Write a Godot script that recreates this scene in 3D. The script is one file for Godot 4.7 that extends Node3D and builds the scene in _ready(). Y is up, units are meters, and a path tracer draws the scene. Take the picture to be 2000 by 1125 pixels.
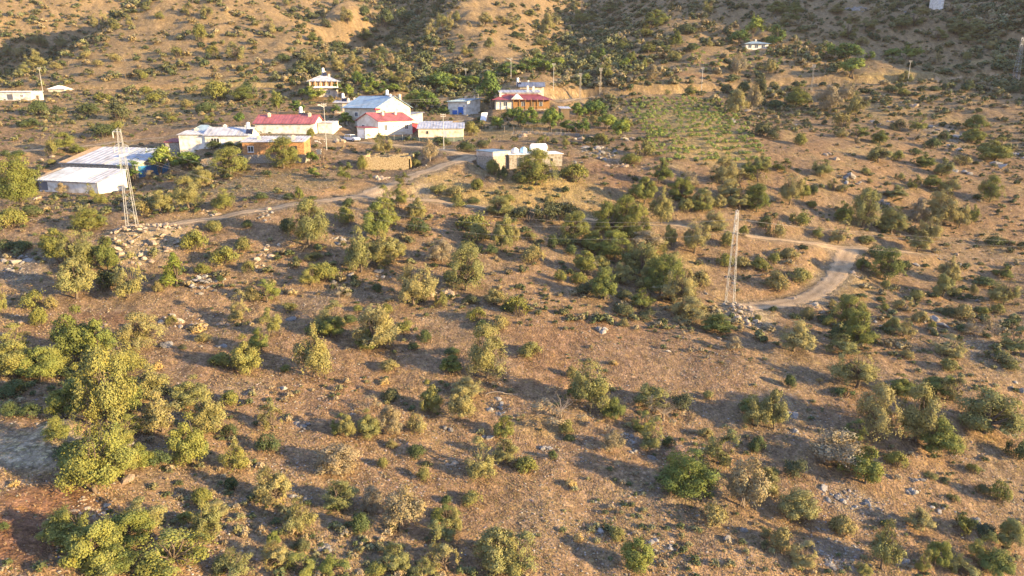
extends Node3D
# A dry hillside with a small village, seen from the air late in the day.
# x is to the right, -z leads up the valley; heights come from hill() plus field masks and noise.

class Buf:
	var v := PackedVector3Array()
	var n := PackedVector3Array()
	var c := PackedColorArray()
	var ix := PackedInt32Array()
	var tint := Color.WHITE
	func tri(p: Vector3, q: Vector3, r: Vector3, out: Vector3) -> void:
		var m := (q - p).cross(r - p)
		if m.length_squared() < 1e-14:
			return
		m = m.normalized()
		var k := v.size()
		v.append(p)
		if m.dot(out) >= 0.0:
			v.append(r); v.append(q)
		else:
			v.append(q); v.append(r)
			m = -m
		for i in 3:
			n.append(m); c.append(tint); ix.append(k + i)
	func quad(p: Vector3, q: Vector3, r: Vector3, s: Vector3, out: Vector3) -> void:
		tri(p, q, r, out)
		tri(p, r, s, out)
	func hexa(b: Array, t: Array) -> void:  # four bottom corners and four top corners in the same order
		var mid := Vector3.ZERO
		for i in 4:
			mid += (b[i] + t[i]) / 8.0
		quad(b[0], b[1], b[2], b[3], (b[0] + b[2]) / 2.0 - mid)
		quad(t[0], t[1], t[2], t[3], (t[0] + t[2]) / 2.0 - mid)
		for i in 4:
			var j := (i + 1) % 4
			quad(b[i], b[j], t[j], t[i], (b[i] + t[j]) / 2.0 - mid)
	func box(lo: Vector3, hi: Vector3) -> void:
		hexa([Vector3(lo.x, lo.y, lo.z), Vector3(hi.x, lo.y, lo.z), Vector3(hi.x, lo.y, hi.z), Vector3(lo.x, lo.y, hi.z)], [Vector3(lo.x, hi.y, lo.z), Vector3(hi.x, hi.y, lo.z), Vector3(hi.x, hi.y, hi.z), Vector3(lo.x, hi.y, hi.z)])
	func cbox(mid: Vector3, size: Vector3) -> void:
		box(mid - size / 2.0, mid + size / 2.0)
	func tube(p: Vector3, q: Vector3, r0: float, r1: float, sides := 6, caps := true) -> void:
		var d := (q - p).normalized()
		var a := d.cross(Vector3.RIGHT if absf(d.x) < 0.8 else Vector3.UP).normalized()
		var b := d.cross(a)
		var k := v.size()
		for i in sides:
			var w := TAU * i / sides
			var o := a * cos(w) + b * sin(w)
			v.append(p + o * r0); n.append(o); c.append(tint)
			v.append(q + o * r1); n.append(o); c.append(tint)
		for i in sides:
			var j := (i + 1) % sides
			ix.append_array([k + 2 * i, k + 2 * i + 1, k + 2 * j, k + 2 * j, k + 2 * i + 1, k + 2 * j + 1])
		if caps:
			for i in sides:
				var w0 := TAU * i / sides
				var w1 := TAU * (i + 1) / sides
				tri(p, p + (a * cos(w0) + b * sin(w0)) * r0, p + (a * cos(w1) + b * sin(w1)) * r0, -d)
				tri(q, q + (a * cos(w0) + b * sin(w0)) * r1, q + (a * cos(w1) + b * sin(w1)) * r1, d)
	func leaf(p: Vector3, along: Vector3, across: Vector3, nor: Vector3) -> void:
		var k := v.size()
		v.append(p - along); v.append(p + across); v.append(p + along); v.append(p - across)
		for i in 4:
			n.append(nor); c.append(tint)
		ix.append_array([k, k + 1, k + 2, k, k + 2, k + 3])
	func mesh() -> ArrayMesh:
		var a := []
		a.resize(Mesh.ARRAY_MAX)
		a[Mesh.ARRAY_VERTEX] = v
		a[Mesh.ARRAY_NORMAL] = n
		a[Mesh.ARRAY_COLOR] = c
		a[Mesh.ARRAY_INDEX] = ix
		var m := ArrayMesh.new()
		m.add_surface_from_arrays(Mesh.PRIMITIVE_TRIANGLES, a)
		return m

var rng := RandomNumberGenerator.new()
var relief := FastNoiseLite.new()
var patch := FastNoiseLite.new()
var speck := FastNoiseLite.new()
var broad := FastNoiseLite.new()
var M := {}
var used := {}

# ---------------------------------------------------------------- the lie of the land
const COLS := 35
const ROWS := 37
const RELIEF := [
	-5.3, -3.5, -1.8, -0, 1.6, 3.2, 4.7, 5.9, 6.9, 7.7, 8.2, 8.3, 8, 7.3, 6.3, 5, 3.4, 1.8, 0.1, -1.5, -3, -4.3, -5.2, -5.8, -6, -5.7, -5, -3.7, -1.8, 0.5, 3.4, 6.7, 10.6, 14.8, 19.5,
	0.5, 2.3, 4, 5.7, 7.4, 9, 10.4, 11.7, 12.7, 13.5, 13.9, 14, 13.7, 12.9, 11.6, 10.1, 8.3, 6.4, 4.4, 2.6, 0.9, -0.5, -1.6, -2.3, -2.5, -2.2, -1.4, -0, 1.9, 4.5, 7.5, 11.2, 15.3, 19.9, 24.9,
	6, 7.7, 9.4, 11.1, 12.8, 14.3, 15.8, 17, 18.1, 18.8, 19.3, 19.3, 18.9, 18, 16.5, 14.7, 12.7, 10.5, 8.3, 6.3, 4.4, 2.8, 1.6, 0.9, 0.6, 0.9, 1.7, 3.2, 5.4, 8.1, 11.5, 15.4, 19.9, 24.8, 30.2,
	11.1, 12.8, 14.4, 16.1, 17.7, 19.2, 20.6, 21.9, 22.9, 23.6, 24.1, 24.1, 23.6, 22.6, 20.9, 18.8, 16.5, 14, 11.7, 9.4, 7.5, 5.8, 4.4, 3.6, 3.3, 3.6, 4.5, 6.2, 8.5, 11.5, 15.2, 19.4, 24.3, 29.6, 35.4,
	15.9, 17.5, 19.1, 20.7, 22.2, 23.7, 25, 26.2, 27.1, 27.8, 28.2, 28.2, 27.7, 26.5, 24.6, 22.2, 19.6, 17, 14.5, 12.1, 10, 8.2, 6.8, 5.9, 5.6, 5.9, 7, 8.8, 11.3, 14.6, 18.6, 23.3, 28.5, 34.3, 40.5,
	20.3, 21.8, 23.3, 24.8, 26.3, 27.6, 28.8, 29.9, 30.7, 31.2, 31.5, 31.5, 31, 29.6, 27.4, 24.8, 22, 19.3, 16.7, 14.3, 12.2, 10.3, 8.9, 7.9, 7.6, 7.9, 9.1, 11.1, 13.9, 17.5, 21.9, 27, 32.7, 39, 45.7,
	24.4, 25.7, 27.1, 28.5, 29.9, 31.1, 32.1, 33, 33.6, 33.9, 33.9, 33.6, 33, 31.5, 29.1, 26.3, 23.6, 20.9, 18.5, 16.1, 14, 12.1, 10.6, 9.6, 9.2, 9.6, 10.9, 13.1, 16.2, 20.2, 25, 30.6, 36.8, 43.6, 50.8,
	28.1, 29.3, 30.5, 31.8, 33, 34.1, 35, 35.5, 35.8, 35.7, 35.3, 34.6, 33.5, 31.7, 29.4, 26.8, 24.4, 22, 19.7, 17.6, 15.5, 13.6, 12.1, 10.9, 10.5, 11, 12.4, 14.8, 18.2, 22.7, 28, 34.1, 40.9, 48.3, 56.1,
	31.4, 32.4, 33.5, 34.7, 35.8, 36.7, 37.3, 37.6, 37.4, 36.9, 36.1, 34.9, 33.6, 31.6, 29, 26.8, 24.7, 22.7, 20.7, 18.8, 16.9, 15, 13.4, 12.2, 11.6, 12.1, 13.6, 16.3, 20.1, 25, 30.9, 37.6, 45, 53, 61.4,
	34.4, 35.2, 36.1, 37.1, 38.1, 38.9, 39.3, 39.3, 38.7, 37.7, 36.3, 34.8, 33.4, 31.5, 28.7, 26.8, 25, 23.3, 21.6, 19.9, 18.2, 16.4, 14.7, 13.3, 12.6, 13.1, 14.7, 17.7, 21.9, 27.3, 33.8, 41.1, 49.2, 57.9, 67,
	37, 37.5, 38.3, 39.2, 40.1, 40.8, 41, 40.7, 39.7, 38.2, 36.3, 34.5, 33, 31.1, 28.4, 26.8, 25.3, 23.8, 22.4, 21, 19.5, 18, 16.3, 14.6, 13.7, 14, 15.7, 19, 23.6, 29.6, 36.7, 44.8, 53.6, 63, 72.7,
	39.3, 39.5, 40.1, 40.8, 41.6, 42.3, 42.5, 42, 40.6, 38.5, 36.2, 34.1, 32.3, 30.2, 28.5, 27.2, 25.9, 24.5, 23.4, 22.2, 20.9, 19.6, 18.2, 16.4, 15.1, 15, 16.7, 20.2, 25.3, 31.9, 39.8, 48.6, 58.2, 68.3, 78.8,
	41.2, 41.1, 41.4, 41.9, 42.6, 43.3, 43.7, 43.1, 41.3, 38.8, 36.1, 33.6, 31.9, 30.4, 29, 27.9, 26.8, 25.7, 24.7, 23.6, 22.5, 21.5, 20.3, 18.5, 16.6, 16, 17.6, 21.4, 27.1, 34.4, 43, 52.7, 63.1, 74, 85.2,
	43, 42.5, 42.3, 42.5, 43, 43.7, 44.2, 43.8, 41.7, 39, 36.2, 33.7, 32.1, 30.9, 29.8, 28.9, 28.1, 27.3, 26.4, 25.5, 24.6, 23.6, 22.4, 20.6, 17.9, 16.7, 18.4, 22.7, 29, 37, 46.5, 57, 68.3, 80, 92,
	44.6, 43.5, 42.8, 42.6, 42.8, 43.3, 43.6, 43.3, 41.6, 39.3, 36.7, 34.5, 33, 32, 31.2, 30.5, 29.9, 29.2, 28.3, 27.4, 26.7, 25.6, 24.2, 22.5, 19.5, 17.8, 19.8, 24.4, 31.2, 40, 50.3, 61.8, 73.9, 86.5, 99.3,
	46.3, 44.6, 43.2, 42.4, 42.1, 42.3, 42.5, 42.3, 41.4, 39.9, 38.2, 36.8, 35.3, 34.4, 33.5, 32.8, 32.1, 31.4, 30.3, 29.1, 27.9, 26.7, 25.6, 24.7, 23.2, 20.9, 22.1, 26.4, 33.6, 43.2, 54.5, 66.9, 80, 93.4, 107,
	48.2, 45.7, 43.7, 42.2, 41.3, 41.2, 41.5, 41.7, 41.5, 40.9, 40.3, 40.3, 39.1, 38.2, 37, 35.6, 34.5, 33.6, 32.3, 30.9, 29.4, 27.9, 26.8, 26.1, 24.9, 23.5, 24.3, 28.5, 36.1, 46.5, 58.9, 72.4, 86.5, 100.8, 115.1,
	50.5, 47.4, 44.6, 42.3, 40.8, 40.4, 40.9, 41.5, 41.8, 41.8, 41.6, 41.9, 41.9, 42.2, 40.8, 38.9, 37.7, 36.5, 35.2, 33.9, 32.6, 31.1, 29.7, 28.2, 26.5, 25.2, 25.8, 30.2, 38.5, 49.9, 63.5, 78.2, 93.3, 108.4, 123.6,
	53.5, 49.8, 46.3, 43.1, 40.9, 40.4, 41.1, 42.1, 42.5, 42, 41.5, 42.9, 44.1, 44.4, 44.1, 43.4, 42.5, 41.4, 39.9, 38.8, 37.6, 36.4, 34.7, 32.3, 29.3, 27.1, 27.3, 32, 40.8, 53.2, 68.1, 84.1, 100.1, 116.2, 132.4,
	57.2, 53.2, 49.2, 45.5, 42.5, 41.8, 42.9, 44, 44.4, 43.7, 43.7, 46, 46.4, 45.9, 45.4, 47.3, 47.2, 45.8, 45.5, 44.2, 43.4, 42.6, 40.8, 38.5, 35.4, 32.3, 31.5, 35.1, 43.3, 55.9, 72, 89.4, 106.5, 124, 141.5,
	61.7, 57.5, 53.5, 49.8, 46.8, 45.6, 46.1, 47.1, 47.6, 47.2, 49.1, 50.5, 49.6, 48, 47.7, 48.9, 49, 48.6, 48.4, 47.8, 47.4, 47.1, 45.9, 44.6, 42.9, 39.4, 37.4, 38.7, 45.6, 57.9, 74.3, 92.8, 112.2, 132, 151.3,
	66.6, 62.3, 58.6, 55.1, 52, 50.3, 49.9, 50.1, 50, 49.9, 51.8, 53, 52.2, 50.2, 50.3, 49.7, 50, 50.3, 50.3, 50.1, 50.1, 50.2, 49.9, 49.3, 47.7, 45.1, 42.1, 41.6, 47.8, 60, 76.6, 96.5, 118.6, 141.1, 162.4,
	71.7, 66.9, 63, 59.6, 56.5, 54.7, 53.9, 53.3, 52.8, 53.6, 55.2, 54.6, 53.5, 52.7, 52.3, 51.6, 52, 52.9, 53.2, 52.7, 52.4, 52.7, 53.1, 52.9, 51.5, 49.8, 47.5, 45.5, 51.4, 63.7, 81.3, 102.7, 127.9, 153.1, 175.7,
	76.8, 70.9, 66, 62.1, 59.4, 58, 57.9, 57.3, 56.6, 57, 57.1, 56.7, 56, 55.8, 55.2, 54.9, 55.9, 57.7, 58.4, 56.4, 55, 55.4, 56.2, 55.9, 54.5, 53.4, 53.1, 53.2, 57, 69.4, 89.9, 115.3, 143, 168.9, 191.2,
	82.4, 74.9, 68.1, 62.9, 60.4, 59.8, 61.3, 62.3, 61.7, 62, 60.6, 61, 61, 60.7, 59.9, 60, 61.5, 63.7, 64.3, 61.8, 59.1, 59.8, 60.4, 59.6, 58.9, 58.6, 59.4, 60, 62.3, 75.5, 101.1, 133, 162.6, 187.1, 207.7,
	89.3, 79.8, 70.5, 62, 57.3, 61.2, 68.9, 69.2, 68.6, 67.9, 67.5, 67.5, 67.2, 67.1, 66.7, 66.8, 68.2, 69.4, 69.5, 68.9, 67.1, 67.1, 68.2, 67.8, 67.4, 66.8, 68.1, 69, 68.1, 80.5, 111.1, 149, 180.9, 204.2, 222.9,
	98.5, 87.4, 75.4, 61.9, 51, 59.7, 80.8, 80.9, 80.1, 79.2, 76.4, 75, 74.6, 75.8, 76.8, 77, 77.1, 76.4, 74.9, 73.9, 73.8, 74.5, 76.6, 78.3, 79.6, 78.8, 78.6, 79.6, 77.9, 86.3, 118, 160.2, 193.8, 216.3, 234.1,
	110.8, 99.2, 86.5, 70.5, 52.2, 60.2, 96.5, 97.1, 93.9, 89.9, 76.4, 81.7, 82.1, 86.8, 89.6, 89.6, 88.2, 85.9, 82.8, 80.3, 80, 81, 83.7, 87.3, 90.4, 90.8, 90.8, 92.4, 93.7, 96.1, 118.7, 162.6, 197.4, 220.9, 240.1,
	126.5, 115, 104.5, 92.9, 71.6, 69.9, 111.5, 111.4, 102, 84.8, 73, 85.5, 91.9, 99.2, 103.3, 102.9, 100.8, 98.1, 95, 91.5, 88.6, 87.8, 90, 94.6, 99.3, 102.2, 104, 105.4, 105.9, 104.5, 113.6, 153, 190.7, 219.2, 241.8,
	145.7, 133.8, 123.9, 114.4, 96.9, 93.3, 114.9, 103.7, 102, 110, 98.3, 98.7, 104.5, 111.3, 115.8, 115.7, 113.8, 111.7, 109.5, 105.3, 99.6, 95.9, 96.7, 100.5, 106, 111.5, 115.2, 116, 114.9, 113.9, 124.1, 153, 187.1, 217.4, 242.7,
	169.5, 157, 146.3, 137.8, 126, 118.5, 118.6, 111.8, 109.4, 113.2, 112, 113.8, 119, 124.8, 128.4, 128.8, 127.2, 125.3, 123.6, 119.5, 113, 107.8, 106, 107.8, 113.3, 120.5, 125.7, 127.4, 127.2, 129, 139.8, 162.5, 191.3, 220, 245.8,
	199, 188.5, 179.5, 171.7, 162.1, 153.5, 147.8, 140.4, 130.9, 123.6, 125.5, 131, 137, 142.1, 145, 144.8, 142.6, 140, 138, 134.7, 129.5, 124.1, 120.1, 119.1, 124.4, 133.8, 140.2, 142.8, 144.2, 147.8, 158.4, 177.7, 202.2, 227.9, 252.7,
	232.9, 225.2, 218.7, 212.4, 203.4, 195.1, 188.8, 180.5, 165.4, 153.7, 151.9, 155.9, 161.2, 165.5, 167.6, 166.6, 163, 159.1, 157.6, 155.6, 151.4, 146.1, 141.4, 139.3, 144.1, 153.9, 159.9, 162.7, 165.3, 170.3, 180.6, 197.1, 217.9, 240.7, 263.5,
	268.5, 262.9, 257.8, 251.9, 244, 236.1, 228.7, 218.9, 204.8, 193.1, 188.2, 189, 192.2, 195.6, 197.3, 196.5, 192.7, 187.4, 186.6, 184.6, 180.2, 174.7, 170, 168.2, 171.3, 177.8, 182.8, 186, 189.5, 195.3, 205.1, 219.4, 237.2, 257.2, 277.8,
	303.9, 299.9, 295.2, 289.3, 282.1, 274.3, 265.9, 255.7, 244, 234, 228.3, 227, 228.6, 231.2, 233.5, 234.3, 233.2, 230.4, 226.8, 221.7, 215.3, 208.7, 203.4, 200.8, 201.7, 204.9, 208.4, 211.7, 215.7, 221.8, 230.9, 243.5, 259, 276.5, 295,
	338.1, 335, 330.6, 324.8, 317.9, 310.3, 301.8, 292.4, 282.7, 274.4, 269, 267.1, 267.8, 270.2, 273.3, 276.2, 278.6, 278.3, 271.7, 262.8, 253.8, 245.6, 239.2, 235.2, 234, 234.9, 236.9, 239.6, 243.6, 249.4, 257.8, 269, 282.6, 297.9, 314.3,
	370.5, 367.6, 363.6, 358.3, 352, 344.9, 337, 328.8, 320.7, 313.8, 309.2, 307.2, 307.7, 309.9, 313.3, 317.2, 320.5, 320.6, 313.3, 302.9, 292.5, 283.2, 275.7, 270.4, 267.5, 266.6, 267.2, 269.2, 272.7, 278, 285.5, 295.3, 307.2, 320.7, 335.4,
]
var lay := PackedFloat32Array()

func cubic(f: float) -> Vector4:
	var f2 := f * f
	var f3 := f2 * f
	return Vector4(-0.5 * f + f2 - 0.5 * f3, 1.0 - 2.5 * f2 + 1.5 * f3, 0.5 * f + 2.0 * f2 - 1.5 * f3, -0.5 * f2 + 0.5 * f3)

func hill(x: float, d: float) -> float:
	var s := clampf(asinh(x / 40.0) / 0.2 + 17.0, 0.0, 33.999)
	var t := clampf(log(maxf(d, 20.0) / 20.0) / 0.1057, 0.0, 35.999)
	var i := int(s)
	var j := int(t)
	var ws := cubic(s - i)
	var wt := cubic(t - j)
	var h := 0.0
	for a in 4:
		var row := clampi(j + a - 1, 0, 36) * 35
		h += wt[a] * (ws.x * lay[row + maxi(i - 1, 0)] + ws.y * lay[row + i] + ws.z * lay[row + i + 1] + ws.w * lay[row + mini(i + 2, 34)])
	return h

# masks on a grid of one metre: where the ground is levelled and what it is made of
const FX := 480
const FD := 280
const X0 := -240.0
const D0 := 24.0
var lev_w := PackedFloat32Array()
var lev_h := PackedFloat32Array()
var soil := {}

func paint_level(x: float, d: float, w: float, h: float) -> void:
	var i := int(x - X0)
	var j := int(d - D0)
	if i < 0 or j < 0 or i >= FX or j >= FD:
		return
	var k := j * FX + i
	if w > lev_w[k]:
		lev_h[k] = h if lev_w[k] < 0.01 else lerpf(lev_h[k], h, w / (w + lev_w[k]))
		lev_w[k] = w
	elif w > 0.01:
		lev_h[k] = lerpf(lev_h[k], h, 0.5 * w / (w + lev_w[k]))

func paint_soil(kind: String, x: float, d: float, w: float) -> void:
	var i := int(x - X0)
	var j := int(d - D0)
	if i < 0 or j < 0 or i >= FX or j >= FD:
		return
	var k := j * FX + i
	soil[kind][k] = maxf(soil[kind][k], w)

func seg_paint(p: Vector2, q: Vector2, half: float, soft: float, kind: String, level: bool, strength := 1.0, lift := 0.0) -> void:
	var r := half + soft
	var hp := hill(p.x, -p.y) + lift
	var hq := hill(q.x, -q.y) + lift
	for i in range(int(minf(p.x, q.x) - r), int(maxf(p.x, q.x) + r) + 2):
		for j in range(int(minf(-p.y, -q.y) - r), int(maxf(-p.y, -q.y) + r) + 2):
			var c := Vector2(i, -j)
			var t := clampf((c - p).dot(q - p) / (q - p).length_squared(), 0.0, 1.0)
			var e := c.distance_to(p.lerp(q, t))
			var w := 1.0 - smoothstep(half, r, e)
			if w > 0.0:
				if level:
					paint_level(i + 0.01, j + 0.01, w, lerpf(hp, hq, t))
				if kind:
					paint_soil(kind, i + 0.01, j + 0.01, strength * (1.0 - smoothstep(half * 0.8, half + soft * 0.5, e)))

func pad(x: float, z: float, turn: float, hl: float, hw: float, h: float, kind := "", soft := 3.0) -> void:
	var r := Vector2(hl, hw).length() + soft
	for i in range(int(x - r), int(x + r) + 1):
		for j in range(int(-z - r), int(-z + r) + 1):
			var o := Vector2(i - x, -j - z)
			var a := deg_to_rad(turn)
			var u := absf(o.x * cos(a) - o.y * sin(a))
			var w := absf(o.x * sin(a) + o.y * cos(a))
			var e := Vector2(maxf(u - hl, 0.0), maxf(w - hw, 0.0)).length()
			var k := 1.0 - smoothstep(0.8, soft, e)
			if k > 0.0:
				paint_level(i + 0.01, j + 0.01, k, h)
				if kind:
					paint_soil(kind, i + 0.01, j + 0.01, k)

func blob(kind: String, x: float, z: float, rx: float, rz: float, strength: float) -> void:
	for i in range(int(x - rx * 1.4), int(x + rx * 1.4) + 1):
		for j in range(int(-z - rz * 1.4), int(-z + rz * 1.4) + 1):
			var e := Vector2((i - x) / rx, (-j - z) / rz).length() + 0.35 * patch.get_noise_2d(i * 6.0, j * 6.0)
			var w := 1.0 - smoothstep(0.55, 1.15, e)
			if w > 0.0:
				paint_soil(kind, i + 0.01, j + 0.01, w * strength)

func field(f: PackedFloat32Array, x: float, d: float) -> float:
	var u := x - X0
	var w := d - D0
	if u < 0.0 or w < 0.0 or u >= FX - 1.0 or w >= FD - 1.0:
		return 0.0
	var i := int(u)
	var j := int(w)
	var k := j * FX + i
	return lerpf(lerpf(f[k], f[k + 1], u - i), lerpf(f[k + FX], f[k + FX + 1], u - i), w - j)

func level_at(x: float, d: float) -> Vector2:
	# weight and height, the height averaged over the cells that carry weight
	var u := x - X0
	var w := d - D0
	if u < 0.0 or w < 0.0 or u >= FX - 1.0 or w >= FD - 1.0:
		return Vector2.ZERO
	var i := int(u)
	var j := int(w)
	var k := j * FX + i
	var fu := u - i
	var fw := w - j
	var a := lev_w[k] * (1.0 - fu) * (1.0 - fw)
	var b := lev_w[k + 1] * fu * (1.0 - fw)
	var c := lev_w[k + FX] * (1.0 - fu) * fw
	var e := lev_w[k + FX + 1] * fu * fw
	var s := a + b + c + e
	if s < 0.001:
		return Vector2.ZERO
	return Vector2(s, (a * lev_h[k] + b * lev_h[k + 1] + c * lev_h[k + FX] + e * lev_h[k + FX + 1]) / s)

func ground(x: float, z: float) -> float:
	var d := -z
	var h := hill(x, d)
	var l := level_at(x, d)
	var far := smoothstep(200.0, 380.0, d)
	h += (1.0 - 0.92 * l.x) * (relief.get_noise_2d(x, d) * lerpf(0.5, 1.3, far) + broad.get_noise_2d(x, d) * lerpf(0.5, 3.0, far))
	return lerpf(h, l.y, l.x)

# ---------------------------------------------------------------- naming
func numbered(called: String) -> String:
	var k: int = used.get(called, 0)
	used[called] = k + 1
	return called if k == 0 else "%s_%03d" % [called, k]

func tag(o: Node, label: String, category: String, group := "", kind := "") -> Node:
	if label:
		o.set_meta("label", label)
	if category:
		o.set_meta("category", category)
	if group:
		o.set_meta("group", group)
	if kind:
		o.set_meta("kind", kind)
	return o

func thing(called: String, label: String, category: String, at: Vector3, turn := 0.0, group := "") -> Node3D:
	var o := Node3D.new()
	o.name = numbered(called)
	add_child(o)
	o.position = at
	o.rotation.y = deg_to_rad(turn)
	tag(o, label, category, group)
	return o

func put(called: String, mesh: Mesh, mat: Material, parent: Node) -> MeshInstance3D:
	var o := MeshInstance3D.new()
	o.mesh = mesh
	o.material_override = mat
	o.name = numbered(called) if parent == self else called
	parent.add_child(o, true)
	return o

func many(called: String, mesh: Mesh, mat: Material, where: Array, tints: Array, label: String, category: String, parent: Node = self) -> void:
	var mm := MultiMesh.new()
	mm.transform_format = MultiMesh.TRANSFORM_3D
	mm.use_colors = true
	mm.mesh = mesh
	mm.instance_count = where.size()
	for i in where.size():
		mm.set_instance_transform(i, where[i])
		mm.set_instance_color(i, tints[i])
	var o := MultiMeshInstance3D.new()
	o.multimesh = mm
	o.material_override = mat
	o.name = numbered(called) if parent == self else called
	parent.add_child(o, true)
	tag(o, label, category, "", "stuff")

# ---------------------------------------------------------------- materials
func lin(r: float, g: float, b: float) -> Color:
	return Color(r, g, b).linear_to_srgb()

func plain(key: String, col: Color, rough := 0.9, metal := 0.0, tinted := false) -> StandardMaterial3D:
	var m := StandardMaterial3D.new()
	m.resource_name = key
	m.albedo_color = col
	m.roughness = rough
	m.metallic = metal
	m.metallic_specular = 0.3
	m.vertex_color_use_as_albedo = tinted
	M[key] = m
	return m

func grain(key: String, tex: Texture2D, scale: float, bump: Texture2D = null, cm := 0.0) -> void:
	var m: StandardMaterial3D = M[key]
	m.albedo_texture = tex
	m.uv1_triplanar = true
	m.uv1_world_triplanar = true
	m.uv1_scale = Vector3.ONE * scale
	if bump:
		m.heightmap_enabled = true
		m.heightmap_texture = bump
		m.heightmap_scale = cm

func noise_tex(freq: float, oct: int, lo: Color, mid: Color, hi: Color, seed_: int, size := 512, kind := FastNoiseLite.TYPE_SIMPLEX_SMOOTH) -> NoiseTexture2D:
	var f := FastNoiseLite.new()
	f.noise_type = kind
	f.frequency = freq
	f.fractal_octaves = oct
	f.seed = seed_
	var g := Gradient.new()
	g.offsets = PackedFloat32Array([0.0, 0.5, 1.0])
	g.colors = PackedColorArray([lo, mid, hi])
	var t := NoiseTexture2D.new()
	t.width = size
	t.height = size
	t.seamless = true
	t.noise = f
	t.color_ramp = g
	return t

func stony_image(seed_: int, size: int, stones: int, biggest: float) -> Array:
	# bare soil with many small stones: colour and height
	var r := RandomNumberGenerator.new()
	r.seed = seed_
	var f := FastNoiseLite.new()
	f.frequency = 0.03
	f.fractal_octaves = 5
	f.seed = seed_
	var col := Image.create(size, size, false, Image.FORMAT_RGB8)
	var hgt := Image.create(size, size, false, Image.FORMAT_RGB8)
	for y in size:
		for x in size:
			# two blended samples make the edges meet
			var u := float(x) / size
			var w := float(y) / size
			var a := lerpf(f.get_noise_2d(x, y), f.get_noise_2d(x - size, y), smoothstep(0.75, 1.0, u))
			var b := lerpf(f.get_noise_2d(x, y - size), f.get_noise_2d(x - size, y - size), smoothstep(0.75, 1.0, u))
			var v := lerpf(a, b, smoothstep(0.75, 1.0, w))
			var k := 0.80 + 0.30 * v + r.randf_range(-0.07, 0.07)
			col.set_pixel(x, y, Color(k, k * 0.985, k * 0.96))
			var q := 0.4 + 0.4 * v + r.randf_range(-0.05, 0.05)
			hgt.set_pixel(x, y, Color(q, q, q))
	for i in stones:
		var p := Vector2(r.randf() * size, r.randf() * size)
		var rad := 0.8 + pow(r.randf(), 3.0) * biggest
		var tone := r.randf_range(0.72, 1.0)
		var warm := r.randf_range(0.86, 1.0)
		var st := r.randf_range(0.6, 1.0)
		for y in range(int(p.y - rad) - 1, int(p.y + rad) + 2):
			for x in range(int(p.x - rad) - 1, int(p.x + rad) + 2):
				var e := Vector2((x - p.x) * st, y - p.y).length() / rad
				if e < 1.0:
					col.set_pixel(posmod(x, size), posmod(y, size), Color(tone, tone * lerpf(0.97, 1.0, warm), tone * warm))
					var q := 0.55 + 0.45 * sqrt(1.0 - e * e)
					hgt.set_pixel(posmod(x, size), posmod(y, size), Color(q, q, q))
	return [ImageTexture.create_from_image(col), ImageTexture.create_from_image(hgt)]

func foliage(key: String, col: Color, thru := 0.26) -> void:
	var m := plain(key, col, 0.75, 0.0, true)
	m.cull_mode = BaseMaterial3D.CULL_DISABLED
	m.backlight_enabled = true
	m.backlight = Color(thru, thru, thru * 0.5)

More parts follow.
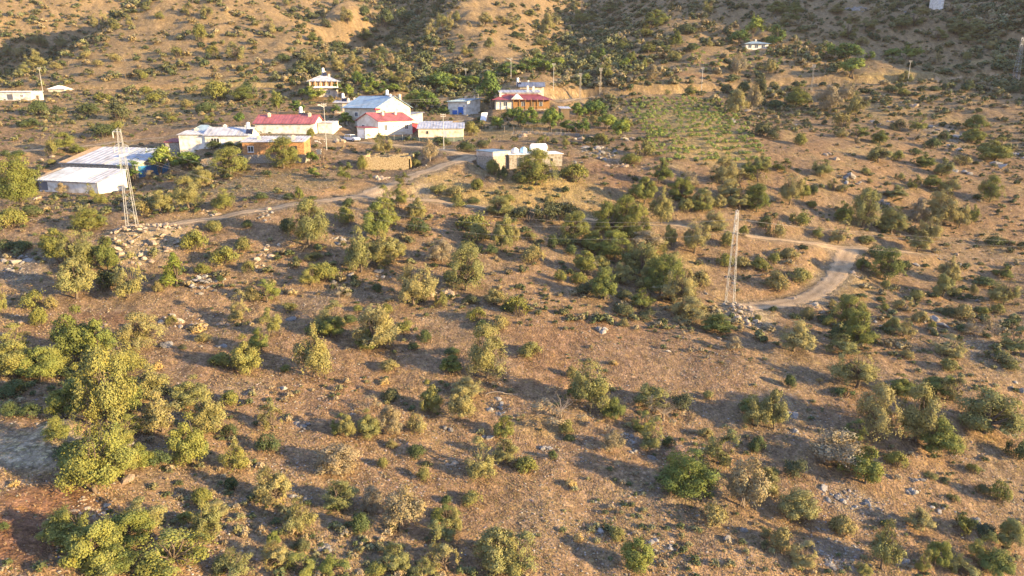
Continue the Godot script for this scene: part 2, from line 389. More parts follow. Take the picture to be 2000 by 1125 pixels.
func make_materials() -> void:
	var stony := stony_image(11, 512, 2600, 7.0)
	var fine := stony_image(23, 512, 5200, 4.5)
	var soilm := plain("soil", Color.WHITE, 0.97, 0.0, true)
	soilm.metallic_specular = 0.15
	grain("soil", stony[0], 0.14, stony[1], 14.0)
	soilm.detail_enabled = true
	soilm.detail_albedo = fine[0]
	soilm.detail_blend_mode = BaseMaterial3D.BLEND_MODE_MUL
	soilm.detail_uv_layer = BaseMaterial3D.DETAIL_UV_2
	soilm.uv2_triplanar = true
	soilm.uv2_world_triplanar = true
	soilm.uv2_scale = Vector3.ONE * 0.037
	plain("track", Color.WHITE, 0.98, 0.0, true).metallic_specular = 0.1
	grain("track", fine[0], 0.3, fine[1], 3.0)
	plain("rock", Color.WHITE, 0.92, 0.0, true)
	var rocky := noise_tex(0.02, 5, Color(0.55, 0.54, 0.52), Color(0.85, 0.84, 0.82), Color(1, 1, 1), 5)
	grain("rock", rocky, 0.7, noise_tex(0.03, 5, Color.BLACK, Color.GRAY, Color.WHITE, 6), 8.0)
	plain("tuft", Color.WHITE, 0.9, 0.0, true).cull_mode = BaseMaterial3D.CULL_DISABLED
	plain("bark", lin(0.13, 0.10, 0.075), 0.95)
	plain("pale_bark", lin(0.27, 0.22, 0.17), 0.95)
	# foliage, by kind of plant
	foliage("o0", lin(0.225, 0.208, 0.078))
	foliage("o1", lin(0.262, 0.230, 0.095))
	foliage("o2", lin(0.190, 0.190, 0.070))
	foliage("g0", lin(0.150, 0.165, 0.040))
	foliage("g1", lin(0.175, 0.180, 0.046))
	foliage("g2", lin(0.125, 0.145, 0.038))
	foliage("y0", lin(0.190, 0.198, 0.052))
	foliage("y1", lin(0.165, 0.185, 0.046))
	foliage("y2", lin(0.215, 0.208, 0.062))
	foliage("s0", lin(0.070, 0.090, 0.034))
	foliage("s1", lin(0.080, 0.105, 0.038))
	foliage("s2", lin(0.092, 0.098, 0.044))
	foliage("b0", lin(0.195, 0.185, 0.060))
	foliage("b1", lin(0.235, 0.200, 0.078))
	foliage("b2", lin(0.175, 0.175, 0.044))
	foliage("d0", lin(0.285, 0.225, 0.130), 0.2)
	foliage("d1", lin(0.245, 0.200, 0.112), 0.2)
	foliage("d2", lin(0.265, 0.220, 0.140), 0.2)
	foliage("L0", lin(0.140, 0.190, 0.038))
	foliage("L1", lin(0.190, 0.230, 0.046))
	foliage("L2", lin(0.095, 0.145, 0.034))
	foliage("v0", lin(0.200, 0.250, 0.060))
	foliage("p0", lin(0.36, 0.24, 0.18), 0.2)
	foliage("t0", lin(0.400, 0.290, 0.120), 0.2)
	foliage("G0", lin(0.135, 0.165, 0.040))
	foliage("c0", lin(0.150, 0.180, 0.030))
	# buildings
	var wear := noise_tex(0.012, 5, Color(0.72, 0.69, 0.64), Color(0.94, 0.93, 0.90), Color(1, 1, 1), 31)
	var sheet := noise_tex(0.006, 4, Color(0.66, 0.64, 0.62), Color(0.90, 0.90, 0.90), Color(1, 1, 1), 41)
	var blotch := noise_tex(0.02, 5, Color(0.60, 0.55, 0.48), Color(0.88, 0.86, 0.82), Color(1, 1, 1), 51)
	plain("white_wall", lin(0.74, 0.72, 0.68)); grain("white_wall", wear, 0.12)
	plain("cream_wall", lin(0.70, 0.64, 0.52)); grain("cream_wall", wear, 0.12)
	plain("pink_wall", lin(0.62, 0.52, 0.45)); grain("pink_wall", wear, 0.12)
	plain("grey_wall", lin(0.42, 0.40, 0.37)); grain("grey_wall", blotch, 0.2)
	plain("block_wall", lin(0.40, 0.37, 0.33)); grain("block_wall", blotch, 0.25)
	plain("mud_wall", lin(0.50, 0.40, 0.24)); grain("mud_wall", blotch, 0.25)
	plain("blue_wall", lin(0.04, 0.22, 0.52)); grain("blue_wall", blotch, 0.25)
	plain("blue_paint", lin(0.03, 0.13, 0.42), 0.5)
	plain("concrete", lin(0.38, 0.36, 0.33)); grain("concrete", blotch, 0.15)
	plain("yard_concrete", lin(0.40, 0.39, 0.37)); grain("yard_concrete", blotch, 0.12)
	plain("red_roof", lin(0.40, 0.125, 0.125), 0.5); grain("red_roof", sheet, 0.15)
	plain("dark_red_roof", lin(0.28, 0.07, 0.08), 0.5); grain("dark_red_roof", sheet, 0.15)
	plain("red_paint", lin(0.34, 0.03, 0.05), 0.5)
	plain("grey_roof", lin(0.50, 0.50, 0.51), 0.45); grain("grey_roof", sheet, 0.15)
	plain("zinc_roof", lin(0.42, 0.45, 0.48), 0.45); grain("zinc_roof", sheet, 0.15)
	plain("blue_roof", lin(0.24, 0.36, 0.48), 0.45); grain("blue_roof", sheet, 0.15)
	plain("teal_roof", lin(0.30, 0.40, 0.45), 0.45); grain("teal_roof", sheet, 0.15)
	plain("white_sheet", lin(0.80, 0.80, 0.80), 0.45); grain("white_sheet", wear, 0.1)
	plain("rusty_sheet", lin(0.36, 0.28, 0.22), 0.75); grain("rusty_sheet", blotch, 0.2)
	plain("dark_roof", lin(0.16, 0.19, 0.26), 0.45); grain("dark_roof", sheet, 0.15)
	plain("rust", lin(0.30, 0.09, 0.06), 0.9)
	plain("wood", lin(0.42, 0.24, 0.10), 0.8); grain("wood", blotch, 0.5)
	plain("old_wood", lin(0.22, 0.17, 0.12), 0.9); grain("old_wood", blotch, 0.5)
	plain("white_paint", lin(0.78, 0.77, 0.75), 0.5)
	plain("frame_white", lin(0.74, 0.74, 0.74), 0.5)
	plain("shade_and_dark_paint", lin(0.11, 0.12, 0.14), 0.6)  # dark grey painted for the shade in openings; also colours a door and box
	plain("shade_cloth", lin(0.075, 0.095, 0.08), 0.9)
	plain("tank_blue", lin(0.34, 0.56, 0.72), 0.5)
	plain("panel", lin(0.02, 0.025, 0.05), 0.15)
	plain("steel", lin(0.55, 0.55, 0.54), 0.45, 0.5)
	plain("galvanised", lin(0.40, 0.40, 0.39), 0.55, 0.3)
	plain("cable", lin(0.26, 0.25, 0.23), 0.8)
	plain("insulator", lin(0.55, 0.52, 0.48), 0.3)
	plain("tyre", lin(0.02, 0.02, 0.02), 0.85)
	var cp := plain("car_paint", lin(0.66, 0.67, 0.69), 0.3)
	cp.clearcoat_enabled = true
	cp.clearcoat = 0.6
	plain("car_cream", lin(0.70, 0.66, 0.56), 0.4)
	plain("lamp_glass", lin(0.75, 0.75, 0.72), 0.15)
	plain("tail_glass", lin(0.40, 0.02, 0.02), 0.2)
	plain("glass", lin(0.03, 0.04, 0.05), 0.08).metallic_specular = 0.6
	var bricks := Image.create(256, 256, false, Image.FORMAT_RGB8)
	var br := RandomNumberGenerator.new()
	br.seed = 77
	var tones := {}
	for y in 256:
		for x in 256:
			var row := y / 16
			var bx := posmod(x + (16 if row % 2 else 0), 256) / 32
			var key := Vector2i(bx, row)
			if not tones.has(key):
				tones[key] = br.randf_range(0.75, 1.08)
			var edge: bool = y % 16 < 2 or posmod(x + (16 if row % 2 else 0), 32) < 2
			var q: float = tones[key] * br.randf_range(0.93, 1.05)
			bricks.set_pixel(x, y, Color(0.72, 0.68, 0.62) if edge else Color(minf(q, 1.0), minf(q, 1.0) * 0.95, minf(q, 1.0) * 0.9))
	plain("brick", lin(0.50, 0.30, 0.155)); grain("brick", ImageTexture.create_from_image(bricks), 0.5)
	M["lump"] = stony[0]

# ---------------------------------------------------------------- plants
func bent(p: Vector3, q: Vector3, r0: float, r1: float, buf: Buf, sag: float) -> void:
	var mid := p.lerp(q, 0.5) + Vector3(rng.randf_range(-1, 1), sag, rng.randf_range(-1, 1)) * p.distance_to(q) * 0.12
	buf.tube(p, mid, r0, (r0 + r1) / 2.0, 5, false)
	buf.tube(mid, q, (r0 + r1) / 2.0, r1, 5, false)

func make_plant(seed_: int, style: String, w: float, h: float, base: float, lobes: int, leaf: float, count: int) -> Array:
	# a crown of many small leaves in uneven clumps and the stems that carry the clumps
	rng.seed = seed_
	var crown := Buf.new()
	var wood := Buf.new()
	var at := []
	var gap := FastNoiseLite.new()
	gap.seed = seed_
	gap.frequency = (0.9 if w < 6.0 else 1.7) / w
	gap.fractal_octaves = 2
	var lean := Vector3(rng.randf_range(-0.12, 0.12), 0, rng.randf_range(-0.12, 0.12)) * w
	for i in lobes:
		var a := i * 2.4 + rng.randf_range(-0.5, 0.5)
		var q := sqrt((i + 0.5) / lobes)
		var c: Vector3
		var r: float
		match style:
			"conifer":
				var t := (i + 0.5) / lobes
				c = Vector3(cos(a), 0, sin(a)) * w * 0.32 * (1.0 - t) + Vector3.UP * lerpf(base + 0.1 * h, h * 0.93, t)
				r = w * lerpf(0.30, 0.09, t)
			"poplar":
				var t := (i + 0.5) / lobes
				c = Vector3(cos(a), 0, sin(a)) * w * 0.16 * rng.randf() + Vector3.UP * lerpf(base + 0.12 * h, h * 0.94, t)
				r = w * 0.34 * (1.0 - 0.55 * absf(t - 0.4))
			"shrub", "vine":
				c = Vector3(cos(a), 0, sin(a)) * w * 0.36 * q * rng.randf_range(0.7, 1.1)
				c.y = h * (0.30 + 0.42 * (1.0 - q * q) * rng.randf_range(0.5, 1.3))
				r = minf(w * rng.randf_range(0.15, 0.25), h * 0.42)
			_:
				c = Vector3(cos(a), 0, sin(a)) * w * 0.37 * q * rng.randf_range(0.7, 1.12) + lean * rng.randf_range(0.4, 1.0)
				var top := h - w * 0.17
				c.y = lerpf(base + w * 0.10, top, clampf((1.0 - q * q * 0.72) * rng.randf_range(0.10, 1.2), 0.0, 1.0))
				r = w * rng.randf_range(0.09, 0.19)
		at.append([c, r, rng.randf_range(0.80, 1.18), rng.randf_range(-0.10, 0.12)])
	var total := 0.0
	for l in at:
		total += l[1] * l[1]
	for l in at:
		var k := int(count * l[1] * l[1] / total)
		for i in k:
			var dir := Vector3(rng.randfn(), rng.randfn(), rng.randfn()).normalized()
			if dir.y < -0.35 and rng.randf() < 0.6:
				dir.y = -dir.y
			var reach: float = l[1] * (0.45 + 0.60 * sqrt(rng.randf()))
			if rng.randf() < 0.16:
				reach *= rng.randf_range(1.1, 1.75)
			var p: Vector3 = l[0] + dir * reach * Vector3(1, 0.85, 1)
			if p.y < 0.04 or gap.get_noise_3dv(p) > (0.22 if w < 6.0 else 0.17):
				continue
			var nor := (dir * 0.8 + Vector3(rng.randf_range(-1, 1), rng.randf_range(-0.5, 1), rng.randf_range(-1, 1)) * 0.75).normalized()
			var along := nor.cross(Vector3(rng.randfn(), rng.randfn(), rng.randfn())).normalized()
			var across := nor.cross(along)
			var s := leaf * rng.randf_range(0.55, 1.25)
			var g: float = l[2] * rng.randf_range(0.70, 1.30)
			var y: float = l[3] + rng.randf_range(-0.12, 0.12)
			crown.tint = Color(g * (1.0 + y), g, g * (1.0 - 1.5 * y))
			if rng.randf() < 0.05:
				crown.tint = Color(g * 1.7, g * 1.25, g * 1.2)
			crown.leaf(p, along * s * 0.62, across * s * 0.42, (nor + dir * 0.7).normalized())
	# wood
	var stems := 1 if style in ["conifer", "poplar", "oak"] else 3
	if style in ["shrub", "vine"]:
		stems = 0
	for s in stems:
		var foot := Vector3(rng.randf_range(-1, 1), 0, rng.randf_range(-1, 1)) * (0.02 if stems == 1 else 0.09) * w - Vector3.UP * 0.5
		var fork := foot + Vector3(rng.randf_range(-0.06, 0.06) * w, 0.5 + maxf(base * 1.15, h * 0.22), rng.randf_range(-0.06, 0.06) * w)
		var thick := w * (0.030 if stems == 1 else (0.010 if style == "dry" else 0.018))
		bent(foot, fork, thick * 1.25, thick, wood, 0.0)
		for l in at.size():
			if l % stems == s:
				var c: Vector3 = at[l][0]
				bent(fork, c, thick * 0.6, thick * 0.14, wood, 0.3)
				for b in (5 if style == "dry" else 2):
					var e: Vector3 = c + Vector3(rng.randfn(), rng.randf_range(-0.2, 1.2), rng.randfn()).normalized() * at[l][1] * (1.1 if style == "dry" else 0.85)
					wood.tube(c, e, thick * 0.14, thick * 0.04, 4, false)
	if style in ["shrub"]:
		for l in at:
			wood.tube(Vector3(l[0].x * 0.3, -0.2, l[0].z * 0.3), l[0], w * 0.018, w * 0.006, 4, false)
	var box := AABB(Vector3.ZERO, Vector3.ZERO)
	for p in crown.v:
		box = box.expand(p)
	return [crown.mesh(), wood.mesh() if wood.v.size() else null, (box.size.x + box.size.z) * 0.47, box.end.y * 0.96]

var stock := {}
func make_stock() -> void:
	stock.oak = []
	for i in 7:
		stock.oak.append(make_plant(100 + i, "oak", 4.2, 4.4 + 0.4 * (i % 3), 0.25 + 0.3 * (i % 2), 24 + 3 * i, 0.125, 14500))
	stock.big = []
	for i in 3:
		stock.big.append(make_plant(150 + i, "oak", 7.0, 7.0, 0.4, 40 + 4 * i, 0.15, 27000))
	stock.shrub = []
	for i in 6:
		stock.shrub.append(make_plant(200 + i, "shrub", 2.2, 1.35, 0.0, 12 + i, 0.10, 3600))
	stock.dry = []
	for i in 4:
		stock.dry.append(make_plant(300 + i, "dry", 3.6, 3.2, 0.2, 22, 0.10, 8500))
	stock.orchard = []
	for i in 5:
		stock.orchard.append(make_plant(400 + i, "orchard", 4.6, 4.6, 0.6, 15 + i, 0.24, 4200))
	stock.conifer = []
	stock.conifer.append(make_plant(500, "conifer", 3.0, 4.0, 0.1, 22, 0.13, 5200))
	stock.poplar = []
	stock.poplar.append(make_plant(510, "poplar", 3.0, 7.5, 0.6, 16, 0.22, 3600))
	stock.tuft = []
	stock.tuft.append(make_plant(520, "shrub", 1.6, 0.9, 0.0, 8, 0.12, 1000))
	stock.far_bush = []
	for i in 4:
		stock.far_bush.append(make_plant(600 + i, "shrub", 2.2, 1.4, 0.0, 6, 0.34, 330))
	stock.weed = []
	stock.weed.append(make_plant(640, "shrub", 2.0, 1.4, 0.0, 7, 0.30, 160))
	stock.vine = []
	for i in 3:
		stock.vine.append(make_plant(620 + i, "vine", 1.5, 0.9, 0.0, 5, 0.22, 150))

const KINDS := {
	"o": ["oak", "oak_tree", "tree", "oak trees scattered over the hillside"],
	"g": ["oak", "oak_tree", "tree", "oak trees scattered over the hillside"],
	"G": ["oak", "oak_tree", "tree", ""],
	"y": ["oak", "leafy_tree", "tree", "yellow-green trees on the slope"],
	"L": ["orchard", "orchard_tree", "tree", "orchard trees of the village"],
	"d": ["dry", "dry_tree", "tree", "dry half-bare trees"],
	"c": ["conifer", "conifer", "tree", ""],
	"P": ["poplar", "poplar", "tree", ""],
	"s": ["shrub", "dark_shrub", "shrub", "dark evergreen shrubs on the hillside"],
	"b": ["shrub", "oak_shrub", "shrub", "low oak shrubs on the hillside"],
	"t": ["tuft", "straw_clump", "grass clump", "clumps of straw grass"],
	"p": ["dry", "withered_bush", "shrub", ""],
}
func place_plant(kind: String, x: float, z: float, w: float, h: float, label: String) -> void:
	var k: Array = KINDS[kind]
	var pool: Array = stock["big" if k[0] == "oak" and w > 5.6 and z > -170.0 else k[0]]
	var p: Array = pool[rng.randi() % pool.size()]
	var tone: String = kind + (str(rng.randi() % 3) if M.has(kind + "1") else "0")
	if kind == "P":
		tone = "y1"
	var o: Node3D
	if k[0] in ["shrub", "tuft"] or p[1] == null:
		o = put(k[1], p[0], M[tone], self)
		if p[1] and k[0] == "shrub":
			put("stem", p[1], M.bark, o)
	else:
		o = Node3D.new()
		o.name = numbered(k[1])
		add_child(o)
		put("trunk", p[1], M.pale_bark if kind in ["d", "p"] else M.bark, o)
		put("crown", p[0], M[tone], o)
	o.position = Vector3(x, ground(x, z) - 0.05, z)
	o.rotation.y = rng.randf() * TAU
	o.scale = Vector3(w / p[2], h / p[3], w / p[2])
	tag(o, label, k[2], k[3])

# ---------------------------------------------------------------- stones
func make_rock(seed_: int, flat: float) -> ArrayMesh:
	rng.seed = seed_
	var s := SphereMesh.new()
	s.radial_segments = 8
	s.rings = 4
	s.radius = 0.5
	s.height = 1.0
	var a := s.get_mesh_arrays()
	var v: PackedVector3Array = a[Mesh.ARRAY_VERTEX]
	var f := FastNoiseLite.new()
	f.seed = seed_
	f.frequency = 0.9
	f.fractal_octaves = 2
	var cuts := []
	for i in 7:
		cuts.append([Vector3(rng.randfn(), rng.randfn(), rng.randfn()).normalized(), rng.randf_range(0.30, 0.46)])
	for i in v.size():
		var p := v[i] * (1.0 + 0.55 * f.get_noise_3dv(v[i] * 2.0))
		for c in cuts:
			var e: float = p.dot(c[0]) - c[1]
			if e > 0.0:
				p -= c[0] * e
		v[i] = p * Vector3(1.15, flat, 0.95)
	var b := Buf.new()
	var ix: PackedInt32Array = a[Mesh.ARRAY_INDEX]
	for i in range(0, ix.size(), 3):
		b.tri(v[ix[i]], v[ix[i + 1]], v[ix[i + 2]], v[ix[i]] + v[ix[i + 1]] + v[ix[i + 2]])
	return b.mesh()

var rocks := []
func rock_mat(tone: String) -> Material:
	return M["rock_" + tone]

func heap(called: String, category: String, x: float, z: float, rx: float, rz: float, high: float, n: int, size: float, tone: String, label: String, group := "") -> void:
	var o := thing(called, label, category, Vector3(x, ground(x, z), z), 0.0, group)
	for i in n:
		var a := rng.randf() * TAU
		var q := sqrt(rng.randf())
		var px := cos(a) * q * rx
		var pz := sin(a) * q * rz
		var s := size * (0.28 + 1.25 * pow(rng.randf(), 2.6))
		var r := put("rock", rocks[rng.randi() % rocks.size()], rock_mat(tone + str(rng.randi() % 3)), o)
		var up := high * (1.0 - q * q) * rng.randf_range(0.2, 1.0)
		r.position = Vector3(px, ground(x + px, z + pz) - o.position.y + up + s * 0.02, pz)
		r.rotation = Vector3(rng.randf_range(-0.5, 0.5), rng.randf() * TAU, rng.randf_range(-0.5, 0.5))
		r.scale = Vector3(s * rng.randf_range(0.8, 1.5), s * rng.randf_range(0.7, 1.0), s)

func boulder(x: float, z: float, size: float, tone: String, label: String) -> void:
	var r := put("boulder", rocks[rng.randi() % rocks.size()], rock_mat(tone + str(rng.randi() % 3)), self)
	r.position = Vector3(x, ground(x, z) + size * 0.2, z)
	r.rotation = Vector3(rng.randf_range(-0.2, 0.2), rng.randf() * TAU, rng.randf_range(-0.2, 0.2))
	r.scale = Vector3(size * 1.2, size, size)
	tag(r, label, "boulder", "single boulders on the slope")

# ---------------------------------------------------------------- buildings
func at_face(f: String, s: Vector3, u: float, v: float, out: float) -> Vector3:
	match f:
		"front": return Vector3(u, v, s.z / 2.0 + out)
		"back": return Vector3(-u, v, -s.z / 2.0 - out)
		"right": return Vector3(s.x / 2.0 + out, v, -u)
	return Vector3(-s.x / 2.0 - out, v, u)

func on_face(buf: Buf, f: String, s: Vector3, u0: float, u1: float, v0: float, v1: float, o0: float, o1: float) -> void:
	buf.hexa([at_face(f, s, u0, v0, o0), at_face(f, s, u1, v0, o0), at_face(f, s, u1, v0, o1), at_face(f, s, u0, v0, o1)],
		[at_face(f, s, u0, v1, o0), at_face(f, s, u1, v1, o0), at_face(f, s, u1, v1, o1), at_face(f, s, u0, v1, o1)])

func window(p: Node, f: String, s: Vector3, u: float, v: float, w: float, h: float, frame := "frame_white", bars := 1) -> void:
	var b := Buf.new()
	var t := 0.07
	on_face(b, f, s, u - w / 2, u + w / 2, v, v + t, -0.05, 0.06)
	on_face(b, f, s, u - w / 2, u + w / 2, v + h - t, v + h, -0.05, 0.06)
	on_face(b, f, s, u - w / 2, u - w / 2 + t, v + t, v + h - t, -0.05, 0.06)
	on_face(b, f, s, u + w / 2 - t, u + w / 2, v + t, v + h - t, -0.05, 0.06)
	for i in bars:
		var m := u - w / 2 + w * (i + 1.0) / (bars + 1.0)
		on_face(b, f, s, m - 0.03, m + 0.03, v + t, v + h - t, -0.04, 0.045)
	on_face(b, f, s, u - w / 2 - 0.08, u + w / 2 + 0.08, v - 0.07, v, -0.05, 0.12)
	var o := put("window", b.mesh(), M[frame], p)
	var g := Buf.new()
	on_face(g, f, s, u - w / 2 + 0.02, u + w / 2 - 0.02, v + 0.02, v + h - 0.02, -0.06, 0.012)
	put("pane", g.mesh(), M.glass, o)

func door(p: Node, f: String, s: Vector3, u: float, v: float, w: float, h: float, mat: String) -> void:
	var b := Buf.new()
	on_face(b, f, s, u - w / 2, u + w / 2, v, v + h, -0.05, 0.05)
	var o := put("door", b.mesh(), M[mat], p)
	var k := Buf.new()
	on_face(k, f, s, u + w * 0.32, u + w * 0.40, v + h * 0.46, v + h * 0.50, 0.05, 0.11)
	put("handle", k.mesh(), M.steel, o)

func slab(buf: Buf, a: Vector3, b: Vector3, c: Vector3, d: Vector3, thick: float, ribs: int) -> void:
	# a-b along the eave, d-c along the top
	var up := (b - a).cross(d - a).normalized()
	if up.y < 0:
		up = -up
	buf.hexa([a, b, c, d], [a + up * thick, b + up * thick, c + up * thick, d + up * thick])
	for i in ribs:
		var t := (i + 0.5) / ribs
		var p := a.lerp(b, t) + up * thick
		var q := d.lerp(c, t) + up * thick
		var e := (b - a).normalized() * 0.035
		buf.hexa([p - e, p + e, q + e, q - e], [p - e * 0.6 + up * 0.05, p + e * 0.6 + up * 0.05, q + e * 0.6 + up * 0.05, q - e * 0.6 + up * 0.05])

func walls(buf: Buf, s: Vector3, below: float, shape: String, rise: float) -> void:
	# closed wall body; s = length, wall height, width
	var x := s.x / 2
	var z := s.z / 2
	var h := s.y
	var hb := h + (rise if shape == "mono" else 0.0)
	buf.quad(Vector3(-x, -below, z), Vector3(x, -below, z), Vector3(x, h, z), Vector3(-x, h, z), Vector3.BACK)
	buf.quad(Vector3(-x, -below, -z), Vector3(x, -below, -z), Vector3(x, hb, -z), Vector3(-x, hb, -z), Vector3.FORWARD)
	for g in [-1.0, 1.0]:
		buf.quad(Vector3(g * x, -below, z), Vector3(g * x, -below, -z), Vector3(g * x, hb, -z), Vector3(g * x, h, z), Vector3(g, 0, 0))
		if shape == "gable":
			buf.tri(Vector3(g * x, h, z), Vector3(g * x, h, -z), Vector3(g * x, h + rise, 0), Vector3(g, 0, 0))
	buf.quad(Vector3(-x, h - 0.02, z), Vector3(x, h - 0.02, z), Vector3(x, hb - 0.02, -z), Vector3(-x, hb - 0.02, -z), Vector3.UP)

func roof(p: Node, s: Vector3, shape: String, rise: float, over: float, mat: String, ribs := 12) -> Node:
	var b := Buf.new()
	var x := s.x / 2 + over
	var z := s.z / 2 + over
	var h := s.y
	match shape:
		"mono":
			var k := rise / s.z * over
			slab(b, Vector3(-x, h - k, z), Vector3(x, h - k, z), Vector3(x, h + rise + k, -z), Vector3(-x, h + rise + k, -z), 0.10, ribs)
		"gable":
			var k := rise / (s.z / 2) * over
			slab(b, Vector3(-x, h - k, z), Vector3(x, h - k, z), Vector3(x, h + rise, 0), Vector3(-x, h + rise, 0), 0.10, ribs)
			slab(b, Vector3(x, h - k, -z), Vector3(-x, h - k, -z), Vector3(-x, h + rise, 0), Vector3(x, h + rise, 0), 0.10, ribs)
			b.box(Vector3(-x, h + rise + 0.02, -0.12), Vector3(x, h + rise + 0.14, 0.12))
		"hip":
			var r := maxf(s.x / 2 - s.z / 2, 0.05)
			var k := rise / (s.z / 2) * over
			var l := Vector3(-r, h + rise, 0)
			var q := Vector3(r, h + rise, 0)
			var c := [Vector3(-x, h - k, z), Vector3(x, h - k, z), Vector3(x, h - k, -z), Vector3(-x, h - k, -z)]
			b.quad(c[0], c[1], q, l, Vector3(0, 1, 1))
			b.quad(c[2], c[3], l, q, Vector3(0, 1, -1))
			b.tri(c[1], c[2], q, Vector3(1, 1, 0))
			b.tri(c[3], c[0], l, Vector3(-1, 1, 0))
			b.quad(c[0], c[1], c[2], c[3], Vector3.DOWN)
			for e in [[c[0], l], [c[1], q], [c[2], q], [c[3], l], [l, q]]:
				b.tube(e[0], e[1], 0.07, 0.07, 5)
	return put("roof", b.mesh(), M[mat], p)

func chimney(r: Node, x: float, y: float, z: float, h: float, mat := "cream_wall") -> void:
	var b := Buf.new()
	b.box(Vector3(x - 0.3, y - 0.5, z - 0.3), Vector3(x + 0.3, y + h, z + 0.3))
	b.box(Vector3(x - 0.38, y + h, z - 0.38), Vector3(x + 0.38, y + h + 0.12, z + 0.38))
	b.box(Vector3(x - 0.16, y + h + 0.12, z - 0.16), Vector3(x + 0.16, y + h + 0.3, z + 0.16))
	put("chimney", b.mesh(), M[mat], r)

func boiler(r: Node, x: float, y: float, z: float) -> void:
	# solar water heater: tank, tilted panel, frame
	var b := Buf.new()
	for dx in [-0.6, 0.6]:
		b.tube(Vector3(x + dx, y - 0.2, z + 0.7), Vector3(x + dx, y + 1.5, z - 0.4), 0.05, 0.05, 5)
		b.tube(Vector3(x + dx, y - 0.2, z - 0.5), Vector3(x + dx, y + 1.5, z - 0.4), 0.05, 0.05, 5)
	b.tube(Vector3(x - 0.6, y + 1.5, z - 0.4), Vector3(x + 0.6, y + 1.5, z - 0.4), 0.05, 0.05, 5)
	put("heater_frame", b.mesh(), M.white_paint, r)
	var t := Buf.new()
	t.tube(Vector3(x - 0.25, y + 1.0, z - 0.5), Vector3(x - 0.25, y + 2.5, z - 0.5), 0.42, 0.42, 12)
	t.tube(Vector3(x - 0.25, y + 2.5, z - 0.5), Vector3(x - 0.25, y + 2.68, z - 0.5), 0.42, 0.15, 12)
	put("water_tank", t.mesh(), M.white_paint, r)
	var q := Buf.new()
	q.hexa([Vector3(x - 0.55, y, z + 0.78), Vector3(x + 0.9, y, z + 0.78), Vector3(x + 0.9, y + 1.1, z - 0.12), Vector3(x - 0.55, y + 1.1, z - 0.12)],
		[Vector3(x - 0.55, y + 0.08, z + 0.84), Vector3(x + 0.9, y + 0.08, z + 0.84), Vector3(x + 0.9, y + 1.18, z - 0.06), Vector3(x - 0.55, y + 1.18, z - 0.06)])
	put("solar_panel", q.mesh(), M.panel, r)

func house(called: String, label: String, c: Array, turn: float, s: Vector3, below: float, shape: String, rise: float, over: float, wall: String, top: String, category := "house", ribs := 12) -> Array:
	var o := thing(called, label, category, Vector3(c[0], c[2], c[1]), turn)
	var b := Buf.new()
	walls(b, s, below, shape, rise)
	put("wall", b.mesh(), M[wall], o)
	var r := roof(o, s, shape, rise, over, top, ribs)
	return [o, r, s]

func from_corner(c: Array, turn: float, s: Vector3, side: float) -> Array:
	# centre of a house whose front corner on that side stands at c
	var a := deg_to_rad(turn)
	var xx := Vector2(cos(a), -sin(a))
	var zz := Vector2(sin(a), cos(a))
	var p := Vector2(c[0], c[1]) - xx * side * s.x / 2 - zz * s.z / 2
	return [p.x, p.y, c[2]]

# ---------------------------------------------------------------- poles and cables
func pylon(x: float, z: float, h: float, wide: float, turn: float, arm: bool, label: String) -> Array:
	var y := ground(x, z)
	var o := thing("lattice_pylon", label, "pylon", Vector3(x, y, z), turn, "lattice pylons")
	var n := 13
	var brace := Buf.new()
	for i in 4:
		var sx := 1.0 if i in [0, 1] else -1.0
		var sz := 1.0 if i in [0, 3] else -1.0
		var leg := Buf.new()
		leg.tube(Vector3(sx * wide / 2, -0.6, sz * wide / 2), Vector3(sx * wide * 0.15, h, sz * wide * 0.15), 0.042, 0.03, 4)
		put("leg", leg.mesh(), M.galvanised, o)
		var f := Buf.new()
		f.cbox(Vector3(sx * wide / 2, -0.1, sz * wide / 2), Vector3(0.5, 0.7, 0.5))
		put("footing", f.mesh(), M.concrete, o)
	for k in n:
		var y0 := h * k / n
		var y1 := h * (k + 1.0) / n
		var w0 := lerpf(wide / 2, wide * 0.15, y0 / h)
		var w1 := lerpf(wide / 2, wide * 0.15, y1 / h)
		for f in 4:
			var a := PI / 2 * f
			var r := Basis(Vector3.UP, a)
			var s := 1.0 if k % 2 else -1.0
			brace.tube(r * Vector3(-s * w0, y0, w0), r * Vector3(s * w1, y1, w1), 0.014, 0.014, 4, false)
			brace.tube(r * Vector3(-w1, y1, w1), r * Vector3(w1, y1, w1), 0.013, 0.013, 4, false)
	put("bracing", brace.mesh(), M.galvanised, o)
	var pts := []
	var arms := [[h * 0.975, -0.9, 0.25], [h * 0.83, -1.0, 1.0]] if arm else [[h * 0.97, -0.45, 0.45], [h * 0.84, -0.6, 0.6]]
	for e in arms:
		var b := Buf.new()
		b.tube(Vector3(e[1], e[0], 0), Vector3(e[2], e[0], 0), 0.07, 0.07, 4)
		b.tube(Vector3(e[1], e[0], 0), Vector3(0, e[0] + 0.6, 0), 0.04, 0.04, 4)
		if e[2] > 0.5:
			b.tube(Vector3(e[2], e[0], 0), Vector3(0, e[0] + 0.6, 0), 0.04, 0.04, 4)
		put("crossarm", b.mesh(), M.galvanised, o)
		for q in ([e[1], e[2]] if e[2] > 0.4 else [e[1]]):
			var u := Buf.new()
			for i in 5:
				u.tube(Vector3(q, e[0] - 0.12 - 0.16 * i, 0), Vector3(q, e[0] - 0.24 - 0.16 * i, 0), 0.10, 0.06, 8)
			u.tube(Vector3(q, e[0], 0), Vector3(q, e[0] - 0.95, 0), 0.025, 0.025, 5)
			put("insulator", u.mesh(), M.insulator, o)
			pts.append(o.transform * Vector3(q, e[0] - 0.95, 0))
	return pts

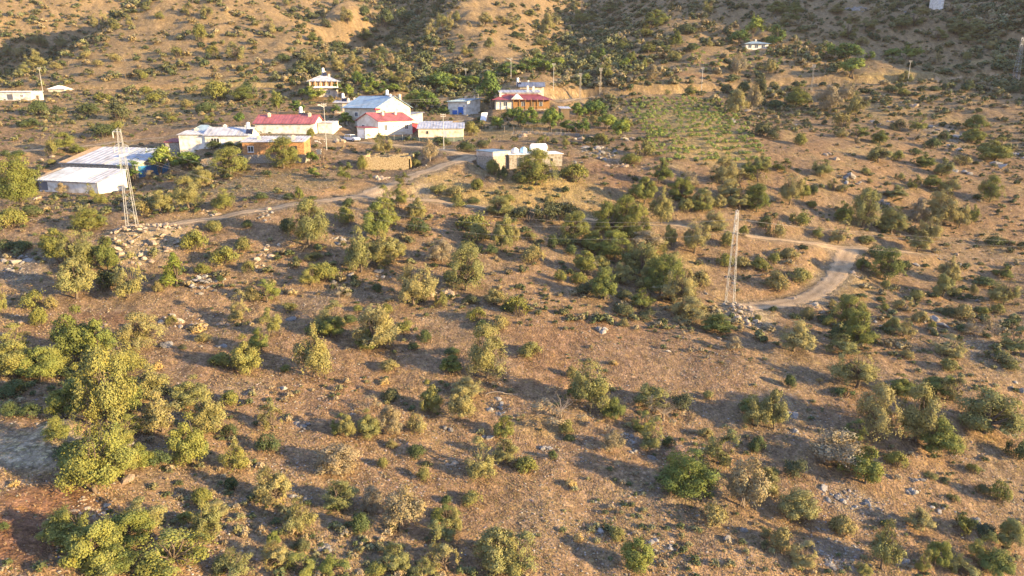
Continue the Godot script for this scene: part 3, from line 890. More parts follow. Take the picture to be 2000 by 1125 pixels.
func pole(x: float, z: float, h: float, kind: String, turn: float, label: String) -> Array:
	var y := ground(x, z)
	var o := thing("power_pole" if kind != "wood" else "wooden_pole", label, "pole", Vector3(x, y, z), turn, "power poles of the village")
	var b := Buf.new()
	if kind == "concrete":  # tapered ladder-like concrete pole with openings
		for s in [-1.0, 1.0]:
			b.hexa([Vector3(s * 0.26 - 0.07, -0.8, -0.1), Vector3(s * 0.26 + 0.07, -0.8, -0.1), Vector3(s * 0.26 + 0.07, -0.8, 0.1), Vector3(s * 0.26 - 0.07, -0.8, 0.1)],
				[Vector3(s * 0.12 - 0.06, h, -0.08), Vector3(s * 0.12 + 0.06, h, -0.08), Vector3(s * 0.12 + 0.06, h, 0.08), Vector3(s * 0.12 - 0.06, h, 0.08)])
		for i in 9:
			var v := h * (i + 0.5) / 9
			var w := lerpf(0.22, 0.10, v / h)
			b.box(Vector3(-w, v, -0.07), Vector3(w, v + 0.14, 0.07))
		put("pole_shaft", b.mesh(), M.concrete, o)
	else:
		var r := 0.095 if kind == "steel" else 0.10
		b.tube(Vector3(0, -0.8, 0), Vector3(0, h, 0), r, r * 0.6, 8)
		put("pole_shaft", b.mesh(), M.galvanised if kind != "wood" else M.old_wood, o)
	var pts := []
	for k in (3 if kind == "concrete" else 2):
		var v := h - 0.25 - 0.38 * k
		var a := Buf.new()
		a.box(Vector3(-0.55, v, -0.05), Vector3(0.55, v + 0.09, 0.05))
		put("crossarm", a.mesh(), M.galvanised if kind != "wood" else M.old_wood, o)
		for s in [-0.5, 0.5]:
			var u := Buf.new()
			u.tube(Vector3(s, v + 0.09, 0), Vector3(s, v + 0.26, 0), 0.07, 0.04, 7)
			put("insulator", u.mesh(), M.insulator, o)
			pts.append(o.transform * Vector3(s, v + 0.26, 0))
	return pts

func street_lamp_arm(o: Node3D, h: float) -> void:
	var b := Buf.new()
	b.tube(Vector3(0, h - 0.9, 0), Vector3(-0.9, h - 0.4, 0.2), 0.04, 0.03, 5)
	b.cbox(Vector3(-1.15, h - 0.36, 0.25), Vector3(0.6, 0.12, 0.24))
	put("lamp_head", b.mesh(), M.white_paint, o)

func cable(a: Vector3, b: Vector3, sag: float, label: String, r := 0.012) -> void:
	var buf := Buf.new()
	var n := 14
	for i in n:
		var t := float(i) / n
		var u := float(i + 1) / n
		buf.tube(a.lerp(b, t) - Vector3.UP * sag * 4 * t * (1 - t), a.lerp(b, u) - Vector3.UP * sag * 4 * u * (1 - u), r, r, 4, false)
	tag(put("power_cable", buf.mesh(), M.cable, self), label, "cable", "overhead power cables")

func ribbon(called: String, pts: Array, half: float, label: String) -> void:
	# a beaten track: two wheel ruts, a rougher middle and ragged edges that sink into the ground
	var buf := Buf.new()
	var line := Curve2D.new()
	for i in pts.size():
		var t: Vector2 = (pts[mini(i + 1, pts.size() - 1)] - pts[maxi(i - 1, 0)]) / 6.0
		line.add_point(pts[i], -t, t)
	var length := line.get_baked_length()
	var n := int(length / 0.8)
	var prof := [-1.25, -0.95, -0.62, -0.4, 0.0, 0.4, 0.62, 0.95, 1.25]
	var tone := [0.80, 0.92, 1.08, 1.04, 0.82, 1.04, 1.08, 0.92, 0.80]
	var v := PackedVector3Array()
	var nn := PackedVector3Array()
	var cc := PackedColorArray()
	var ix := PackedInt32Array()
	for i in n + 1:
		var s := length * i / n
		var p := line.sample_baked(s)
		var q := line.sample_baked(minf(s + 0.4, length)) - line.sample_baked(maxf(s - 0.4, 0.0))
		var side := Vector2(-q.y, q.x).normalized()
		for k in 9:
			var w: float = prof[k] * half
			if k in [0, 1, 7, 8]:
				w *= 1.0 + 0.45 * speck.get_noise_2d(s * 3.0, k * 40.0)
			var e := p + side * w
			var y := ground(e.x, e.y) + (0.05 if k in [1, 2, 3, 4, 5, 6, 7] else -0.12) - (0.035 if k in [2, 6] else 0.0)
			v.append(Vector3(e.x, y, e.y))
			nn.append(Vector3.UP)
			var g: float = tone[k] * (1.0 + 0.30 * speck.get_noise_2d(e.x * 4.0, e.y * 4.0) + 0.25 * patch.get_noise_2d(e.x * 3.0, e.y * 3.0))
			cc.append(Color(0.56 * g, 0.41 * g, 0.27 * g))
			if i < n and k < 8:
				var o := i * 9 + k
				ix.append_array([o, o + 9, o + 1, o + 1, o + 9, o + 10])
	for i in n + 1:
		for k in 9:
			var o := i * 9 + k
			var du := v[mini(o + 9, v.size() - 9 + k)] - v[maxi(o - 9, k)]
			var dw := v[i * 9 + mini(k + 1, 8)] - v[i * 9 + maxi(k - 1, 0)]
			var m := du.cross(dw).normalized()
			nn[o] = m if m.y > 0 else -m
	var a := []
	a.resize(Mesh.ARRAY_MAX)
	a[Mesh.ARRAY_VERTEX] = v
	a[Mesh.ARRAY_NORMAL] = nn
	a[Mesh.ARRAY_COLOR] = cc
	a[Mesh.ARRAY_INDEX] = ix
	var m := ArrayMesh.new()
	m.add_surface_from_arrays(Mesh.PRIMITIVE_TRIANGLES, a)
	tag(put(called, m, M.track, self), label, "track", "", "structure")

# ---------------------------------------------------------------- the ground sheet
func ground_color(x: float, d: float, f: Dictionary) -> Color:
	var a := patch.get_noise_2d(x, d)
	var b := speck.get_noise_2d(x, d)
	var c := patch.get_noise_2d(x * 0.23 + 400.0, d * 0.23)
	var far := smoothstep(190.0, 290.0, d)
	var mid := smoothstep(105.0, 160.0, d)
	var col := Vector3(0.490, 0.338, 0.228).lerp(Vector3(0.420, 0.310, 0.220), smoothstep(-0.25, 0.45, a))
	col = col.lerp(Vector3(0.450, 0.285, 0.185), 0.6 * smoothstep(0.05, 0.5, c) * (1.0 - 0.6 * mid))
	var straw: float = smoothstep(0.12, 0.55, patch.get_noise_2d(x * 0.9 - 90.0, d * 0.9 + 33.0)) * lerpf(0.18, 0.75, mid)
	straw = maxf(straw, 0.45 * far)
	col = col.lerp(Vector3(0.530, 0.410, 0.240), straw)
	col = col.lerp(Vector3(0.43, 0.305, 0.195), 0.4 * far * smoothstep(0.0, 0.4, a))
	col = col.lerp(Vector3(0.370, 0.215, 0.145), f.red)
	col = col.lerp(Vector3(0.590, 0.455, 0.240), f.gold)
	col = col.lerp(Vector3(0.580, 0.480, 0.360), f.pale)
	col = col.lerp(Vector3(0.400, 0.360, 0.320), f.grey * 0.8)
	col = col.lerp(Vector3(0.660, 0.560, 0.430), f.dust)
	col = col.lerp(Vector3(0.390, 0.370, 0.340), f.yard)
	col = col.lerp(Vector3(0.47, 0.385, 0.290), f.road * 0.8)
	var k := 1.0 + 0.30 * b + 0.12 * a
	return Color(col.x * k, col.y * k, col.z * k)

func make_ground() -> void:
	var ds := []
	for i in 14:
		ds.append(-60.0 + 6.2 * i)
	var n := 620
	for i in n + 1:
		ds.append(27.0 * exp(log(950.0 / 27.0) * i / n))
	var us := []
	for i in range(-44, 45):
		us.append(i)
	var inner := 500
	var out := 34
	var w := inner + 1 + 2 * out
	var v := PackedVector3Array()
	var c := PackedColorArray()
	var nn := PackedVector3Array()
	var ix := PackedInt32Array()
	var none := {"red": 0.0, "gold": 0.0, "pale": 0.0, "grey": 0.0, "yard": 0.0, "road": 0.0, "dust": 0.0}
	for j in ds.size():
		var d: float = ds[j]
		var half := 0.80 * maxf(d, 20.0) + 16.0
		for i in w:
			var x: float
			if i < out:
				x = -half - 560.0 * pow((out - i) / float(out), 1.8)
			elif i > out + inner:
				x = half + 560.0 * pow((i - out - inner) / float(out), 1.8)
			else:
				x = half * (2.0 * (i - out) / inner - 1.0)
			var f := none
			if d > D0 and d < D0 + FD and absf(x) < 239.0:
				f = {"red": field(soil.red, x, d), "gold": field(soil.gold, x, d), "pale": field(soil.pale, x, d), "grey": field(soil.grey, x, d), "yard": field(soil.yard, x, d), "road": field(soil.road, x, d), "dust": field(soil.dust, x, d)}
			v.append(Vector3(x, ground(x, -d), -d))
			c.append(ground_color(x, d, f))
	for j in ds.size():
		for i in w:
			var k := j * w + i
			var p := v[k + 1 if i < w - 1 else k] - v[k - 1 if i > 0 else k]
			var q := v[k + w if j < ds.size() - 1 else k] - v[k - w if j > 0 else k]
			var m := p.cross(q).normalized()
			nn.append(m if m.y > 0 else -m)
			if i < w - 1 and j < ds.size() - 1:
				ix.append_array([k, k + w, k + 1, k + 1, k + w, k + w + 1])
	var a := []
	a.resize(Mesh.ARRAY_MAX)
	a[Mesh.ARRAY_VERTEX] = v
	a[Mesh.ARRAY_NORMAL] = nn
	a[Mesh.ARRAY_COLOR] = c
	a[Mesh.ARRAY_INDEX] = ix
	var m := ArrayMesh.new()
	m.add_surface_from_arrays(Mesh.PRIMITIVE_TRIANGLES, a)
	tag(put("ground", m, M.soil, self), "dry stony hillside of reddish earth and straw-coloured grass", "ground", "", "structure")

# ---------------------------------------------------------------- cars
func car(label: String, x: float, z: float, turn: float, kind: String) -> void:
	var o := thing("parked_car" if kind != "pickup" else "pickup_truck", label, "car" if kind != "pickup" else "pickup", Vector3(x, ground(x, z) + 0.03, z), turn)
	var paint: Material = M.car_paint
	# side outline, nose at +x
	var prof := [Vector2(-2.1, 0.35), Vector2(-2.15, 0.95), Vector2(-1.95, 1.02), Vector2(1.05, 1.0), Vector2(2.0, 0.86), Vector2(2.15, 0.62), Vector2(2.1, 0.35)]
	var b := Buf.new()
	for i in prof.size() - 1:
		var p: Vector2 = prof[i]
		var q: Vector2 = prof[i + 1]
		b.quad(Vector3(p.x, p.y, 0.84), Vector3(q.x, q.y, 0.84), Vector3(q.x, q.y, -0.84), Vector3(p.x, p.y, -0.84), Vector3((p.y + q.y) * 0.0 + signf(p.x + q.x) * absf(q.y - p.y), absf(q.x - p.x), 0))
	for s in [-1.0, 1.0]:
		for i in range(1, prof.size() - 1):
			b.tri(Vector3(prof[0].x, prof[0].y, 0.84 * s), Vector3(prof[i].x, prof[i].y, 0.84 * s), Vector3(prof[i + 1].x, prof[i + 1].y, 0.84 * s), Vector3(0, 0, s))
	b.quad(Vector3(-2.1, 0.35, 0.84), Vector3(2.1, 0.35, 0.84), Vector3(2.1, 0.35, -0.84), Vector3(-2.1, 0.35, -0.84), Vector3.DOWN)
	put("body", b.mesh(), paint, o)
	var back := -1.95 if kind != "pickup" else -0.3
	var cab := Buf.new()
	var lo := [Vector3(back, 1.0, -0.80), Vector3(1.05, 1.0, -0.80), Vector3(1.05, 1.0, 0.80), Vector3(back, 1.0, 0.80)]
	var hi := [Vector3(back + 0.25, 1.58, -0.66), Vector3(0.30, 1.58, -0.66), Vector3(0.30, 1.58, 0.66), Vector3(back + 0.25, 1.58, 0.66)]
	cab.hexa(lo, hi)
	put("cabin", cab.mesh(), M.glass, o)
	var top := Buf.new()
	top.box(Vector3(back + 0.22, 1.56, -0.68), Vector3(0.33, 1.64, 0.68))
	for s in [-1.0, 1.0]:
		for px in ([back + 0.1, -0.45, 0.62] if kind != "pickup" else [back + 0.1, 0.62]):
			top.tube(Vector3(px, 1.0, 0.81 * s), Vector3(clampf(px, back + 0.25, 0.28), 1.58, 0.67 * s), 0.05, 0.05, 4)
	put("roof", top.mesh(), paint, o)
	if kind == "pickup":
		var bed := Buf.new()
		for s in [-1.0, 1.0]:
			bed.box(Vector3(-2.1, 1.0, 0.78 * s - 0.05), Vector3(-0.35, 1.32, 0.78 * s + 0.05))
		bed.box(Vector3(-2.12, 1.0, -0.8), Vector3(-2.02, 1.32, 0.8))
		put("load_bed", bed.mesh(), paint, o)
	for s in [-1.0, 1.0]:
		for wx in [-1.3, 1.35]:
			var w := Buf.new()
			w.tube(Vector3(wx, 0.33, 0.70 * s), Vector3(wx, 0.33, 0.88 * s), 0.34, 0.34, 16)
			var wheel := put("wheel", w.mesh(), M.tyre, o)
			var r := Buf.new()
			r.tube(Vector3(wx, 0.33, 0.86 * s), Vector3(wx, 0.33, 0.895 * s), 0.2, 0.18, 12)
			put("rim", r.mesh(), M.steel, wheel)
		var l := Buf.new()
		l.box(Vector3(1.98, 0.66, 0.62 * s - 0.16), Vector3(2.14, 0.80, 0.62 * s + 0.16))
		put("headlight", l.mesh(), M.lamp_glass, o)
		var t := Buf.new()
		t.box(Vector3(-2.18, 0.72, 0.66 * s - 0.12), Vector3(-2.10, 0.92, 0.66 * s + 0.12))
		put("tail_light", t.mesh(), M.tail_glass, o)

# ---------------------------------------------------------------- the scene
func _ready() -> void:
	var cam := Camera3D.new()
	cam.name = "camera"
	cam.fov = 44.1
	cam.near = 0.5
	cam.far = 3000.0
	cam.position = Vector3(0, 60, 0)
	cam.rotation_degrees = Vector3(-15, 0, 0)
	add_child(cam)
	var e := Environment.new()
	e.background_mode = Environment.BG_SKY
	var sm := ProceduralSkyMaterial.new()
	sm.sky_top_color = Color(0.42, 0.52, 0.70)
	sm.sky_horizon_color = Color(0.72, 0.72, 0.74)
	sm.sky_curve = 0.2
	sm.ground_bottom_color = Color(0.35, 0.28, 0.20)
	sm.ground_horizon_color = Color(0.55, 0.50, 0.45)
	sm.sun_angle_max = 20.0
	e.sky = Sky.new()
	e.sky.sky_material = sm
	e.background_energy_multiplier = 0.95
	e.tonemap_mode = Environment.TONE_MAPPER_LINEAR
	e.tonemap_exposure = 3.75
	e.fog_enabled = true
	e.fog_density = 0.00007
	e.fog_light_color = Color(0.80, 0.80, 0.80)
	e.sdfgi_enabled = true
	e.ssao_enabled = true
	e.ssil_enabled = true
	var we := WorldEnvironment.new()
	we.name = "world"
	we.environment = e
	add_child(we)
	var sun := DirectionalLight3D.new()
	sun.name = "sun"
	sun.light_color = Color(1.0, 0.87, 0.65)
	sun.light_energy = 1.6
	sun.light_angular_distance = 0.6
	sun.shadow_enabled = true
	var el := deg_to_rad(12.5)
	var az := deg_to_rad(70.0)
	sun.basis = Basis.looking_at(-Vector3(cos(el) * sin(az), sin(el), cos(el) * cos(az)))
	add_child(sun)

	relief.seed = 3; relief.frequency = 0.09; relief.fractal_octaves = 4; relief.fractal_gain = 0.56
	broad.seed = 9; broad.frequency = 0.022; broad.fractal_octaves = 3
	patch.seed = 21; patch.frequency = 0.055; patch.fractal_octaves = 4
	speck.seed = 33; speck.frequency = 0.7; speck.fractal_octaves = 2
	for r in RELIEF:
		lay.append(r)
	lev_w.resize(FX * FD)
	lev_h.resize(FX * FD)
	for k in ["red", "gold", "pale", "grey", "yard", "road", "dust"]:
		var f := PackedFloat32Array()
		f.resize(FX * FD)
		soil[k] = f
	make_materials()
	for t in [["w0", 0.52, 0.41, 0.30], ["w1", 0.46, 0.36, 0.27], ["w2", 0.55, 0.47, 0.37], ["g0", 0.34, 0.325, 0.31], ["g1", 0.27, 0.26, 0.25], ["g2", 0.42, 0.40, 0.375]]:
		plain("rock_" + t[0], lin(t[1], t[2], t[3]), 0.92)
		grain("rock_" + t[0], M.rock.albedo_texture, 0.7, M.rock.heightmap_texture, 8.0)

	# tracks, yards and house platforms shape the ground first
	var tracks := [
		["main dirt track climbing from the left pylon to the village", [Vector2(-58.71, -109.14), Vector2(-56.3, -110.41), Vector2(-49.98, -114.64), Vector2(-43.05, -118.88), Vector2(-35.3, -122.22), Vector2(-28.3, -126.68), Vector2(-23.14, -134.35), Vector2(-17.29, -142.45), Vector2(-12.57, -147.2), Vector2(-8.2, -153.92)], 1.6, 0.0],
		["village lane passing the car and the garage", [Vector2(-8.2, -153.92), Vector2(-14.82, -160.87), Vector2(-24.4, -172.41), Vector2(-37.31, -176.02), Vector2(-43.88, -172.67), Vector2(-48.38, -173.73)], 1.6, 0.0],
		["lower dirt track crossing the slope to the bend", [Vector2(-27.45, -126.95), Vector2(-22.16, -128.06), Vector2(-14.98, -129.81), Vector2(-9.35, -129.32), Vector2(0, -130.15), Vector2(9.51, -130.96), Vector2(19.18, -131.88), Vector2(30.06, -133.18), Vector2(38.89, -133.27), Vector2(48.71, -133.15), Vector2(59.25, -134.71), Vector2(66.27, -135.73), Vector2(73.79, -137.57), Vector2(80.52, -138.58)], 1.35, 0.0],
		["rutted dirt track curving down to the right pylon", [Vector2(66.08, -136.01), Vector2(62.62, -130.68), Vector2(59.16, -125.18), Vector2(55.32, -119.89), Vector2(49.63, -114.42), Vector2(43.25, -110.91), Vector2(35.77, -108.29)], 1.75, 0.0],
		["gravel lane behind the left sheds", [Vector2(-123.2, -163.72), Vector2(-118.02, -166.42), Vector2(-112.81, -169.39), Vector2(-107.5, -172.54), Vector2(-102.3, -176.37), Vector2(-97.35, -181.35), Vector2(-90.45, -183.15), Vector2(-82.97, -184.02)], 1.8, 0.0],
		["upper left gravel road along the hill foot", [Vector2(-189.98, -258.21), Vector2(-179.2, -258.35), Vector2(-154.77, -256.61), Vector2(-134.18, -258.16), Vector2(-114.76, -262.99), Vector2(-97.22, -264.94), Vector2(-81.12, -266.14), Vector2(-68.84, -261.17)], 2.2, -2.6],
		["back road on the bank above the lower vineyard", [Vector2(7.44, -238.14), Vector2(17.6, -253.47), Vector2(27.23, -261.37), Vector2(39.58, -259.16), Vector2(54.38, -261.26), Vector2(70.42, -267.32), Vector2(84.8, -272.07), Vector2(102.74, -274.99), Vector2(117.77, -274.79), Vector2(132.32, -273.5), Vector2(152.51, -276.03), Vector2(174.74, -281.27), Vector2(192.63, -263.4)], 2.0, -2.2],
		["short drive from the road to the porch house", [Vector2(29.71, -259.1), Vector2(22.9, -253.27), Vector2(15.72, -237.54)], 1.6, 0.0],
	]
	for t in tracks:
		for i in t[1].size() - 1:
			seg_paint(t[1][i], t[1][i + 1], t[2] * 1.25, 1.5 if t[3] < 0.0 else 3.2, "road", true, 1.0, t[3])
	var S := {}  # middle of each house on the ground: x, z, height
	S.shed_front = from_corner([-80.75, -139, 41.76], -17, Vector3(15, 2.3, 7.2), 1)
	S.shed_back = from_corner([-77.79, -148.5, 43.92], -17, Vector3(20, 2.5, 9.5), 1)
	S.white_wings = from_corner([-58.01, -160, 49.09], 2, Vector3(9.6, 2.9, 7.5), 1)
	S.brick = from_corner([-43.13, -150, 46.83], 4, Vector3(12.5, 4.3, 6.5), 1)
	S.long_red = from_corner([-48.12, -177, 51.49], -2, Vector3(14.5, 2.5, 8), 1)
	S.blue_gable = from_corner([-35.98, -194, 52.54], -38, Vector3(13, 4.9, 12.5), 1)
	S.white_red = from_corner([-33.91, -185, 50.59], 50, Vector3(11.5, 3.7, 8.5), -1)
	S.garage = from_corner([-36.32, -180, 50.23], 50, Vector3(4, 2.4, 3.2), -1)
	S.barn = from_corner([-12.4, -185, 50.21], 3, Vector3(11.4, 2.2, 6), 1)
	S.small_flat = from_corner([-46.07, -224, 55.05], 5, Vector3(8, 3.4, 5), 1)
	S.two_storey = from_corner([-58.92, -250, 60.22], 14, Vector3(9.2, 5.4, 7.5), 1)
	S.blue_door = from_corner([-14.07, -226, 54.86], -32, Vector3(7, 3.9, 7.5), 1)
	S.porch = from_corner([11.16, -222, 56.45], 4, Vector3(16, 3.3, 8), 1)
	S.dark_behind = from_corner([10.59, -246, 61.37], 0, Vector3(8, 2.2, 6), 1)
	S.stone_cube = from_corner([-3.88, -147, 45.33], 45, Vector3(4.9, 3.9, 4.9), -1)
	S.stone_annex = from_corner([10.61, -152, 46.01], 14, Vector3(11.5, 2.5, 5.5), 1)
	S.ruin = from_corner([-30.51, -149, 45.55], 0, Vector3(9.2, 2.7, 6), -1)
	S.orchard_house = from_corner([108.1, -316, 79.07], 0, Vector3(9.5, 3, 7), 1)
	S.far_white = from_corner([-154.1, -236, 59.1], 0, Vector3(13, 2.5, 6), 1)
	for q in [["shed_front", -17, 8, 4], ["shed_back", -17, 10.5, 5.2], ["brick", 4, 6.6, 3.6], ["long_red", -2, 8, 4.6], ["blue_gable", -38, 7, 6.8], ["white_red", 50, 6.2, 4.8], ["garage", 50, 2.2, 1.8], ["barn", 3, 6, 3.4], ["small_flat", 5, 4.4, 3],
			["two_storey", 14, 5, 4.2], ["blue_door", -32, 4, 4.2], ["porch", 4, 8.5, 4.4], ["stone_cube", 45, 2.6, 2.6], ["stone_annex", 14, 6, 3], ["ruin", 0, 5, 3.4], ["far_white", 0, 7, 3.5], ["white_wings", 2, 5, 4.2]]:
		var p: Array = S[q[0]]
		pad(p[0], p[1], q[1], q[2], q[3], p[2])
	# a small pit dug into the slope, with its bank of pale spoil
	var pit: Array = [-40.63, -52.3, 32.7]
	pad(pit[0], pit[1], 8.0, 5.5, 1.6, pit[2] - 0.5, "dust", 1.7)
	seg_paint(Vector2(-39.18, -56.5), Vector2(-39.19, -53.2), 0.7, 2.0, "dust", true, 1.0, 0.9)
	seg_paint(Vector2(-39.19, -53.2), Vector2(-41.13, -50.6), 0.7, 2.0, "dust", true, 1.0, 0.7)
	blob("pale", -55.67, -105.59, 5.8, 7.03, 0.9)
	blob("pale", 36.3, -104.69, 4.73, 6.13, 0.9)
	blob("pale", 37.1, -108.61, 3.67, 2.68, 0.8)
	blob("red", -33.62, -43.2, 3.89, 6.66, 1)
	blob("gold", 49.73, -208.62, 13.89, 38.07, 1)
	blob("gold", 48.38, -175.19, 11.79, 16.78, 1)
	blob("gold", 173.69, -297.14, 28.61, 3.29, 0.8)
	blob("gold", 144.47, -279.25, 21.19, 3.07, 0.8)
	blob("red", 64.16, -281.71, 21.39, 3.11, 0.6)
	blob("gold", 46.42, -268.25, 16.71, 3.88, 0.5)
	blob("red", -48.51, -85.74, 8.41, 1.91, 0.7)
	blob("gold", -4.81, -133.51, 12.51, 5.88, 0.9)
	blob("gold", 8.08, -140.52, 12.12, 8.3, 0.9)
	blob("gold", 0, -194.46, 15.05, 13.96, 0.6)
	blob("gold", 29.61, -121.59, 5.38, 3.07, 0.7)
	blob("red", 19.76, -153.92, 6.59, 4.57, 0.5)
	blob("grey", 33.42, -156.17, 6.68, 3.78, 0.3)
	blob("pale", -16.3, -133.36, 3.36, 3.42, 0.9)
	blob("gold", -13.91, -138.75, 5.96, 3.18, 0.7)
	blob("gold", -42.22, -133.78, 15.35, 6.14, 0.5)
	blob("yard", -47.34, -176.85, 7.48, 5.8, 0.9)
	blob("yard", -53.76, -173.43, 4.89, 2.79, 0.7)
	blob("yard", -14.66, -220.21, 6.94, 4.9, 0.6)
	blob("yard", 15.47, -247.48, 12.04, 6.48, 0.6)
	blob("grey", 80.61, -154.91, 5.04, 3.75, 0.8)
	blob("grey", 129.28, -215.9, 6.84, 10.64, 0.8)
	blob("grey", 35.66, -64.62, 3.15, 2.86, 0.6)
	blob("grey", 30.55, -57.6, 2.86, 2.46, 0.6)
	blob("grey", 71.2, -98.08, 6.75, 6.2, 0.4)
	blob("grey", -67.24, -96.76, 5.01, 4.84, 0.7)
	blob("gold", -99.25, -270.75, 20.6, 8.1, 0.8)
	blob("gold", 160.14, -283.11, 19.53, 4.95, 0.6)
	blob("gold", 117.16, -239.61, 20.08, 12.17, 0.4)
	blob("gold", -119.28, -221.57, 24.79, 29.85, 0.5)
	blob("grey", -24.55, -111.74, 7.36, 4.57, 0.35)
	blob("red", 13.4, -87.66, 15.41, 12.64, 0.5)
	blob("pale", 16.25, -84.55, 10.4, 8.49, 0.18)
	blob("grey", 14.63, -71.25, 3.38, 2.2, 0.6)
	blob("red", -4.74, -58.69, 7.58, 4.56, 0.35)
	blob("grey", 16.86, -63.3, 5.62, 3.03, 0.35)
	blob("gold", 56.89, -119.32, 6.22, 7.96, 0.5)
	blob("pale", 49.37, -111.55, 5.86, 1.88, 0.7)
	blob("pale", -41.33, -118.93, 4.31, 1.57, 0.8)
	blob("red", 24.57, -149.18, 7.48, 4.18, 0.5)
	blob("grey", -28.2, -94.07, 4.23, 3.92, 0.4)
	blob("gold", -47.55, -138.35, 7.92, 7.8, 0.5)
	blob("pale", 20.08, -164.48, 5.84, 5.56, 0.5)
	blob("grey", 65.58, -142.97, 12.49, 6.09, 0.25)
	blob("gold", -108.76, -232.82, 19.48, 21.1, 0.5)
	blob("pale", -32.14, -86.68, 2.62, 1.83, 0.4)
	blob("grey", -29.33, -71.41, 3.32, 3.26, 0.4)
	blob("red", 42.55, -80.1, 7.51, 5.32, 0.3)
	blob("gold", 2.8, -71.29, 3.36, 2.26, 0.4)
	make_ground()
	for t in tracks:
		ribbon("dirt_track", t[1], t[2], t[0])

	build_houses(S)
	build_village_details(S)
	build_poles()
	for i in 8:
		rocks.append(make_rock(700 + i, [0.75, 0.6, 0.9, 0.55, 0.7, 0.8, 0.5, 0.65][i]))
	rng.seed = 4242
	for r in ROCKS:
		if r[0] == "boulder":
			boulder(r[1], r[2], r[3], r[4], r[5])
		else:
			heap(r[0], r[1], r[2], r[3], r[4], r[5], r[6], r[7], r[8], r[9], r[10])
	make_stock()
	rng.seed = 777
	for p in PLANTS:
		place_plant(p[0], p[1], p[2], p[3], p[4], p[5])
	build_vineyards()
	scatter()

func body(o: Node3D, off: Vector3, turn: float, s: Vector3, below: float, shape: String, rise: float, over: float, wall: String, top: String, ribs := 8) -> Array:
	# a further wing of the same house
	var b := Buf.new()
	walls(b, s, below, shape, rise)
	var w := put("wall", b.mesh(), M[wall], o)
	w.position = off
	w.rotation.y = deg_to_rad(turn)
	var r := roof(o, s, shape, rise, over, top, ribs)
	r.transform = w.transform
	return [w, r]

func piece(called: String, mat: String, p: Node, lo: Vector3, hi: Vector3) -> MeshInstance3D:
	var b := Buf.new()
	b.box(lo, hi)
	return put(called, b.mesh(), M[mat], p)

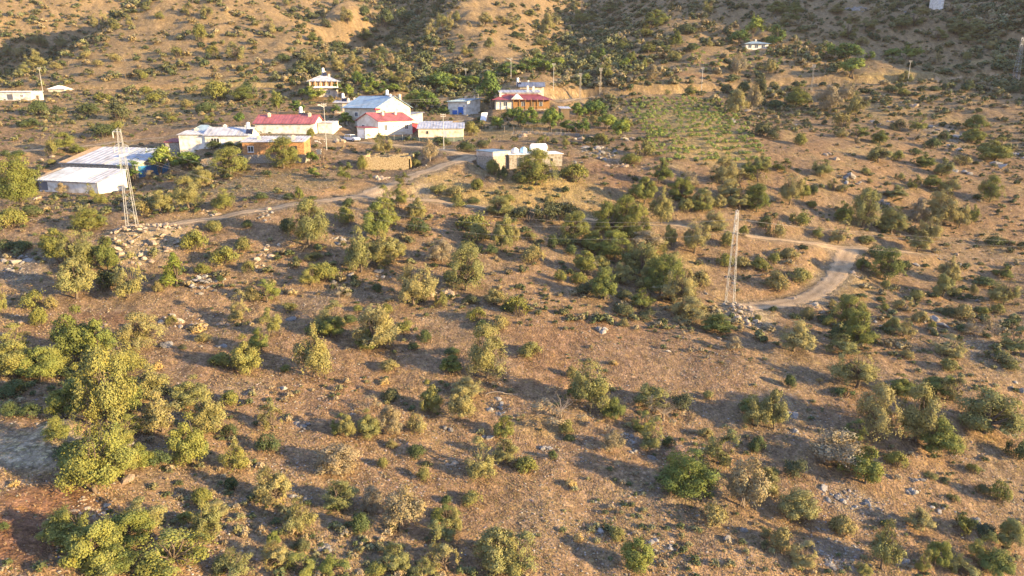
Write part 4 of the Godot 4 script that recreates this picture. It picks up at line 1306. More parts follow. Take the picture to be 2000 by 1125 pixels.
func build_houses(S: Dictionary) -> void:
	# sheds on the left
	var h := house("metal_shed", "low white walled shed with grey and bright white roof sheets behind left pylon", S.shed_front, -17, Vector3(15, 2.2, 7.2), 1.5, "mono", 1.8, 0.35, "white_wall", "grey_roof", "shed", 14)
	var o: Node3D = h[0]
	for q in [[-2.6, 3.2, "white_sheet", "roof_sheet"], [-7.7, -2.62, "zinc_roof", "roof_sheet"]]:
		var b := Buf.new()
		slab(b, Vector3(q[0], 2.23, 3.98), Vector3(q[1], 2.23, 3.98), Vector3(q[1], 4.07, -3.4), Vector3(q[0], 4.07, -3.4), 0.06, 7)
		put(q[3], b.mesh(), M[q[2]], o)
	for i in 4:
		var b := Buf.new()
		var x := -7.6 - 0.75 * i
		slab(b, Vector3(x - 0.72, 2.30 - 0.05 * i, 3.4 - 0.5 * i), Vector3(x, 2.32 - 0.05 * i, 3.7 - 0.5 * i), Vector3(x, 4.0 - 0.05 * i, -4.0), Vector3(x - 0.72, 3.95 - 0.05 * i, -4.0), 0.05, 3)
		put("rusty_sheet", b.mesh(), M.rusty_sheet if i % 2 else M.grey_wall, o)
	for x in [-10.3, -9.0, -7.8]:
		var b := Buf.new()
		b.tube(Vector3(x, -0.8, 1.6), Vector3(x, 2.4, 1.6), 0.07, 0.06, 6)
		put("post", b.mesh(), M.old_wood, o)
	piece("opening_shade_panel", "shade_and_dark_paint", o, Vector3(-7.45, 0.3, 3.4), Vector3(-5.2, 2.0, 3.64))  # flat dark panel that paints the shade inside the shed opening
	h = house("metal_shed", "long brown-grey roofed shed with blue painted end wall, behind the white shed", S.shed_back, -17, Vector3(20, 2.5, 9.5), 1.2, "mono", 2.6, 0.35, "grey_wall", "zinc_roof", "shed", 22)
	o = h[0]
	var eb := Buf.new()
	on_face(eb, "right", h[2], -4.2, 4.2, -1.0, 2.25, -0.05, 0.04)
	put("blue_end_wall", eb.mesh(), M.blue_wall, o)
	for q in [[-10.2, -8.0, "rusty_sheet"], [-7.98, 2.2, "grey_roof"], [6.9, 10.25, "zinc_roof"]]:
		var b := Buf.new()
		slab(b, Vector3(q[0], 2.58, 5.1), Vector3(q[1], 2.58, 5.1), Vector3(q[1], 5.31, -5.1), Vector3(q[0], 5.31, -5.1), 0.06, 7)
		put("roof_sheet", b.mesh(), M[q[2]], o)
	piece("roof_edge", "white_paint", o, Vector3(2.2, 3.4, -1.5), Vector3(2.45, 4.3, 1.0))
	piece("vent_pipe", "steel", o, Vector3(5.8, 4.2, -3.0), Vector3(5.95, 5.6, -2.85))
	door(o, "right", h[2], -1.5, 0.0, 1.4, 2.0, "blue_paint")
	# white house with two wings
	h = house("white_house", "white house with two wings and pale grey roof, beside the brick house", S.white_wings, 2, Vector3(9.6, 2.9, 7.5), 1.5, "gable", 1.5, 0.35, "white_wall", "grey_roof")
	o = h[0]
	window(o, "front", h[2], -2.6, 0.9, 1.9, 1.4, "frame_white", 2)
	door(o, "front", h[2], -0.9, 0.0, 0.9, 2.0, "white_paint")
	chimney(h[1], -1.6, 4.3, -0.4, 0.5, "white_wall")
	chimney(h[1], 3.2, 4.2, -0.3, 0.5, "white_wall")
	boiler(h[1], 4.6, 3.0, 2.6)
	body(o, Vector3(-7.6, -0.9, 0.9), 0, Vector3(6.0, 3.9, 5.0), 2.0, "mono", 0.6, 0.3, "white_wall", "grey_roof")
	var w2 := body(o, Vector3(-7.4, -0.6, -3.6), 0, Vector3(6.0, 3.9, 4.4), 1.5, "hip", 1.5, 0.4, "white_wall", "teal_roof")
	chimney(w2[1], -1.2, 4.2, 1.9, 0.4, "cream_wall")
	body(o, Vector3(-12.4, -1.1, 0.2), 0, Vector3(3.6, 2.4, 4.2), 1.5, "mono", 0.5, 0.3, "grey_wall", "dark_red_roof", 6)
	# brick house
	h = house("brick_house", "orange brick house on stone basement with rust streaked pale sheet roof", S.brick, 4, Vector3(12.5, 4.3, 6.5), 1.0, "mono", 0.75, 0.3, "brick", "grey_roof", "house", 20)
	o = h[0]
	var sb := Buf.new()
	sb.box(Vector3(-6.32, -1.2, -3.32), Vector3(6.32, 1.75, 3.32))
	put("stone_basement", sb.mesh(), M.block_wall, o)
	window(o, "front", h[2], -4.6, 2.25, 1.2, 1.25, "frame_white", 1)
	window(o, "front", h[2], 4.2, 2.25, 1.3, 1.25, "old_wood", 1)
	door(o, "front", Vector3(12.64, 1.7, 6.64), 3.6, 0.0, 0.7, 1.4, "old_wood")
	chimney(h[1], -3.6, 4.7, 0.3, 0.5, "pink_wall")
	chimney(h[1], 3.6, 4.7, 0.6, 0.6, "pink_wall")
	chimney(h[1], 0.1, 4.4, 2.3, 0.35, "white_wall")
	rng.seed = 12
	for i in 11:
		var x := rng.randf_range(-1.0, 6.0)
		var z := rng.randf_range(0.4, 2.6)
		var l := rng.randf_range(0.4, 1.1)
		var b := Buf.new()
		var yy := 4.3 + 0.75 * (3.25 - z) / 6.5
		slab(b, Vector3(x, yy + 0.10, z), Vector3(x + 0.16, yy + 0.10, z), Vector3(x + 0.16, yy + 0.10 + l * 0.115, z - l), Vector3(x, yy + 0.10 + l * 0.115, z - l), 0.03, 0)
		put("rust_patch", b.mesh(), M.rust, h[1])
	# long house with the red roof
	h = house("long_house", "long white house under a bright red gable roof, above the brick house", S.long_red, -2, Vector3(14.5, 2.5, 8), 1.5, "gable", 1.8, 0.45, "white_wall", "red_roof", "house", 20)
	o = h[0]
	chimney(h[1], -4.6, 3.9, 1.0, 0.7)
	chimney(h[1], 5.4, 3.9, 0.8, 0.7)
	boiler(h[1], 3.0, 3.7, -0.3)
	window(o, "right", h[2], 0.5, 0.9, 1.1, 1.1)
	body(o, Vector3(9.3, 0, -1.2), 0, Vector3(3.6, 2.4, 5.4), 1.2, "mono", 0.3, 0.15, "white_wall", "grey_roof", 4)
	# big house with the blue roof
	h = house("gable_house", "large house with blue-grey roof and cream gable, behind the white red-roofed house", S.blue_gable, -38, Vector3(13, 4.9, 12.5), 1.5, "gable", 2.9, 0.55, "cream_wall", "blue_roof", "house", 18)
	o = h[0]
	piece("upper_eave_board", "red_paint", h[1], Vector3(6.55, 4.2, 5.2), Vector3(7.0, 4.7, 7.0))
	window(o, "right", h[2], -3.6, 2.6, 1.0, 1.4, "red_paint", 1)
	window(o, "right", h[2], 1.0, 2.2, 0.9, 1.0, "frame_white", 1)
	window(o, "front", h[2], -1.5, 2.4, 1.2, 1.2)
	window(o, "front", h[2], 2.5, 2.4, 1.2, 1.2)
	chimney(h[1], 5.2, 6.5, -3.6, 1.6, "cream_wall")
	chimney(h[1], 5.8, 7.6, 0.4, 0.5, "white_wall")
	boiler(h[1], 1.5, 6.9, -2.2)
	body(o, Vector3(3.5, 0, -9.0), 0, Vector3(5.0, 2.7, 5.0), 1.0, "mono", 0.6, 0.5, "cream_wall", "dark_roof", 6)
	# white house with the red roof
	h = house("red_roof_house", "white house with pinkish red gable roof and small windows, behind the shade cloth fence", S.white_red, 50, Vector3(11.5, 3.7, 8.5), 1.5, "gable", 1.8, 0.5, "white_wall", "red_roof", "house", 16)
	o = h[0]
	window(o, "front", h[2], -3.4, 1.2, 1.0, 1.5, "frame_white", 1)
	window(o, "front", h[2], -0.7, 1.9, 0.5, 0.5, "frame_white", 0)
	window(o, "front", h[2], 0.9, 1.9, 0.5, 0.5, "frame_white", 0)
	window(o, "front", h[2], 3.7, 1.3, 1.2, 1.3, "frame_white", 1)
	window(o, "left", h[2], -1.8, 1.2, 1.2, 1.4, "frame_white", 1)
	door(o, "left", h[2], 2.6, 0.0, 1.0, 2.1, "steel")
	chimney(h[1], -1.8, 4.9, 1.3, 0.8)
	chimney(h[1], 2.6, 4.9, 1.2, 0.7)
	piece("plinth", "cream_wall", o, Vector3(-5.80, -1.2, 4.0), Vector3(3.0, 0.75, 4.32))
	body(o, Vector3(7.4, 0, 1.0), 0, Vector3(3.2, 2.5, 3.6), 1.0, "mono", 0.3, 0.3, "red_paint", "red_roof", 5)
	h = house("garage", "small white garage with flat red roof beside the silver parked car", S.garage, 50, Vector3(4, 2.4, 3.2), 1.2, "mono", 0.25, 0.25, "white_wall", "red_roof", "garage", 6)
	door(h[0], "left", h[2], 0.0, 0.0, 2.2, 2.0, "white_paint")
	# barn
	h = house("barn", "low cream barn with wide pale grey roof, right of the fenced white house", S.barn, 3, Vector3(11.4, 2.2, 6), 1.2, "mono", 1.1, 0.35, "cream_wall", "grey_roof", "barn", 16)
	o = h[0]
	window(o, "front", h[2], -3.4, 0.9, 0.5, 0.7, "old_wood", 0)
	door(o, "front", h[2], 1.1, 0.0, 0.9, 1.7, "steel")
	body(o, Vector3(-1.6, 0.3, -4.4), 0, Vector3(8.2, 2.9, 3.0), 1.0, "mono", 0.4, 0.3, "cream_wall", "grey_roof", 10)
	# small flat house
	h = house("small_house", "small pinkish white house with grey roof and dark doorway, below the two-storey house", S.small_flat, 5, Vector3(8, 3.4, 5), 1.5, "mono", 0.5, 0.5, "pink_wall", "grey_roof", "house", 10)
	o = h[0]
	piece("doorway_shade_panel", "shade_and_dark_paint", o, Vector3(-3.2, 0.8, 2.4), Vector3(-1.6, 3.1, 2.53))  # panel in place of a recess; the doorway shade is its colour
	window(o, "front", h[2], 0.4, 2.2, 0.4, 0.4, "frame_white", 0)
	window(o, "front", h[2], 1.3, 2.2, 0.4, 0.4, "frame_white", 0)
	boiler(h[1], -1.6, 3.6, -1.2)
	chimney(h[1], 0.0, 3.8, 0.0, 0.7, "white_wall")
	chimney(h[1], 1.9, 3.8, 0.0, 0.8, "white_wall")
	# two-storey house
	h = house("two_storey_house", "two-storey pinkish house with white hip roof and glazed upper balcony", S.two_storey, 14, Vector3(9.2, 5.4, 7.5), 2.0, "hip", 1.7, 0.9, "pink_wall", "grey_roof")
	o = h[0]
	var s: Vector3 = h[2]
	var wd := Buf.new()
	on_face(wd, "front", s, -4.4, 4.4, 3.2, 5.2, -0.05, 0.04)
	put("balcony_wall", wd.mesh(), M.wood, o)
	for i in 4:
		window(o, "front", s, -3.5 + 2.1 * i, 3.5, 1.5, 1.6, "frame_white", 1)
	for i in 6:
		var cx := -4.5 + 1.8 * i
		piece("column", "pink_wall", o, Vector3(cx - 0.14, 2.9, 4.25), Vector3(cx + 0.14, 5.4, 4.5))
	piece("balcony_floor", "concrete", o, Vector3(-4.7, 2.75, 3.7), Vector3(5.9, 2.95, 4.7))
	piece("balcony_rail", "white_paint", o, Vector3(-4.6, 2.97, 4.48), Vector3(4.7, 3.35, 4.56))
	window(o, "right", s, -1.8, 3.4, 1.4, 1.6, "frame_white", 1)
	window(o, "right", s, 1.2, 3.4, 1.4, 1.6, "frame_white", 1)
	window(o, "front", s, 1.3, 0.9, 1.5, 1.3, "frame_white", 2)
	door(o, "front", s, -2.2, 0.0, 1.0, 2.0, "old_wood")
	boiler(h[1], 0.3, 6.9, 0.0)
	chimney(h[1], 2.0, 6.6, -0.6, 0.7)
	# house with the blue door
	h = house("blue_door_house", "plain white house with blue-grey sheet roof and bright blue doors", S.blue_door, -32, Vector3(7, 3.9, 7.5), 1.5, "mono", 0.9, 0.5, "white_wall", "teal_roof", "house", 10)
	o = h[0]
	door(o, "front", h[2], 1.4, 0.1, 2.0, 2.2, "blue_paint")
	door(o, "front", h[2], -0.9, 0.1, 1.9, 1.2, "blue_paint")
	window(o, "front", h[2], 2.6, 2.1, 0.5, 0.8, "frame_white", 0)
	chimney(h[1], -1.0, 4.7, -2.4, 0.6, "pink_wall")
	chimney(h[1], 2.2, 4.8, -2.8, 0.7, "pink_wall")
	piece("terrace", "concrete", o, Vector3(-3.6, -1.0, 3.75), Vector3(5.0, 0.05, 5.6))
	# house with the wooden porch
	h = house("porch_house", "red hip roofed house with open wooden porch above the orchard", S.porch, 4, Vector3(16, 3.3, 8), 2.0, "hip", 1.6, 1.2, "white_wall", "dark_red_roof", "house", 0)
	o = h[0]
	s = h[2]
	var pb := Buf.new()
	on_face(pb, "front", s, -3.0, 8.0, 0.2, 3.1, -0.05, 0.05)
	put("porch_wall", pb.mesh(), M.wood, o)
	for i in 7:
		var cx := -2.9 + 1.8 * i
		piece("porch_post", "wood", o, Vector3(cx - 0.09, 0.0, 5.6), Vector3(cx + 0.09, 3.2, 5.78))
	piece("porch_floor", "concrete", o, Vector3(-3.2, -1.6, 4.0), Vector3(8.4, 0.05, 5.9))
	piece("porch_rail", "wood", o, Vector3(-3.0, 0.85, 5.80), Vector3(8.1, 1.0, 5.88))
	for i in 22:
		var bx := -2.85 + 0.5 * i
		piece("baluster", "wood", o, Vector3(bx - 0.03, 0.06, 5.81), Vector3(bx + 0.03, 0.85, 5.86))
	window(o, "front", s, -5.2, 1.0, 1.1, 1.3, "frame_white", 1)
	window(o, "front", Vector3(16, 0, 8.1), 0.2, 0.9, 1.0, 1.4, "frame_white", 1)
	window(o, "front", Vector3(16, 0, 8.1), 5.6, 0.9, 1.0, 1.4, "frame_white", 1)
	door(o, "front", Vector3(16, 0, 8.1), 3.0, 0.1, 1.0, 2.1, "old_wood")
	var gb := Buf.new()
	gb.tri(Vector3(-3.6, 3.0, 5.3), Vector3(0.2, 3.0, 5.3), Vector3(-1.7, 4.7, 5.3), Vector3.BACK)
	gb.tri(Vector3(-3.6, 3.0, 5.3), Vector3(-1.7, 4.7, 5.3), Vector3(-1.7, 4.7, 2.2), Vector3(-1, 1, 0))
	gb.tri(Vector3(0.2, 3.0, 5.3), Vector3(-1.7, 4.7, 5.3), Vector3(-1.7, 4.7, 2.2), Vector3(1, 1, 0))
	put("dormer", gb.mesh(), M.white_sheet, h[1])
	body(o, Vector3(-0.5, 3.4, -2.2), 0, Vector3(12, 1.6, 6.0), 0.5, "mono", 0.7, 0.5, "white_wall", "grey_roof", 12)
	chimney(h[1], -6.6, 4.0, 2.6, 0.9, "white_wall")
	chimney(h[1], 2.0, 5.6, -1.0, 1.2, "white_wall")
	chimney(h[1], 3.8, 5.6, -1.4, 1.0, "white_wall")
	# behind it
	h = house("back_house", "low building with dark blue-grey roof and water tank behind the porch house", S.dark_behind, 0, Vector3(8, 2.2, 6), 1.0, "gable", 1.3, 0.5, "cream_wall", "dark_roof", "house", 10)
	boiler(h[1], -4.4, 2.4, 1.2)
	chimney(h[1], -1.0, 3.4, -0.4, 0.6, "white_wall")
	# stone building
	h = house("stone_building", "square grey block building with pale blue flat roof by the track", S.stone_cube, 45, Vector3(4.9, 3.9, 4.9), 1.5, "mono", 0.12, 0.2, "block_wall", "teal_roof", "building", 6)
	piece("top_course", "pink_wall", h[0], Vector3(-2.49, 3.0, -2.49), Vector3(2.49, 3.86, 2.49))
	h = house("flat_building", "low pale building with white flat roof carrying water tanks", S.stone_annex, 14, Vector3(11.5, 2.5, 5.5), 1.5, "mono", 0.12, 0.25, "concrete", "white_sheet", "building", 0)
	o = h[0]
	window(o, "front", h[2], 3.4, 1.0, 0.6, 0.7, "old_wood", 0)
	door(o, "front", h[2], -3.6, 0.0, 0.9, 1.9, "shade_and_dark_paint")
	for q in [[-4.0, 0.6, "white_paint", 0.8, 0.75, "white upright water tank, left one on the flat white roof", "white"], [-2.1, 0.4, "tank_blue", 0.75, 0.85, "pale blue water tank between the white ones on the flat roof", "blue"]]:
		var t := thing("water_tank", q[5], "water tank", o.transform * Vector3(q[0], 2.72, q[1]), 0.0, "water tanks on the flat roof")
		var b := Buf.new()
		b.tube(Vector3(0, 0, 0), Vector3(0, q[4], 0), q[3], q[3], 18)
		for k in 2:
			b.tube(Vector3(0, 0.2 + 0.4 * k, 0), Vector3(0, 0.28 + 0.4 * k, 0), q[3] + 0.03, q[3] + 0.03, 18)
		b.tube(Vector3(0, q[4], 0), Vector3(0, q[4] + 0.25, 0), q[3], 0.35, 18)
		put("tank_body", b.mesh(), M[q[2]], t)
		var l := Buf.new()
		l.tube(Vector3(0, q[4] + 0.25, 0), Vector3(0, q[4] + 0.36, 0), 0.34, 0.30, 14)
		put("tank_lid", l.mesh(), M[q[2]], t)
	var lt := thing("water_tank", "large white water tank lying on its side, right end of the flat roof", "water tank", o.transform * Vector3(1.2, 2.72, 0.2), 14.0, "water tanks on the flat roof")
	var lb := Buf.new()
	lb.tube(Vector3(-1.5, 0.95, 0), Vector3(1.6, 0.95, 0), 0.9, 0.9, 20)
	lb.tube(Vector3(-1.75, 0.95, 0), Vector3(-1.5, 0.95, 0), 0.6, 0.9, 20)
	lb.tube(Vector3(1.6, 0.95, 0), Vector3(1.85, 0.95, 0), 0.9, 0.6, 20)
	put("tank_body", lb.mesh(), M.white_paint, lt)
	for x in [-1.0, 1.0]:
		piece("cradle", "concrete", lt, Vector3(x - 0.15, 0.0, -0.8), Vector3(x + 0.15, 0.35, 0.8))
	# ruin
	o = thing("ruined_house", "roofless ruin of yellowish rubble walls beside the track", "ruin", Vector3(S.ruin[0], S.ruin[2], S.ruin[1]), 0)
	rng.seed = 31
	for q in [[Vector3(-4.6, 0, 3.0), Vector3(4.6, 0, 3.0)], [Vector3(4.6, 0, 3.0), Vector3(4.6, 0, -3.0)], [Vector3(4.6, 0, -3.0), Vector3(-4.6, 0, -3.0)], [Vector3(-4.6, 0, -3.0), Vector3(-4.6, 0, 3.0)]]:
		var b := Buf.new()
		var n := 9 if absf(q[0].x - q[1].x) > 1 else 6
		var nor: Vector3 = Vector3(0, 0, 0.28) if n == 9 else Vector3(0.28, 0, 0)
		for i in n:
			for k in 6:
				var p0: Vector3 = q[0].lerp(q[1], float(i) / n)
				var p1: Vector3 = q[0].lerp(q[1], (i + 1.0) / n)
				var y0 := -0.8 + 0.6 * k if k else -1.2
				var y1 := -0.8 + 0.6 * (k + 1) - 0.02 + (rng.randf_range(-0.3, 0.1) if k == 5 else 0.0)
				if n == 9 and i == 7 and k == 4 and q[0].z > 0:
					continue
				var j := rng.randf_range(0.94, 1.06)
				b.hexa([p0 - nor * j, p1 - nor * j, p1 + nor * j, p0 + nor * j], [p0 - nor * j + Vector3.UP * y1, p1 - nor * j + Vector3.UP * y1, p1 + nor * j + Vector3.UP * y1, p0 + nor * j + Vector3.UP * y1].map(func(t): return t))
				if y0 > y1:
					continue
		put("rubble_wall", b.mesh(), M.mud_wall, o)
	# far buildings
	h = house("orchard_house", "small white house with flat bluish roof among the upper orchard trees", S.orchard_house, 0, Vector3(9.5, 3, 7), 2.0, "hip", 0.9, 0.9, "white_wall", "teal_roof", "house", 0)
	for i in 3:
		window(h[0], "front", h[2], -3.0 + 2.8 * i, 1.0, 1.5, 1.4, "frame_white", 1)
	chimney(h[1], 0.5, 3.6, -0.5, 1.0, "white_wall")
	piece("terrace", "concrete", h[0], Vector3(-4.9, -1.5, 3.5), Vector3(5.4, 0.1, 5.4))
	h = house("hut", "tiny white hut with flat top, right of the orchard house", from_corner([131.69, -345, 87.74], 0, Vector3(2.9, 2.6, 2.6), 1), 0, Vector3(2.9, 2.6, 2.6), 1.5, "mono", 0.15, 0.15, "white_wall", "white_sheet", "hut", 3)
	door(h[0], "front", h[2], -0.6, 0.0, 0.8, 1.9, "old_wood")
	h = house("hut", "pale green block hut cut by the top edge of the photo", from_corner([211.26, -372, 103.41], 0, Vector3(4.8, 4.0, 4.0), 1), 0, Vector3(4.8, 4.0, 4.0), 2, "mono", 0.3, 0.3, "white_wall", "teal_roof", "hut", 5)
	door(h[0], "front", h[2], 0.3, 0.9, 1.2, 1.6, "steel")
	h = house("far_barn", "long low white building with pinkish roof at the far left by the upper road", S.far_white, 0, Vector3(13, 2.5, 6), 1.5, "mono", 0.4, 0.3, "white_wall", "grey_roof", "barn", 12)
	piece("opening_shade_panel", "shade_and_dark_paint", h[0], Vector3(-1.2, 0.2, 2.9), Vector3(0.6, 1.9, 3.04))  # no hole in the barn wall: a panel coloured as the shade within
	window(h[0], "front", h[2], 3.5, 1.0, 1.0, 0.8, "frame_white", 1)
	h = house("shelter", "white low shelter roof standing beside the upper left road", from_corner([-154.64, -255, 62.11], 0, Vector3(5.6, 0.8, 4.5), 1), 0, Vector3(5.6, 0.8, 4.5), 1.2, "hip", 1.1, 0.3, "cream_wall", "white_sheet", "shelter", 0)
	h = house("white_hut", "small white cube hut right of the far left barn", from_corner([-151.76, -237, 59.25], 8, Vector3(2.4, 1.7, 2.0), 1), 8, Vector3(2.4, 1.7, 2.0), 1.0, "mono", 0.1, 0.1, "white_wall", "white_sheet", "hut", 2)
	door(h[0], "front", h[2], 0.3, 0.0, 0.7, 1.4, "old_wood")
	h = house("plank_shed", "small plank shed with grey lean-to roof in the village orchard", from_corner([16.78, -214, 54.4], 10, Vector3(2.6, 2.5, 2.2), 1), 10, Vector3(2.6, 2.5, 2.2), 1.0, "mono", 0.4, 0.35, "old_wood", "grey_roof", "shed", 4)
	for i in 6:
		piece("plank", "old_wood", h[0], Vector3(-1.28 + 0.43 * i, -0.3, 1.1), Vector3(-0.90 + 0.43 * i, 2.35, 1.14 + 0.01 * (i % 2)))

func build_village_details(S: Dictionary) -> void:
	var c: Array = [-39.28, -178, 50.83]
	car("silver-white estate car parked beside the small red-roofed garage", c[0], c[1], -38, "estate")
	c = [-45.13, -186, 52.21]
	car("white car half hidden behind the long red-roofed house annex", c[0], c[1], 80, "estate")
	c = [-20.72, -197, 53.77]
	car("white pickup with open load bed parked behind the barn", c[0], c[1], 170, "pickup")
	# white sheet leaning on the bank
	c = [-8.25, -214, 53.38]
	var o := thing("leaning_sheet", "white metal sheet leaning on the bank near the blue-doored house", "metal sheet", Vector3(c[0], ground(c[0], c[1]), c[1]), 10)
	var b := Buf.new()
	b.hexa([Vector3(-1.3, -0.1, 0.9), Vector3(0.5, -0.1, 0.9), Vector3(0.5, 0.0, 0.9), Vector3(-1.3, 0.0, 0.9)], [Vector3(-0.5, 2.3, -0.9), Vector3(1.3, 2.3, -0.9), Vector3(1.3, 2.4, -0.9), Vector3(-0.5, 2.4, -0.9)])
	put("sheet", b.mesh(), M.white_sheet, o)
	var lb := Buf.new()
	lb.tube(Vector3(-0.3, -0.3, -0.9), Vector3(-0.3, 2.3, -0.9), 0.05, 0.05, 5)
	lb.tube(Vector3(1.1, -0.3, -0.9), Vector3(1.1, 2.3, -0.9), 0.05, 0.05, 5)
	put("prop", lb.mesh(), M.old_wood, o)
	# shade cloth fence in front of the white house and the barn
	var line := [Vector2(-33.73, -181), Vector2(-29.24, -180), Vector2(-24.92, -179), Vector2(-20.64, -178), Vector2(-16.62, -178), Vector2(-12.14, -181)]
	o = thing("cloth_fence", "grey-green shade cloth fence on thin posts in front of white red-roofed house", "fence", Vector3.ZERO)
	var at := []
	for i in line.size() - 1:
		for k in 2:
			at.append(line[i].lerp(line[i + 1], k / 2.0))
	at.append(line[-1])
	for i in at.size():
		var p: Vector2 = at[i]
		var y := ground(p.x, p.y)
		var pb := Buf.new()
		pb.tube(Vector3(p.x, y - 0.3, p.y), Vector3(p.x, y + 1.4, p.y), 0.05, 0.05, 6)
		put("post", pb.mesh(), M.galvanised, o)
		if i < at.size() - 1:
			var q: Vector2 = at[i + 1]
			var y2 := ground(q.x, q.y)
			var cb := Buf.new()
			cb.hexa([Vector3(p.x, y - 0.1, p.y), Vector3(q.x, y2 - 0.1, q.y), Vector3(q.x, y2 - 0.1, q.y + 0.03), Vector3(p.x, y - 0.1, p.y + 0.03)],
				[Vector3(p.x, y + 0.95, p.y), Vector3(q.x, y2 + 0.95, q.y), Vector3(q.x, y2 + 0.95, q.y + 0.03), Vector3(p.x, y + 0.95, p.y + 0.03)])
			put("cloth_panel", cb.mesh(), M.shade_cloth, o)
	# firewood stacked by the blue-doored house
	c = [-10.23, -215, 55.11]
	o = thing("firewood_stack", "stack of reddish cut logs right of the blue-doored house", "firewood", Vector3(c[0], ground(c[0], c[1]), c[1]), 20)
	rng.seed = 61
	for k in 4:
		for i in 8 - k:
			var b3 := Buf.new()
			var r := rng.randf_range(0.13, 0.18)
			var m := Vector3((i - 3.5 + 0.5 * k) * 0.36, 0.16 + 0.31 * k, 0)
			b3.tube(m - Vector3(0, 0, 0.6), m + Vector3(0, 0, 0.6 + rng.randf_range(-0.1, 0.1)), r, r * 0.95, 8)
			put("log", b3.mesh(), M.wood if rng.randf() < 0.5 else M.old_wood, o)
	# posts along the foot of the orchard
	var fl := [Vector2(-2.03, -192), Vector2(5.35, -190), Vector2(12.59, -188), Vector2(18.46, -187)]
	for i in 10:
		var t := i / 9.0 * 3.0
		var k := mini(int(t), 2)
		var m: Vector2 = fl[k].lerp(fl[k + 1], t - k)
		var b4 := Buf.new()
		b4.tube(Vector3(0, -0.4, 0), Vector3(0.05, 1.7, 0), 0.06, 0.05, 6)
		var fp := put("fence_post", b4.mesh(), M.pale_bark, self)
		fp.position = Vector3(m.x, ground(m.x, m.y), m.y)
		tag(fp, "thin fence post along the foot of the village orchard", "fence post", "fence posts of the orchard")
	# dry stone walls
	for w in [["dry stone retaining wall in front of the white two-winged house", Vector2(-64.91, -150), Vector2(-55.4, -151), 2.0, 0.55], ["low dry stone terrace wall along the foot of the village orchard", Vector2(0, -190), Vector2(17.07, -186), 0.9, 0.6],
			["grey stone terrace edge beside the blue-doored house", Vector2(-17.82, -212), Vector2(-9.83, -216), 0.9, 0.5]]:
		var p: Vector2 = w[1]
		var q: Vector2 = w[2]
		var y := ground(p.x, p.y)
		o = thing("stone_wall", w[0], "wall", Vector3(p.x, y, p.y))
		rng.seed = 50
		var n := int(p.distance_to(q) / 0.55)
		var rows := int(w[3] / 0.42)
		var left := 150
		var rest := Buf.new()
		for i in n:
			for k in rows:
				var t := (i + 0.5 + 0.4 * (k % 2)) / n
				var m := p.lerp(q, t)
				var gy := ground(m.x, m.y) - y
				var sb := Buf.new()
				var sz := Vector3(0.55 * rng.randf_range(0.8, 1.0), 0.40 * rng.randf_range(0.85, 1.0), w[4] * rng.randf_range(0.85, 1.1))
				var mid := Vector3(m.x - p.x, gy + 0.2 + 0.41 * k, m.y - p.y)
				sb.cbox(mid, sz)
				put("stone", sb.mesh(), rock_mat(["w1", "g2", "w0", "g0"][rng.randi() % 4]), o)
	# bare white fallen branch on the slope
	c = [-1.89, -76, 26.83]
	o = thing("dead_branch", "bleached curved dead branch lying on the rocky slope below the tall olive oak", "branch", Vector3(c[0], ground(c[0], c[1]), c[1]))
	var db := Buf.new()
	var prev := Vector3(-1.2, 0.1, 0.3)
	for i in 8:
		var a := PI * (i + 1) / 9.0
		var p := Vector3(-1.2 * cos(a), 0.15 + 0.45 * sin(a), 0.3 - 0.3 * i / 8.0)
		db.tube(prev, p, 0.07 - 0.004 * i, 0.066 - 0.004 * i, 6)
		prev = p
	db.tube(prev, Vector3(2.6, 0.1, -0.2), 0.05, 0.02, 6)
	put("limb", db.mesh(), M.pale_bark, o)

